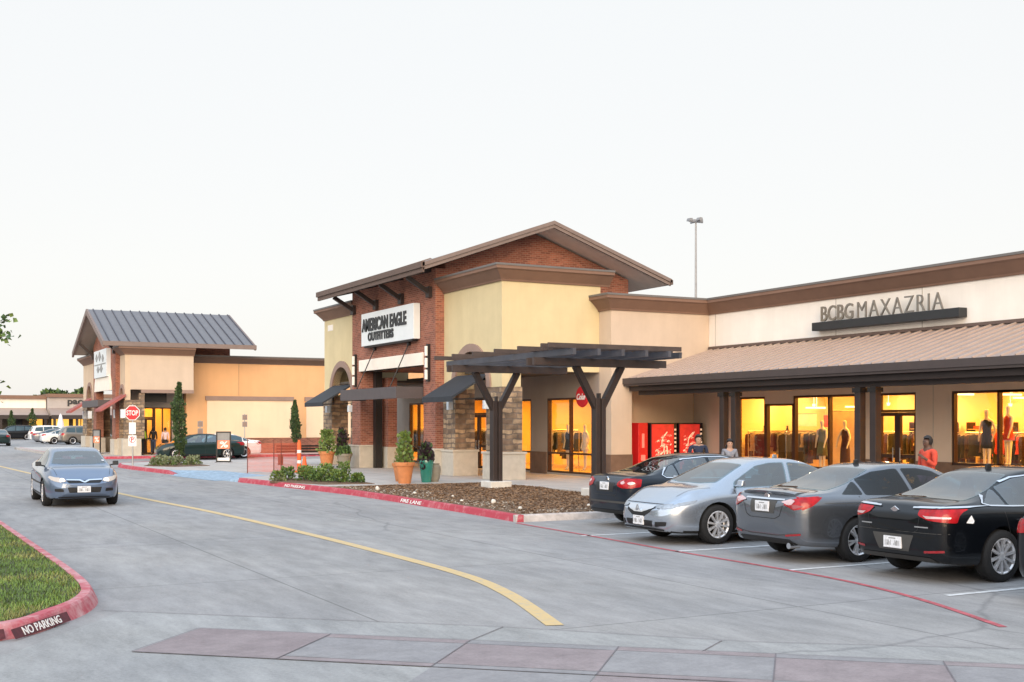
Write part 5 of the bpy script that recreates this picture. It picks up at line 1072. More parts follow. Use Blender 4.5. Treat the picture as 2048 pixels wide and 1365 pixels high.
class Proj:
    """lays panels of real size on the body skin by casting rays at it"""
    def __init__(s, vs, fs): s.t = BVHTree.FromPolygons([Vector(v) for v in vs], fs)
    def patch(s, mb, poly, axis, sgn, off=.006, step=.06, mi=0, mn=0.0):
        x0, x1 = min(p[0] for p in poly), max(p[0] for p in poly); y0, y1 = min(p[1] for p in poly), max(p[1] for p in poly)
        nx, ny = max(1, math.ceil((x1 - x0) / step)), max(1, math.ceil((y1 - y0) / step)); cache = {}
        vs, fs = [], []
        def hit(p):
            k = (round(p[0], 5), round(p[1], 5))
            if k in cache: return cache[k]
            o, d = {'y': (Vector((p[0], sgn * 3, p[1])), Vector((0, -sgn, 0))), 'x': (Vector((sgn * 6, p[0], p[1])), Vector((-sgn, 0, 0))), 'z': (Vector((p[0], p[1], 4)), Vector((0, 0, -1)))}[axis]
            loc, nrm, _, _ = s.t.ray_cast(o, d)
            if loc is None: cache[k] = None; return None
            if nrm.dot(d) > 0: nrm = -nrm
            if -nrm.dot(d) < mn or (axis == 'y' and loc.y * sgn < .3): cache[k] = None; return None
            vs.append(loc + nrm * off); cache[k] = len(vs) - 1; return cache[k]
        for i in range(nx):
            for j in range(ny):
                q = clip_cell(poly, x0 + (x1 - x0) * i / nx, x0 + (x1 - x0) * (i + 1) / nx, y0 + (y1 - y0) * j / ny, y0 + (y1 - y0) * (j + 1) / ny)
                q = [hit(p) for p in q]; q2 = []
                for v in q:
                    if v is None: q2 = []; break
                    if not q2 or q2[-1] != v: q2.append(v)
                if len(q2) > 2 and q2[0] == q2[-1]: q2.pop()
                if len(set(q2)) == len(q2) and len(q2) > 2: fs.append(tuple(q2))
        if not fs: return mb
        # orient outward
        want = {'y': Vector((0, sgn, 0)), 'x': Vector((sgn, 0, 0)), 'z': Vector((0, 0, 1))}[axis]; o = []
        for f in fs:
            a, b_, c_ = vs[f[0]], vs[f[1]], vs[f[2]]; o.append(f if (b_ - a).cross(c_ - a).dot(want) > 0 else f[::-1])
        mb.add(vs, o, mi); return mb
    def line(s, mb, pts, axis, sgn, wd=.008, off=.004, mi=0):
        for a, b in zip(pts, pts[1:]):
            d = Vector((b[0] - a[0], b[1] - a[1])); L = d.length
            if L < 1e-5: continue
            d /= L; n = Vector((-d.y, d.x)) * wd / 2; a2, b2 = Vector(a) - d * wd * .3, Vector(b) + d * wd * .3
            s.patch(mb, [tuple(a2 - n), tuple(b2 - n), tuple(b2 + n), tuple(a2 + n)], axis, sgn, off, .08, mi, .14 if axis == 'y' else 0)
        return mb
def mir(poly): return [(-p[0], p[1]) for p in poly][::-1]
def wheel(parent, x, y, r, wd, spokes, rim_m='rim', twin=False, detail=True, sgn=1):
    """tyre with a dished spoked rim; the face looks toward sgn*y"""
    w_ = MB(); h = wd / 2; rr = r * .70
    w_.lathe([(rr, -h), (r - .035, -h), (r - .008, -h + .02), (r, -h + .045), (r, h - .045), (r - .008, h - .02), (r - .035, h), (rr, h * .96)], (x, y, r), 40, 'y', cap=False)
    t = w_.build('wheel', 'tyre', parent, smooth=True, ang=50)
    f = h * .9 * sgn; b = MB()
    b.lathe([(rr + .004, f), (rr - .012, f + .006 * sgn), (rr - .03, f - .01 * sgn), (rr - .035, f - .09 * sgn), (rr - .06, f - .11 * sgn)] if sgn < 0 else [(rr - .06, f - .11), (rr - .035, f - .09), (rr - .03, f - .01), (rr - .012, f + .006), (rr + .004, f)], (x, y, r), 40, 'y', cap=False)
    if detail:
        for i in range(spokes):
            a = 2 * math.pi * i / spokes + .2
            for da in ((-.09, .09) if twin else (0,)):
                p0 = Vector((x + math.cos(a) * .05, y + f - .03 * sgn, r + math.sin(a) * .05)); p1 = Vector((x + math.cos(a + da * 1.6) * (rr - .015), y + f - .012 * sgn, r + math.sin(a + da * 1.6) * (rr - .015)))
                d = (p1 - p0).normalized(); sd = Vector((0, 1, 0)).cross(d).normalized(); w0, w1 = (.013, .012) if twin else (.014, .021); dp = Vector((0, .022, 0))
                vs = [p + sd * s_ * w2 + dp * q for p, w2 in ((p0, w0), (p1, w1)) for s_, q in ((-1, -1), (1, -1), (1, 1), (-1, 1))]
                b.add(vs, [(0, 1, 2, 3), (7, 6, 5, 4), (0, 4, 5, 1), (1, 5, 6, 2), (2, 6, 7, 3), (3, 7, 4, 0)])
        b.lathe([(.055, -.02), (.06, 0), (.03, .015)] if sgn > 0 else [(.03, -.015), (.06, 0), (.055, .02)], (x, y + f - .015 * sgn, r), 16, 'y')
    b.build('rim', rim_m, t, smooth=True, ang=30)
    b = MB(); b.lathe([(rr - .005, -.01), (rr - .005, .01)], (x, y + f - .115 * sgn, r), 28, 'y'); b.build('brake_disc', 'well' if detail else 'rim_dark', t)
    return t
def sedan(**k):
    c = dict(L=4.82, W=1.84, wb=2.80, rear=1.05, wr=.335, belt=.0, roof=1.46)
    c.update(k); L2 = c['L'] / 2; c['xr'] = -L2 + c['rear']; c['xf'] = c['xr'] + c['wb']; H = c['roof']
    c.setdefault('top', [(-L2, .93), (-L2 + .06, 1.005), (-L2 + .18, 1.045), (-L2 + .52, 1.07), (-1.38, 1.17), (-.80, H - .075), (-.45, H - .015), (-.05, H), (.35, H - .03), (.62, H - .10), (1.30, 1.075), (1.45, 1.005), (1.85, .945), (L2 - .25, .80), (L2 - .08, .70), (L2, .62)])
    c.setdefault('shoulder', [(-L2, .90), (-L2 + .1, .965), (-L2 + .45, .985), (-1.0, .965), (0, .93), (1.0, .90), (1.5, .87), (L2 - .3, .735), (L2 - .1, .65), (L2, .58)])
    c.setdefault('plan', [(-L2, .76), (-L2 + .06, .835), (-L2 + .2, .90), (-L2 + .6, .965), (-1.0, .995), (0, 1), (1.2, .995), (L2 - .6, .95), (L2 - .25, .86), (L2 - .08, .74), (L2, .62)])
    c.setdefault('roofw', [(-L2, .66), (-L2 + .5, .72), (-1.5, .66), (-.8, .575), (0, .585), (.6, .60), (1.3, .70), (1.8, .74), (L2, .55)])
    c.setdefault('under', [(-L2, .34), (-L2 + .12, .27), (-L2 + .5, .235), (-1, .19), (1.2, .18), (L2 - .4, .19), (L2 - .1, .22), (L2, .30)])
    # side windows in (x,z)
    c.setdefault('sides', [[(-1.62, 1.02), (-1.22, 1.20), (-1.22, 1.005)], [(-1.17, 1.0), (-1.17, 1.225), (-.82, 1.335), (-.42, 1.375), (-.32, 1.375), (-.22, .975)], [(-.14, .972), (-.24, 1.378), (.10, 1.375), (.42, 1.325), (1.00, 1.055), (1.05, .955)]])
    c.setdefault('rearglass', [(-1.80, -.62), (-1.80, .62), (-1.5, .60), (-.80, .50), (-.80, -.50), (-1.5, -.60)])
    c.setdefault('windscreen', [(1.32, -.67), (1.40, -.3), (1.40, .3), (1.32, .67), (.62, .53), (.60, 0), (.62, -.53)])
    return c
def build_car(c, label, loc, rz, body_m, group=None, name='parked_car', detail=True, cat='car'):
    t = thing(name, label, cat, loc, rz, group, local=True)
    vs, fs = body_mesh(c); pr = Proj(vs, fs); L2 = c['L'] / 2
    me = bpy.data.meshes.new('body'); me.from_pydata(vs, [], fs); tmp = bpy.data.objects.new('body', me); COL.objects.link(tmp)
    cut = MB()
    for x in (c['xr'], c['xf']):
        for sg in (-1, 1): cut.lathe([(c['wr'] + .05, -.4), (c['wr'] + .05, .4)], (x, sg * (c['W'] / 2 - .02 + .15), c['wr']), 40, 'y')
    cm = bpy.data.meshes.new('cut'); cm.from_pydata(cut.v, [], cut.f); co = bpy.data.objects.new('cut', cm); COL.objects.link(co)
    md = tmp.modifiers.new('b', 'BOOLEAN'); md.object = co; md.operation = 'DIFFERENCE'; md.solver = 'EXACT'
    extra = []
    if detail:
        def shr(p, k=.955): cx, cy = sum(q[0] for q in p) / len(p), sum(q[1] for q in p) / len(p); return [(cx + (q[0] - cx) * k, cy + (q[1] - cy) * k) for q in p]
        c1, c2, c3 = MB(), MB(), MB(); rfz = c['roof']
        for p in c['sides']: c1.prism(shr(rounded(p, .035)), 'y', -1.5, 1.5)
        for p in (c['windscreen'], c['rearglass']): c2.prism(shr(rounded(p, .06), .965), 'z', .86, 2.2)
        c3.prism([(-1.45, .62), (1.2, .62), (1.15, .90), (.98, 1.0), (.50, rfz - .14), (-.78, rfz - .14), (-1.40, .98)], 'y', -.60, .60)
        for q in (c1, c2, c3):
            mm = bpy.data.meshes.new('cut'); mm.from_pydata(q.v, [], q.f); bmx = bmesh.new(); bmx.from_mesh(mm); bmesh.ops.recalc_face_normals(bmx, faces=bmx.faces); bmx.to_mesh(mm); bmx.free()
            oo = bpy.data.objects.new('cut', mm); COL.objects.link(oo); extra.append(oo); m2 = tmp.modifiers.new('c', 'BOOLEAN'); m2.object = oo; m2.operation = 'DIFFERENCE'; m2.solver = 'EXACT'
    dg = bpy.context.evaluated_depsgraph_get(); nm = bpy.data.meshes.new_from_object(tmp.evaluated_get(dg))
    bpy.data.objects.remove(tmp); bpy.data.objects.remove(co)
    for oo in extra: bpy.data.objects.remove(oo)
    nm.materials.clear()
    for m in (body_m, 'well', 'lower_grey', 'cabin'): nm.materials.append(MATS[m])
    for p in nm.polygons:
        q = p.center; p.material_index = 0
        for x in (c['xr'], c['xf']):
            d = math.hypot(q.x - x, q.z - c['wr'])
            if d < c['wr'] + .055 and abs(q.y) < c['W'] / 2 - .02 and (abs(p.normal.y) > .85 and d < c['wr'] + .03 and abs(q.y) < c['W'] / 2 - .15 or (Vector((x - q.x, 0, c['wr'] - q.z)).normalized().dot(p.normal) > .5 and d > c['wr'] + .03)): p.material_index = 1
        if q.z < .235 and p.normal.z < -.4: p.material_index = 1
        elif detail and q.z > .55 and pr.t.find_nearest(q)[3] > .014 and p.material_index == 0: p.material_index = 3
        elif c.get('cladding') and q.z < c['cladding']: p.material_index = 2
    nm.polygons.foreach_set('use_smooth', [True] * len(nm.polygons)); nm.set_sharp_from_angle(angle=R(38)); nm.name = 'body'
    bo = bpy.data.objects.new('body', nm); COL.objects.link(bo); bo.parent = t; OFF[bo] = Vector((0, 0, 0))
    B = lambda mb, nme, m, par=bo, **k: mb.build(nme, m, par, smooth=True, ang=50, **k) if mb.f else None
    gm = c.get('glass', 'car_glass') if detail else 'far_glass'
    for nme, poly in (('windscreen', c['windscreen']), ('rear_window', c['rearglass'])):
        if poly: B(pr.patch(MB(), rounded(poly, .06), 'z', 1, .005, .05), nme, gm, t)
    for poly in c['sides']:
        for sg in (-1, 1):
            B(pr.patch(MB(), rounded(poly, .035), 'y', sg, .005, .05), 'side_window', c.get('sideglass', gm) if detail else gm, t)
    if c.get('chrome_sides'):
        for sg in (-1, 1): B(pr.line(MB(), c['chrome_sides'], 'y', sg, .016, .009), 'window_trim', 'chrome')
    if detail:
        for sx_, sy_ in ((.12, -.37), (.12, .37)):
            b = MB(); b.prism([(sx_ - .02, .64), (sx_ + .14, .64), (sx_ - .02, 1.14), (sx_ - .14, 1.14)], 'y', sy_ - .23, sy_ + .23); b.prism([(sx_ - .16, 1.16), (sx_ - .06, 1.16), (sx_ - .09, 1.29), (sx_ - .16, 1.29)], 'y', sy_ - .12, sy_ + .12); b.build('front_seat', 'seat_cloth', t, bevel=.03)
        b = MB(); b.prism([(-1.10, .63), (-.90, .63), (-1.02, 1.06), (-1.18, 1.06)], 'y', -.58, .58); b.build('rear_seat', 'seat_cloth', t, bevel=.03)
        if c.get('driver'): pass
        b = MB(); b.prism([(.80, .63), (1.18, .63), (1.10, .93), (.88, .95)], 'y', -.58, .58); b.build('dashboard', 'cabin', t)
        for sg in (-1, 1):
            b = MB(); pr.line(b, [(-1.32, .985), (-1.22, .62), (-1.0, .40), (-.9, .30)], 'y', sg, .010); pr.line(b, [(-.18, .96), (-.14, .6), (-.14, .29)], 'y', sg, .010); pr.line(b, [(1.06, .93), (1.0, .6), (.96, .29)], 'y', sg, .010); B(b, 'door_seam', 'trim_black')
            b = MB(); pr.line(b, [(-1.0, .30), (.98, .29)], 'y', sg, .05, .004); B(b, 'sill_trim', 'trim_black')
            for hx in (-1.02, -.02):
                b = MB(); y = sg * (c['W'] / 2 + .012); b.box(hx - .10, hx + .10, min(y, y - sg * .03), max(y, y - sg * .03), .80, .825); b.build('door_handle', c.get('handle', body_m), t, bevel=.006)
            b = MB(); y0 = sg * (c['W'] / 2 - .06); b.prism([(.94, .985), (1.04, .99), (1.01, 1.10), (.955, 1.10)], 'y', y0 + sg * .02, y0 + sg * .16); b.bar((1.0, y0 - sg * .06, .99), (1.0, y0 + sg * .05, 1.01), .05, .035); b.build('wing_mirror', c.get('mirror', body_m), t, bevel=.02)
    if c.get('fin'): b = MB(); b.prism([(-.62, c['roof'] - .06), (-.52, c['roof'] - .01), (-.54, c['roof'] + .045), (-.60, c['roof'] + .035)], 'y', -.02, .02); b.build('antenna_fin', c.get('finm', body_m), t)
    for spec in c.get('panels', ()):
        nme, m, axis, sg, poly, off = spec[:6]; both = len(spec) > 6 and spec[6]
        polys = [poly, mir(poly)] if both and axis == 'x' else [poly]
        for i, q in enumerate(polys):
            b = MB(); q = rounded(q, spec[7] if len(spec) > 7 else .015); pr.patch(b, q, axis, sg, off, .035 if detail else .12)
            wrap = spec[8] if len(spec) > 8 else None
            if wrap: pr.patch(b, rounded(wrap, .015), 'y', -1 if (i == 1) else 1, off, .035)
            B(b, nme, m, t)
    for nme, m, axis, sg, pts, wd in c.get('lines', ()): B(pr.line(MB(), pts, axis, sg, wd, .005), nme, m)
    ends = c.get('ends')
    if ends: ends(t, pr, c)
    for x, nm_ in ((c['xr'], 'r'), (c['xf'], 'f')):
        for sg in (-1, 1): wheel(t, x, sg * (c['W'] / 2 - .13), c['wr'], .225, c.get('spokes', 10), c.get('rimm', 'rim'), c.get('twin', False), detail, sg)
    return t
def px(c, e): return (c['L'] / 2) * e
def plate_box(t, sgn, x, y, z, tilt=.0, w_=.31, h_=.155):
    b = MB(); b.box(x - .012, x + .012, y - w_ / 2, y + w_ / 2, z - h_ / 2, z + h_ / 2); pl_ = b.build('number_plate', 'plate', t, bevel=.004)
    b = MB(); yy = y - w_ * .40
    for k_ in range(7):
        if k_ == 3: yy += .035; continue
        b.box(x + sgn * .012, x + sgn * .0135, yy, yy + .008 + .012 * (k_ % 2), z - .045, z + .025); b.box(x + sgn * .012, x + sgn * .0135, yy + .021, yy + .028, z - .045, z + .025 - .02 * (k_ % 3)); yy += .037
    b.box(x + sgn * .012, x + sgn * .0135, y - .06, y + .06, z + .045, z + .058); b.build('plate_marking', 'letter_grey', pl_)
def skin_x(pr, sgn, y, z):
    h = pr.t.ray_cast(Vector((sgn * 6, y, z)), Vector((-sgn, 0, 0)))[0]; return h.x
# -- grey sedan, tail to the road
def ends_grey(t, pr, c):
    plate_box(t, -1, skin_x(pr, -1, 0, .83) - .008, 0, .83)
    L2 = c['L'] / 2
    b = MB(); N_ = 12; vs = []
    for i in range(N_ + 1):
        y = -.58 + 1.16 * i / N_; x = skin_x(pr, -1, y, .99) ; e = 1 - (abs(y) / .58) ** 4
        vs += [(x + .012, y, 1.0), (x - .03 * e + .01, y, 1.03 + .03 * e), (x + .07, y, 1.05 + .035 * e), (x + .26, y, 1.052), (x + .16, y, 1.03)]
    b.add(vs, [(5 * i + k, 5 * i + (k + 1) % 5, 5 * i + 5 + (k + 1) % 5, 5 * i + 5 + k) for i in range(N_) for k in range(5)] + [(4, 3, 2, 1, 0), tuple(5 * N_ + k for k in range(5))]); b.build('boot_spoiler', 'paint_grey', t, smooth=True)
    b = MB(); b.tube((-L2 + .22, -.5, .26), (-L2 + .02, -.5, .26), .045, n=14); b.build('exhaust_pipe', 'chrome', t)
    x = skin_x(pr, -1, 0, .985); b = MB(); b.lathe([(.05, -.012), (.055, 0), (.05, .01)], (x - .004, 0, .975), 16, 'x'); b.build('badge', 'chrome', t)
RG = lambda L2: None
grey = sedan(fin=True, finm='trim_black', spokes=6, twin=True, sideglass='car_glass_dark', ends=ends_grey, roof=1.46, panels=[
    ('tail_lamp', 'tail_red', 'x', -1, [(.46, .885), (.62, .96), (.80, 1.0), (.80, .83), (.66, .80)], .010, True, .02, [(-2.36, .99), (-2.02, .985), (-2.22, .86), (-2.36, .80)]),
    ('tail_lamp_insert', 'tail_clear', 'x', -1, [(.40, .905), (.56, .955), (.66, .93), (.60, .86)], .014, True, .015), ('tail_lamp_insert', 'tail_deep', 'x', -1, [(.46, .87), (.66, .815), (.78, .86), (.66, .88)], .014, True, .01),
    ('plate_recess', 'lower_grey', 'x', -1, [(-.26, .73), (.26, .73), (.30, .92), (-.30, .92)], .004), ('boot_chrome', 'chrome', 'x', -1, [(-.44, .925), (.44, .925), (.44, .95), (-.44, .95)], .012),
    ('lower_diffuser', 'trim_black', 'x', -1, [(-.62, .275), (.62, .275), (.56, .36), (-.56, .36)], .007, False, .02), ('reflector', 'tail_deep', 'x', -1, [(.50, .40), (.74, .43), (.74, .46), (.50, .43)], .009, True, .005)],
    lines=[('boot_seam', 'trim_black', 'x', -1, [(-.46, .90), (-.38, .70), (-.28, .655), (.28, .655), (.38, .70), (.46, .90)], .008), ('bumper_crease', 'lower_grey', 'x', -1, [(-.7, .46), (-.3, .405), (.3, .405), (.7, .46)], .01), ('side_crease', 'lower_grey', 'y', -1, [(-2.0, .90), (-1.2, .875), (0, .83), (1.0, .80)], .006)])
# -- black sedan, tail to the road
def ends_black(t, pr, c):
    plate_box(t, -1, skin_x(pr, -1, 0, .50) - .010, 0, .505); x = skin_x(pr, -1, 0, .93)
    b = MB(); b.prism([(-.075, .94), (0, .985), (.075, .94), (0, .895)], 'x', x - .018, x - .004); b.build('badge', 'chrome', t, bevel=.004)
    b = MB()
    for y in (.48, -.48): pr.line(b, [(y - .10, .735), (y + .10, .735)], 'x', -1, .016, .006)
    b.build('lettering', 'galv', t)
black = sedan(L=4.68, rear=1.0, wb=2.69, wr=.345, fin=True, finm='trim_black', spokes=10, ends=ends_black, roof=1.475, glass='car_glass', chrome_sides=[(-1.60, 1.035), (-1.50, 1.10), (-1.22, 1.235), (-.82, 1.352), (-.36, 1.392), (.1, 1.392), (.44, 1.338), (1.03, 1.055), (1.06, .955), (-1.1, .99), (-1.5, 1.005), (-1.60, 1.035)],
    sides=[[(-1.57, 1.035), (-1.22, 1.21), (-1.22, 1.005), (-1.48, 1.012)], [(-1.17, 1.0), (-1.17, 1.225), (-.82, 1.335), (-.42, 1.375), (-.32, 1.375), (-.22, .975)], [(-.14, .972), (-.24, 1.378), (.10, 1.375), (.42, 1.325), (1.00, 1.055), (1.05, .955)]],
    panels=[('tail_lamp', 'tail_red', 'x', -1, [(.40, .955), (.83, .975), (.83, .80), (.58, .83), (.42, .885)], .010, True, .015, [(-2.30, .97), (-1.98, .975), (-2.12, .86), (-2.30, .805)]),
    ('tail_lamp_insert', 'tail_clear', 'x', -1, [(.50, .885), (.80, .875), (.80, .855), (.56, .85)], .014, True, .006), ('lamp_chrome', 'chrome', 'x', -1, [(.28, .965), (.82, .985), (.82, 1.005), (.28, .985)], .014, True, .005),
    ('plate_surround', 'lower_grey', 'x', -1, [(-.26, .40), (.26, .40), (.36, .62), (-.36, .62)], .005), ('lower_diffuser', 'lower_grey', 'x', -1, [(-.66, .275), (.66, .275), (.60, .345), (-.60, .345)], .007, False, .02), ('reflector', 'tail_deep', 'x', -1, [(.52, .40), (.76, .42), (.76, .45), (.52, .43)], .009, True, .005),
    ('sticker', 'plate', 'y', -1, [(-1.99, .80), (-1.94, .86), (-1.90, .90), (-1.86, .82), (-1.88, .79)], .006, False, .01)],
    lines=[('boot_seam', 'trim_black', 'x', -1, [(-.46, .93), (-.42, .69), (-.36, .66), (.36, .66), (.42, .69), (.46, .93)], .008), ('bumper_seam', 'lower_grey', 'x', -1, [(-.8, .66), (-.42, .66), (.42, .66), (.8, .66)], .006)])
# -- navy sedan, tail to the road
def ends_navy(t, pr, c):
    plate_box(t, -1, skin_x(pr, -1, 0, .83) - .008, 0, .83); x = skin_x(pr, -1, 0, .95); b = MB(); b.lathe([(.055, -.012), (.06, 0), (.05, .008)], (x - .006, 0, .955), 20, 'x'); b.build('badge', 'chrome', t)
navy = sedan(L=4.56, W=1.79, rear=1.0, wb=2.58, spokes=8, ends=ends_navy, roof=1.46, chrome_sides=[(-1.46, 1.05), (-1.38, 1.12), (-1.16, 1.26), (-.82, 1.352), (-.36, 1.392), (.1, 1.392), (.44, 1.338), (1.03, 1.055), (1.06, .955), (-1.1, .985), (-1.4, 1.0), (-1.46, 1.05)],
    sides=[[(-1.43, 1.05), (-1.18, 1.22), (-1.10, 1.24), (-1.10, 1.0), (-1.36, 1.01)], [(-1.06, 1.0), (-1.06, 1.25), (-.82, 1.335), (-.42, 1.375), (-.32, 1.375), (-.22, .975)], [(-.14, .972), (-.24, 1.378), (.10, 1.375), (.42, 1.325), (1.00, 1.055), (1.05, .955)]],
    panels=[('tail_lamp', 'tail_red', 'x', -1, [(.44, .93), (.60, .99), (.80, .985), (.80, .80), (.58, .80), (.44, .85)], .010, True, .06, [(-2.24, .98), (-1.98, .97), (-2.02, .83), (-2.24, .80)]), ('tail_lamp_insert', 'tail_clear', 'x', -1, [(.53, .91), (.60, .95), (.66, .91), (.60, .87)], .014, True, .03), ('tail_lamp_insert', 'tail_clear', 'x', -1, [(.68, .90), (.74, .935), (.79, .90), (.74, .86)], .014, True, .03),
    ('plate_recess', 'trim_black', 'x', -1, [(-.30, .72), (.30, .72), (.34, .90), (-.34, .90)], .004), ('bumper_strip', 'lower_grey', 'x', -1, [(-.8, .50), (.8, .50), (.8, .54), (-.8, .54)], .008), ('lower_diffuser', 'trim_black', 'x', -1, [(-.66, .275), (.66, .275), (.62, .36), (-.62, .36)], .007, False, .02)],
    lines=[('boot_seam', 'trim_black', 'x', -1, [(-.45, .95), (-.42, .68), (-.36, .655), (.36, .655), (.42, .68), (.45, .95)], .008)])
# -- silver sedan, nose to the road
def ends_silver(t, pr, c):
    plate_box(t, 1, skin_x(pr, 1, 0, .36) + .016, 0, .40); x = skin_x(pr, 1, 0, .60)
    b = MB(); b.prism([(-.05, .57), (-.075, .57), (-.02, .67), (.02, .67), (.075, .57), (.05, .57), (0, .64)], 'x', x + .02, x + .045); b.build('badge', 'chrome', t)
silver = sedan(L=4.83, W=1.85, spokes=10, wr=.34, rimm='rim', ends=ends_silver, fin=True, panels=[
    ('grille', 'mesh_black', 'x', 1, [(-.40, .645), (.40, .645), (.34, .56), (.14, .46), (-.14, .46), (-.34, .56)], .008), ('grille_beak', 'chrome', 'x', 1, [(-.40, .665), (.40, .665), (.36, .605), (.12, .545), (-.12, .545), (-.36, .605)], .016),
    ('headlamp', 'lamp_clear', 'x', 1, [(.42, .66), (.60, .70), (.70, .71), (.70, .63), (.58, .615), (.44, .625)], .010, True, .01, [(2.30, .66), (2.16, .72), (1.84, .765), (1.90, .72), (2.16, .66), (2.30, .625)]),
    ('side_marker', 'amber', 'y', -1, [(2.0, .70), (1.86, .745), (1.90, .715), (2.0, .68)], .014), ('lower_intake', 'mesh_black', 'x', 1, [(-.36, .31), (.36, .31), (.40, .41), (-.40, .41)], .008), ('fog_recess', 'mesh_black', 'x', 1, [(.44, .31), (.64, .33), (.66, .40), (.46, .395)], .008, True, .015), ('fog_recess', 'mesh_black', 'y', -1, [(2.28, .33), (2.10, .35), (2.16, .42), (2.28, .41)], .008), ('front_lip', 'trim_black', 'x', 1, [(-.6, .245), (.6, .245), (.6, .27), (-.6, .27)], .008)],
    lines=[('bonnet_seam', 'trim_black', 'z', 1, [(2.10, -.60), (1.5, -.74)], .008), ('bonnet_seam', 'trim_black', 'z', 1, [(2.10, .60), (1.5, .74)], .008), ('bonnet_seam', 'trim_black', 'x', 1, [(-.55, .695), (.55, .695)], .008), ('side_crease', 'lower_grey', 'y', -1, [(-2.0, .86), (-1.2, .85), (0, .81), (1.0, .78)], .006)])
# -- blue-grey moving sedan with lit lamps
def ends_blue(t, pr, c):
    plate_box(t, 1, skin_x(pr, 1, -.02, .44) + .016, -.02, .45)
    for sg in (-1, 1):
        x = skin_x(pr, 1, sg * .52, .67); b = MB(); b.lathe([(.02, -.03), (.058, -.01), (.055, .02)], (x + .012, sg * .52, .665), 16, 'x'); b.build('lamp_bulb', 'lamp_core', t)
blue = sedan(L=4.81, W=1.82, spokes=7, ends=ends_blue, roof=1.45, mirror='trim_black', glass='car_glass', panels=[
    ('grille', 'mesh_black', 'x', 1, [(-.42, .665), (.42, .665), (.36, .60), (-.36, .60)], .008), ('grille_bar', 'chrome', 'x', 1, [(-.42, .69), (-.10, .68), (0, .635), (.10, .68), (.42, .69), (.42, .665), (.12, .655), (.02, .605), (-.02, .605), (-.12, .655), (-.42, .665)], .016, False, .006),
    ('headlamp', 'lamp_lit', 'x', 1, [(.42, .64), (.46, .71), (.64, .735), (.72, .73), (.72, .66), (.60, .625)], .010, True, .02, [(2.32, .72), (2.02, .775), (1.98, .74), (2.20, .67), (2.32, .655)]),
    ('lower_intake', 'mesh_black', 'x', 1, [(-.36, .37), (.36, .37), (.40, .50), (-.40, .50)], .008), ('fog_recess', 'mesh_black', 'x', 1, [(.48, .39), (.68, .40), (.68, .47), (.50, .47)], .008, True, .02), ('front_lip', 'trim_black', 'x', 1, [(-.6, .245), (.6, .245), (.6, .27), (-.6, .27)], .008), ('side_strip', 'lower_grey', 'y', -1, [(-1.1, .555), (1.1, .545), (1.1, .585), (-1.1, .595)], .008), ('windscreen_sticker', 'plate', 'z', 1, [(1.22, .56), (1.22, .62), (1.16, .62), (1.16, .56)], .012, False, .004)],
    lines=[('bonnet_seam', 'trim_black', 'z', 1, [(2.15, -.62), (1.5, -.74)], .008), ('bonnet_seam', 'trim_black', 'z', 1, [(2.15, .62), (1.5, .74)], .008)])
TL = [('tail_lamp', 'tail_red', 'x', -1, [(.50, .96), (.84, .98), (.84, .80), (.54, .82)], .010, True, .02, [(-2.34, .97), (-2.02, .97), (-2.12, .86), (-2.34, .80)])]
PG = 'cars parked along the right kerb'
build_car(black, 'black sedan parked tail out with chrome window trim and ten spoke wheels', (14.30, 11.6, 0), 0, 'paint_black', PG)
build_car(grey, 'grey sedan parked tail out beside the black one, white and red tail lamps', (14.28, 14.15, 0), 0, 'paint_grey', PG)
build_car(silver, 'silver sedan parked nose out to the road between grey and navy cars', (14.12, 17.25, 0), R(180), 'paint_silver', PG)
build_car(navy, 'dark navy sedan parked tail out next to the mulch bed', (15.12, 20.15, 0), 0, 'paint_navy', PG)
edge = sedan(L=4.7, rear=1.0, panels=TL, roof=1.5)
build_car(edge, 'dark car cut off by the right edge of the picture', (14.06, 8.76, 0), 0, 'paint_black', PG)
build_car(blue, 'blue-grey sedan driving toward the viewer with lit headlamps', (4.42, 33.2, 0), R(-91), 'paint_blue', name='moving_car')
hb = sedan(L=4.75, rear=1.0, roof=1.47, panels=TL, top=[(-2.375, .93), (-2.30, 1.02), (-2.1, 1.07), (-1.75, 1.10), (-1.0, 1.35), (-.5, 1.46), (0, 1.47), (.45, 1.42), (1.35, 1.06), (1.55, .98), (2.0, .90), (2.28, .74), (2.375, .62)], spokes=7)
build_car(hb, 'dark green-black sedan parked side-on before the orange wing', (15.75, 67.4, 0), R(178), 'paint_green', 'cars by the far brick store')
build_car(sedan(L=4.6, panels=TL), 'white car mostly hidden behind the dark side-on sedan', (17.35, 69.35, 0), R(178), 'paint_white', 'cars by the far brick store', detail=False)
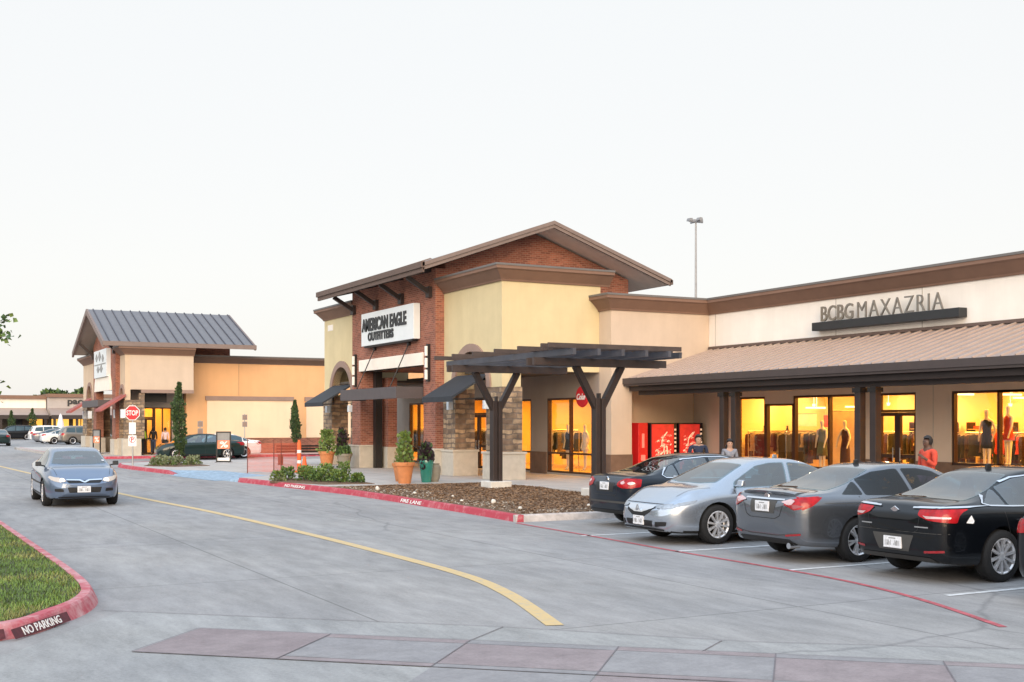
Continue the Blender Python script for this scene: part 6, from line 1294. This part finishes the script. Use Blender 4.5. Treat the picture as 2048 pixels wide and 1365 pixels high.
def suv(**k):
    c = sedan(L=4.75, W=1.92, wb=2.8, rear=.98, wr=.365, roof=1.76); c.update(k); L2 = 2.375
    c['top'] = [(-L2, .95), (-L2 + .08, 1.15), (-L2 + .28, 1.52), (-L2 + .45, 1.70), (-L2 + .9, 1.755), (-.5, 1.77), (.3, 1.72), (.6, 1.64), (1.25, 1.22), (1.42, 1.14), (2.0, 1.05), (L2 - .1, .88), (L2, .75)]
    c['shoulder'] = [(-L2, .92), (-L2 + .15, 1.08), (-L2 + .4, 1.12), (0, 1.06), (1.0, 1.02), (1.6, .98), (L2 - .1, .80), (L2, .70)]
    c['roofw'] = [(-L2, .7), (-L2 + .5, .67), (0, .69), (.6, .68), (1.4, .78), (L2, .6)]
    c['sides'] = [[(-2.0, 1.17), (-1.85, 1.56), (-1.15, 1.62), (-1.15, 1.14)], [(-1.08, 1.13), (-1.08, 1.62), (-.2, 1.64), (-.15, 1.10)], [(-.08, 1.10), (-.13, 1.64), (.4, 1.58), (1.0, 1.22), (1.05, 1.08)]]
    c['rearglass'] = None; c['windscreen'] = [(1.26, -.7), (1.30, 0), (1.26, .7), (.64, .6), (.64, -.6)]
    c['panels'] = [('rear_window', 'far_glass', 'x', -1, [(-.62, 1.16), (.62, 1.16), (.56, 1.58), (-.56, 1.58)], .008, False, .05), ('tail_lamp', 'tail_red', 'x', -1, [(.62, 1.1), (.80, 1.1), (.80, .86), (.62, .9)], .010, True, .02, [(-2.34, 1.1), (-2.15, 1.08), (-2.15, .9), (-2.34, .88)]), ('number_plate', 'plate', 'x', -1, [(-.16, .84), (.16, .84), (.16, .98), (-.16, .98)], .012)]
    return c
FG = 'cars parked along the far kerb'
build_car(suv(cladding=.42), 'taupe sport utility car, nearest of the far parked row', (16.9, 118.2, 0), R(6), 'paint_taupe', FG, detail=False)
build_car(sedan(L=4.7, panels=TL), 'white sedan in the far row beside the taupe utility car', (15.6, 121.3, 0), R(4), 'paint_white', FG, detail=False)
build_car(sedan(L=4.7, panels=TL), 'dark grey sedan in the far row between two white cars', (15.4, 126.5, 0), 0, 'paint_mid', FG, detail=False)
build_car(sedan(L=4.7, panels=TL), 'white low sedan deeper in the far parked row', (16.8, 130.5, 0), 0, 'paint_white', FG, detail=False)
build_car(suv(), 'white tall utility car at the road end of the far row', (15.9, 134.5, 0), R(5), 'paint_white', FG, detail=False)
build_car(suv(), 'black utility car facing out before the far dark windows', (13.6, 152, 0), R(180), 'paint_black', 'cars at the far cream store', detail=False)
build_car(sedan(panels=TL), 'black low car at the left of the far black utility car', (10.4, 151, 0), R(180), 'paint_black', 'cars at the far cream store', detail=False)
build_car(sedan(panels=TL), 'dark sedan driving away at the left picture edge', (9.05, 115.0, 0), R(88), 'paint_green', name='moving_car', detail=False)

# ================================================================== PEOPLE
def skinned(name, joints, edges, m, parent, levels=1, root=0):
    """one continuous surface grown over a skeleton: joints (x,y,z,rx,ry)"""
    me = bpy.data.meshes.new(name); me.from_pydata([j[:3] for j in joints], edges, [])
    o = bpy.data.objects.new(name, me); COL.objects.link(o)
    sk = o.modifiers.new('skin', 'SKIN'); sk.use_smooth_shade = True
    for i, v in enumerate(me.skin_vertices[0].data): v.radius = (joints[i][3], joints[i][4] if len(joints[i]) > 4 else joints[i][3]); v.use_root = (i == root)
    sb = o.modifiers.new('sub', 'SUBSURF'); sb.levels = levels; sb.render_levels = levels
    dg = bpy.context.evaluated_depsgraph_get(); nm = bpy.data.meshes.new_from_object(o.evaluated_get(dg)); bpy.data.objects.remove(o)
    nm.materials.append(MATS[m]); nm.polygons.foreach_set('use_smooth', [True] * len(nm.polygons)); nm.name = name
    r = bpy.data.objects.new(name, nm); COL.objects.link(r); r.parent = parent; OFF[r] = Vector((0, 0, 0)); return r
def person(label, loc, rz, h, skin, top_m, leg_m, hair_long=False, female=False, arm_r=None, arm_l=None, stride=.10, group=None, skirt=False, wide=1.0, sleeves=True, sit=False):
    """local frame faces +x, left is +y"""
    t = thing('person', label, 'person', loc, rz, group, local=True); s = h / 1.75
    sw = (.165 if female else .19) * wide; hw = .09
    arm_r = arm_r or [(.0, -sw - .05, 1.16), (.06, -sw - .06, .92)]; arm_l = arm_l or [(.0, sw + .05, 1.16), (.06, sw + .06, .92)]
    J = [(0, 0, .95, .13 * wide, .105), (0, 0, 1.08, .118 * wide, .095), (0, 0, 1.25, .135 * wide, .105), (0, 0, 1.445, .105, .085), (.005, 0, 1.50, .062, .062), (.02, 0, 1.55, .078, .09), (.025, 0, 1.635, .096, .112), (.02, 0, 1.70, .07, .088)]; E = [(i, i + 1) for i in range(7)]
    def chain(start, pts):
        i0 = start
        for p in pts: J.append(p); E.append((i0, len(J) - 1)); i0 = len(J) - 1
        return i0
    for sg, arm in ((-1, arm_r), (1, arm_l)):
        w_ = chain(3, [(0, sg * sw, 1.44, .058, .052), arm[0] + (.042, .040), arm[1] + (.029, .027)])
        e0, e1 = Vector(arm[0]), Vector(arm[1]); d = (e1 - e0).normalized(); sd = Vector((1, 0, 0)) if abs(d.x) < .8 else Vector((0, 0, 1)); sd = (sd - d * sd.dot(d)).normalized(); cur = d.cross(sd) * -sg
        pm = e1 + d * .055; pw = chain(w_, [tuple(pm) + (.036, .020)])
        for k, (o, l) in enumerate(((-.027, .060), (-.009, .072), (.009, .076), (.027, .066))):
            a = pm + sd * o + d * .035; b_ = a + d * l * .55 + cur * .008; c_ = b_ + d * l * .4 + cur * .022; chain(pw, [tuple(a) + (.0095, .0095), tuple(b_) + (.0088, .0088), tuple(c_) + (.0078, .0078)])
        a = pm + sd * .036 - d * .01; b_ = a + sd * .022 + d * .03 + cur * .01; chain(pw, [tuple(a) + (.011, .011), tuple(b_) + (.009, .009)])
    for sg in (-1, 1):
        st = stride * sg
        if sit: chain(0, [(.05, sg * hw, .93, .085, .085), (.42, sg * .1, .90, .06, .06), (.44, sg * .1, .5, .042, .042), (.46, sg * .1, .49, .04, .034), (.60, sg * .1, .47, .035, .03)])
        else: chain(0, [(0, sg * hw, .90, .085, .085), (st * .55 + .02, sg * hw, .50, .058, .058), (st - .02, sg * hw, .10, .042, .042), (st, sg * hw, .05, .04, .036), (st + .13, sg * hw, .035, .035, .028)])
    Js = [tuple(q * s for q in j) for j in J]; body = skinned('body', Js, E, skin, t)
    # face
    H = Vector((.025, 0, 1.63)) * s
    b = MB()
    for sg in (-1, 1): b.lathe([(.002, -.006), (.011, 0), (.002, .006)], H + Vector((.082, sg * .030, .012)) * s, 8, 'x')
    b.build('eye', 'eye_dark', body); b = MB(); b.add([H + Vector(q) * s for q in ((.080, -.014, -.02), (.080, .014, -.02), (.107, 0, -.022), (.083, 0, .018))], [(0, 2, 3), (2, 1, 3), (0, 1, 2)]); b.build('nose', skin, body)
    b = MB(); b.box(H.x + .072 * s, H.x + .084 * s, -.022 * s, .022 * s, H.z - .05 * s, H.z - .040 * s); b.build('mouth', 'lip', body)
    for sg in (-1, 1): b = MB(); b.lathe([(.004, -.012), (.026, 0), (.004, .012)], H + Vector((-.005, sg * .079, -.005)) * s, 8, 'y'); b.build('ear', skin, body)
    # hair: a cap grown round the back and top of the head
    b = MB(); C_ = H + Vector((-.010, 0, .022)) * s; rx_, ry_, rz_ = .108 * s, .098 * s, .125 * s; nu, nv = 20, 12
    vs = [C_ + Vector((rx_ * math.sin(v) * math.cos(u), ry_ * math.sin(v) * math.sin(u), rz_ * math.cos(v))) * (1 + .03 * noise.noise((u * 3, v * 4, h))) for v in [math.pi * j / nv for j in range(nv + 1)] for u in [2 * math.pi * i / nu for i in range(nu)]]
    fs = []
    for j in range(nv):
        for i in range(nu):
            u, v = 2 * math.pi * (i + .5) / nu, math.pi * (j + .5) / nv; fx_, fz_ = math.sin(v) * math.cos(u), math.cos(v)
            if (fx_ > .28 and fz_ < .42) or fz_ < -.62: continue
            fs.append((j * nu + i, (j + 1) * nu + i, (j + 1) * nu + (i + 1) % nu, j * nu + (i + 1) % nu))
    b.add(vs, fs); b.build('hair', 'hair', t, smooth=True)
    hj = [(-.05, 0, 1.60, .085, .075)]; he = []
    if hair_long: hj += [(-.05, 0, 1.52, .095, .075), (-.05, 0, 1.42, .075, .05), (.0, .085, 1.58, .045, .05), (.0, -.085, 1.58, .045, .05), (.0, .09, 1.47, .042, .04), (.0, -.09, 1.47, .042, .04)]; he += [(0, 1), (1, 2), (0, 3), (0, 4), (3, 5), (4, 6)]
    if hair_long: skinned('hair', [tuple(q * s for q in j) for j in hj], he, 'hair', t)
    g = 1.16
    tj = [(0, 0, .90, .145 * wide, .12), (0, 0, 1.02, .14 * wide, .115), (0, 0, 1.12, .132 * wide, .11), (0, 0, 1.27, .15 * wide, .122), (0, 0, 1.445, .118, .094), (0, 0, 1.505, .076, .072)]; te = [(i, i + 1) for i in range(5)]
    for sg, arm in ((-1, arm_r), (1, arm_l)):
        n0 = len(tj); tj.append((0, sg * sw, 1.44, .072, .066)); te.append((4, n0)); e0 = Vector(arm[0]); w0 = e0.lerp(Vector(arm[1]), .82 if sleeves else .1)
        tj.append(tuple(e0) + (.056, .054)); te.append((n0, n0 + 1))
        if sleeves: tj.append(tuple(w0) + (.042, .04)); te.append((n0 + 1, n0 + 2))
    skinned('shirt', [tuple(q * s for q in j) for j in tj], te, top_m, t)
    if skirt:
        b = MB(); b.lathe([(.24, .42), (.22, .6), (.19, .85), (.14, .99)], (0, 0, 0), 20, cap=False); b.v = [(x * s * .85, y * s, z * s) for x, y, z in b.v]; b.build('skirt', leg_m, t, smooth=True)
    else:
        pj = [(0, 0, .97, .135 * wide, .11)]; pe = []
        for sg in (-1, 1):
            st = stride * sg; n0 = len(pj)
            if sit: pj += [(.05, sg * hw, .93, .097, .097), (.42, sg * .1, .90, .075, .075), (.44, sg * .1, .55, .06, .06)]
            else: pj += [(0, sg * hw, .89, .098, .098), (st * .55 + .02, sg * hw, .50, .074, .074), (st - .02, sg * hw, .10, .062, .062)]
            pe += [(0, n0), (n0, n0 + 1), (n0 + 1, n0 + 2)]
        skinned('trousers', [tuple(q * s for q in j) for j in pj], pe, leg_m, t)
    b = MB()
    for sg in (-1, 1):
        st = stride * sg
        c_ = Vector((.52, sg * .1, .44)) if sit else Vector((st + .05, sg * hw, .0))
        sv = [(-.10, -.035), (-.11, 0), (-.10, .035), (.02, .045), (.13, .04), (.165, 0), (.13, -.04), (.02, -.045)]
        vs = [((c_.x + x) * s, (c_.y + y) * s, (c_.z + z) * s) for z, k_ in ((0, 1), (.035, 1), (.075, .7)) for x, y in [(q[0] * k_ - (1 - k_) * .04, q[1] * k_) for q in sv]]
        n = len(sv); b.add(vs, [(r_ * n + i, r_ * n + (i + 1) % n, (r_ + 1) * n + (i + 1) % n, (r_ + 1) * n + i) for r_ in (0, 1) for i in range(n)] + [tuple(range(n)), tuple(range(2 * n, 3 * n))[::-1]])
    b.build('shoes', 'cloth_black', t, smooth=True); return t
tow = lambda x, y: math.atan2(-y, -x)          # facing the camera
w_ = person('woman in an orange-red top with a violet skirt front walking past the shop pillar', (18.3, 16.9, .15), tow(18.3, 16.9) - .9, 1.67, 'skin_dark', 'cloth_coral', 'cloth_violet', female=True, wide=1.22, arm_l=[(.03, .24, 1.15), (.22, .17, 1.30)], stride=.16)
w_['category'] = 'person'
person('bearded man in a dark navy shirt standing before the drink machines', (17.95, 23.95, .15), tow(17.9, 23.9) + .3, 1.63, 'skin_light', 'cloth_navy', 'cloth_denim', wide=1.1)
person('dark haired woman in a pale grey jacket walking beside the man in navy', (18.3, 23.15, .15), tow(18.3, 23.2) + .2, 1.53, 'skin_light', 'cloth_grey', 'cloth_black', hair_long=True, female=True)
person('person in a neon yellow top at the distant store entrance', (13.6, 73.0, .15), R(70), 1.72, 'skin_dark', 'cloth_neon', 'cloth_black')
person('person in dark clothes walking at the distant store entrance', (14.35, 73.3, .15), R(80), 1.66, 'skin_light', 'cloth_black', 'cloth_denim', hair_long=True, female=True)
person('person in a pale pink top and dark skirt seen from behind', (15.0, 73.0, .15), R(85), 1.62, 'skin_light', 'cloth_pink', 'cloth_black', female=True, skirt=True)
t = thing('shopping_bag', 'pale paper shopping bag beside the person in pink', 'bag', (14.72, 72.7, .15)); b = MB(); b.prism([(14.6, .35), (14.86, .35), (14.84, .78), (14.62, .78)], 'y', 72.66, 72.78); b.build('bag_body', 'poster_pale', t); b = MB(); b.tube((14.68, 72.72, .78), (14.72, 72.72, .92), .008, n=5); b.tube((14.72, 72.72, .92), (14.78, 72.72, .78), .008, n=5); b.build('handle', 'poster_orange', t)

# ================================================================== SHOP GOODS
def mannequin(x, y, rz, label, dress, z0=.45, arm=0, dlen=.55):
    t = thing('mannequin', label, 'mannequin', (x, y, z0), rz, 'shop window mannequins', local=True)
    J = [(0, 0, .95, .12, .09), (0, 0, 1.10, .095, .075), (0, 0, 1.27, .115, .085), (0, 0, 1.40, .085, .065), (0, 0, 1.50, .045, .045), (.01, 0, 1.58, .055, .065), (.015, 0, 1.67, .065, .08), (.01, 0, 1.72, .04, .05)]; E = [(i, i + 1) for i in range(7)]
    for sg in (-1, 1):
        n = len(J); k = .12 if arm == sg else 0; J.extend([(0, sg * .16, 1.40, .045, .042), (-.03 + k, sg * .24, 1.15, .034, .034), (.05 + k, sg * .22, .92, .025, .025), (.08 + k, sg * .21, .80, .03, .014)]); E.extend([(3, n), (n, n + 1), (n + 1, n + 2), (n + 2, n + 3)])
        n = len(J); J.extend([(0, sg * .08, .88, .078, .078), (.02 * sg, sg * .085, .48, .05, .05), (.03 * sg, sg * .09, .10, .034, .034), (.10 + .03 * sg, sg * .09, .03, .03, .022)]); E.extend([(0, n), (n, n + 1), (n + 1, n + 2), (n + 2, n + 3)])
    skinned('body', J, E, 'mannequin', t)
    b = MB(); b.lathe([(.19, dlen), (.175, .75), (.145, .95), (.118, 1.10), (.142, 1.27), (.125, 1.38), (.09, 1.42)], (0, 0, 0), 20, cap=False); b.v = [(x_ * .8, y_, z) for x_, y_, z in b.v]; b.build('dress', dress, t, smooth=True)
    b = MB(); b.lathe([(.2, -.0), (.2, .015)], (0, 0, 0), 20); b.build('stand', 'galv', t); return t
mannequin(27.35, 29.75, R(190), 'mannequin in an olive dress left of the window mullion', 'cloth_olive', arm=1); mannequin(27.4, 28.75, R(170), 'mannequin in a dark plum outfit right of the window mullion', 'cloth_plum', arm=-1, dlen=.3)
mannequin(27.3, 23.1, R(185), 'mannequin in a slanted dark dress behind the right hand pane edge', 'cloth_black', z0=.75, dlen=.62); mannequin(27.5, 22.55, R(170), 'mannequin in an orange top and dark skirt in the right hand window', 'cloth_coral', z0=.85, arm=1, dlen=.9)
mannequin(22.95, 38.75, R(180), 'pale mannequin with dark top in the arcade window beside the pergola', 'cloth_navy', z0=.3, dlen=.8); mannequin(23.1, 37.75, R(175), 'mannequin in a white top nearest the red disc sign', 'cloth_white', z0=.3, dlen=.8); mannequin(23.3, 50.6, R(180), 'mannequin in grey clothes in the far left arcade window', 'cloth_grey', z0=.3, dlen=.5)
for x0, x1, y0, y1, zt, lb in ((26.75, 28.0, 27.2, 31.4, .45, 'low display plinth under the two dressed mannequins'), (26.75, 28.0, 15.2, 23.4, .85, 'low display plinth in the right hand shop window')):
    o = MB().box(x0, x1, y0, y1, .15, zt).build('display_plinth', 'cast_stone', bevel=.01); tag(o, lb, 'plinth')
def garment(label):
    t = thing('hanging_garment', label, 'clothes', (0, 0, 0), 0, 'clothes hanging on the shop racks', local=True)
    b = MB(); b.tube((0, -.18, -.10), (0, 0, -.04), .006, n=5); b.tube((0, 0, -.04), (0, .18, -.10), .006, n=5); b.tube((0, 0, -.04), (0, 0, .02), .005, n=5); b.build('hanger', 'galv', t)
    return t
def garment_mesh(m, ln, wd):
    b = MB(); r_ = []
    for z, w2, d in ((-.09, .08, .02), (-.12, wd * .9, .03), (-.3, wd, .04), (-.6 * ln - .1, wd * .9, .045), (-ln, wd * 1.15, .06)): r_.append([(math.cos(a) * d * (1 + .3 * math.sin(a * 5)), math.sin(a) * w2, z) for a in [2 * math.pi * i / 14 for i in range(14)]])
    b.add([p for q in r_ for p in q], [(k * 14 + i, k * 14 + (i + 1) % 14, (k + 1) * 14 + (i + 1) % 14, (k + 1) * 14 + i) for k in range(4) for i in range(14)] + [tuple(range(14)), tuple(range(56, 70))[::-1]]); return b
kinds = []
for m_, wd_, ln_, lb in (('cloth_black', .22, .95, 'black'), ('cloth_brown', .20, .80, 'mottled brown'), ('cloth_tan', .21, .70, 'tan'), ('cloth_plum', .2, .9, 'plum'), ('cloth_grey', .2, .75, 'grey'), ('cloth_red', .2, .6, 'red'), ('cloth_white', .2, .7, 'white')):
    t = garment('garment'); garment_mesh(m_, ln_, wd_).build('cloth', m_, t, smooth=True); kinds.append([t, lb, False])
RK = [(27.5, 33.4, 31.7, 'rack of dark clothes standing close behind the leftmost pane', (0, 1, 0, 2, 0)), (28.6, 32.95, 30.6, 'rack of dark clothes behind the leftmost glowing pane', (0, 1, 2, 0, 1, 3)), (28.9, 30.45, 28.9, 'rack of dark clothes behind the two mannequins', (0, 3, 1, 0, 4)), (29.3, 26.9, 24.9, 'rack of dark clothes seen through the glass door', (0, 0, 3, 1, 0)), (28.8, 23.8, 21.2, 'rack of mixed clothes in the right hand window', (0, 5, 1, 4, 0, 5, 6)), (30.9, 33.2, 27.5, 'long back rack along the yellow shop wall', (0, 1, 3, 2, 4, 0, 1)), (30.9, 27.0, 20.5, 'back rack along the yellow wall past the door', (1, 0, 5, 6, 0, 3))]
RK += [(23.7, 41.2, 39.2, 'rack of clothes in the arcade window by the pergola', (4, 0, 6, 2, 4)), (25.6, 45.2, 42.4, 'second rack deeper behind the arcade window by the pergola', (0, 4, 1)), (24.0, 50.6, 47.4, 'rack of clothes behind the arcade double door', (1, 0, 2)), (22.95, 54.2, 52.0, 'rack of clothes in the far left arcade window', (0, 4, 6, 1))]
RK += [('x', 34.7, 28.3, 30.2, 'first rack against the yellow end wall behind the leftmost panes', (0, 1, 0, 3)), ('x', 34.6, 30.5, 32.2, 'second rack against the yellow end wall behind the leftmost panes', (0, 0, 1, 4)), ('x', 33.2, 28.9, 30.6, 'rack crosswise in the room behind the leftmost panes', (0, 1, 2, 0))]
ord_ = ['first', 'second', 'third', 'fourth', 'fifth', 'sixth', 'seventh', 'eighth', 'ninth', 'tenth', 'eleventh', 'twelfth', 'thirteenth', 'fourteenth', 'fifteenth', 'sixteenth', 'seventeenth', 'eighteenth', 'nineteenth', 'twentieth']
for rk in RK:
    xd = rk[0] == 'x'; x, y0, y1, lb, ks = rk[1:] if xd else rk
    W = (lambda a, c, z: (c, a, z)) if xd else (lambda a, c, z: (a, c, z))
    t = thing('clothes_rack', lb, 'clothes rack', W(x, (y0 + y1) / 2, .15), group='shop clothes racks'); b = MB(); b.tube(W(x, y0, 1.78), W(x, y1, 1.78), .015, n=8); b.build('rail', 'chrome', t)
    for y in (y0, y1): b = MB(); b.tube(W(x, y, .17), W(x, y, 1.78), .015, n=8); b.bar(W(x - .25, y, .17), W(x + .25, y, .17), .04, .03); b.build('leg', 'chrome', t)
    n = int(abs(y1 - y0) / .125)
    for i in range(n):
        if rnd.random() < .13: continue
        k = kinds[ks[rnd.randrange(len(ks))]]; y = y0 + (y1 - y0) * (i + .6) / (n + .2); lab = k[1] + ' garment on the ' + lb
        loc_, a_ = W(x, y, 1.78), R(0 if xd else 90) + rnd.uniform(-.6, .6)
        if not k[2]: k[0].location = loc_; k[0].rotation_euler = (0, 0, a_); k[0]['label'] = lab; k[2] = True
        else: r_ = dup(k[0], loc_, a_, lab); r_.scale = (1, rnd.uniform(.8, 1.1), rnd.uniform(.55, 1.3))
for k in kinds:
    if not k[2]:
        for ch in list(k[0].children): bpy.data.objects.remove(ch)
        bpy.data.objects.remove(k[0])
for x, y0, y1, z0, z1, m_, lb in ((28.1, 30.05, 28.3, .45, 2.45, 'poster_pale', 'tall pale hanging banner behind the two mannequins'), (30.6, 34.6, 33.6, 1.95, 2.4, 'cloth_white', 'small pale picture board hung behind the second pane'), (30.7, 33.3, 32.9, 1.92, 2.35, 'cloth_red', 'small red picture board hung behind the second pane'), (27.2, 36.9, 36.3, 1.0, 2.1, 'cloth_navy', 'dark poster hanging in the arcade shop')):
    t = thing('shop_banner', lb, 'banner', (x, (y0 + y1) / 2, z0)); b = MB(); b.box(x - .02, x + .02, min(y0, y1), max(y0, y1), z0, z1); b.build('panel', m_, t); b = MB(); b.tube((x, y0, z1 + .015), (x, y1, z1 + .015), .02, n=8); b.build('rail', 'galv', t)

# unseen trees added behind and left of the viewer to darken car reflections
tl = MB()
for _ in range(5200):
    a = R(rnd.uniform(118, 318)); d = rnd.uniform(78, 96); k = rnd.random() ** .8; hh = 11.5 + 4.5 * noise.noise((math.cos(a) * 6, math.sin(a) * 6, 2)) + 1.5 * noise.noise((math.cos(a) * 30, math.sin(a) * 30, 2))
    tl.leaf((d * math.cos(a), d * math.sin(a), hh * k), (rnd.gauss(0, 1), rnd.gauss(0, 1), rnd.gauss(.3, .7)), rnd.uniform(1.6, 3.0), rnd.randrange(3))
struct(tl.build('reflection_trees', ['leaf_c', 'leaf_cyp', 'leaf_a']), 'stuff')

def shelf_unit(x, y0, y1, label):
    t = thing('shelf_unit', label, 'shelves', (x, (y0 + y1) / 2, .15), group='shop wall shelves'); 
    for y in (y0, y1): b = MB(); b.box(x - .2, x + .2, y - .02, y + .02, .15, 2.1); b.build('side_panel', 'bronze', t)
    for z in (.5, .95, 1.4, 1.85): b = MB(); b.box(x - .2, x + .2, min(y0, y1) + .021, max(y0, y1) - .021, z, z + .03); b.build('shelf', 'shop_floor', t)
    n = 0
    for z in (.53, .98, 1.43, 1.88):
        y = min(y0, y1) + .1
        while y < max(y0, y1) - .3:
            wd, hh = rnd.uniform(.16, .3), rnd.uniform(.08, .26)
            if rnd.random() < .8:
                n += 1; q = MB(); m_ = rnd.choice(('cloth_black', 'cloth_red', 'cloth_white', 'cloth_brown', 'cloth_tan', 'cloth_navy', 'cloth_plum'))
                for k in range(max(2, int(hh / .05))): q.box(x - .15 + rnd.uniform(-.01, .01), x + .13, y + rnd.uniform(0, .012), y + wd - rnd.uniform(0, .012), z + k * .05 + .001, z + k * .05 + .046)
                o = q.build('folded_clothes', m_, bevel=.01); tag(o, m_.split('_')[1] + ' folded clothes on ' + label.replace(' seen between mannequins', '').replace(' past the door', ' by the door'), 'clothes', 'folded clothes on the shop shelves')
            y += wd + .06
shelf_unit(32.2, 30.4, 28.6, 'tall shelves on the yellow back wall seen between mannequins')
shelf_unit(32.2, 27.9, 26.2, 'tall shelves on the yellow back wall past the door')
shelf_unit(27.2, 42.9, 40.6, 'tall shelves inside the arcade shop')

for i, (x, y, m_, lb) in enumerate(((28.4, 33.9, 'cloth_tan', 'dress form in a tan blouse behind the leftmost glowing pane'), (29.3, 33.7, 'cloth_black', 'dress form in a black blouse behind the second glowing pane'), (28.2, 29.9, 'cloth_brown', 'dress form in a dark top between the mannequins and the back wall'), (29.0, 24.6, 'cloth_black', 'dress form in a black top seen through the shop door'), (28.3, 21.9, 'cloth_navy', 'dress form in a dark top deep in the right hand window'), (28.4, 23.6, 'cloth_red', 'dress form in a red top deep in the right hand window'))):
    t = thing('dress_form', lb, 'dress form', (x, y, .15), group='dress forms inside the shop'); b = MB(); b.tube((x, y, .17), (x, y, 1.15), .02, n=8); b.lathe([(.2, .0), (.2, .02)], (x, y, .15), 18); b.build('stand', 'steel_dark', t)
    b = MB(); b.lathe([(.12, 1.08), (.155, 1.15), (.12, 1.36), (.15, 1.55), (.13, 1.66), (.05, 1.74), (.05, 1.80), (.02, 1.81)], (0, 0, .0), 18); b.v = [(x + q[0] * .75, y + q[1], q[2] - .0 + .1) for q in b.v]; b.build('torso', m_, t, smooth=True)
    b = MB(); b.lathe([(.02, 0), (.05, .04), (.02, .08)], (x, y, 1.90), 10); b.build('finial', 'bronze', t, smooth=True)
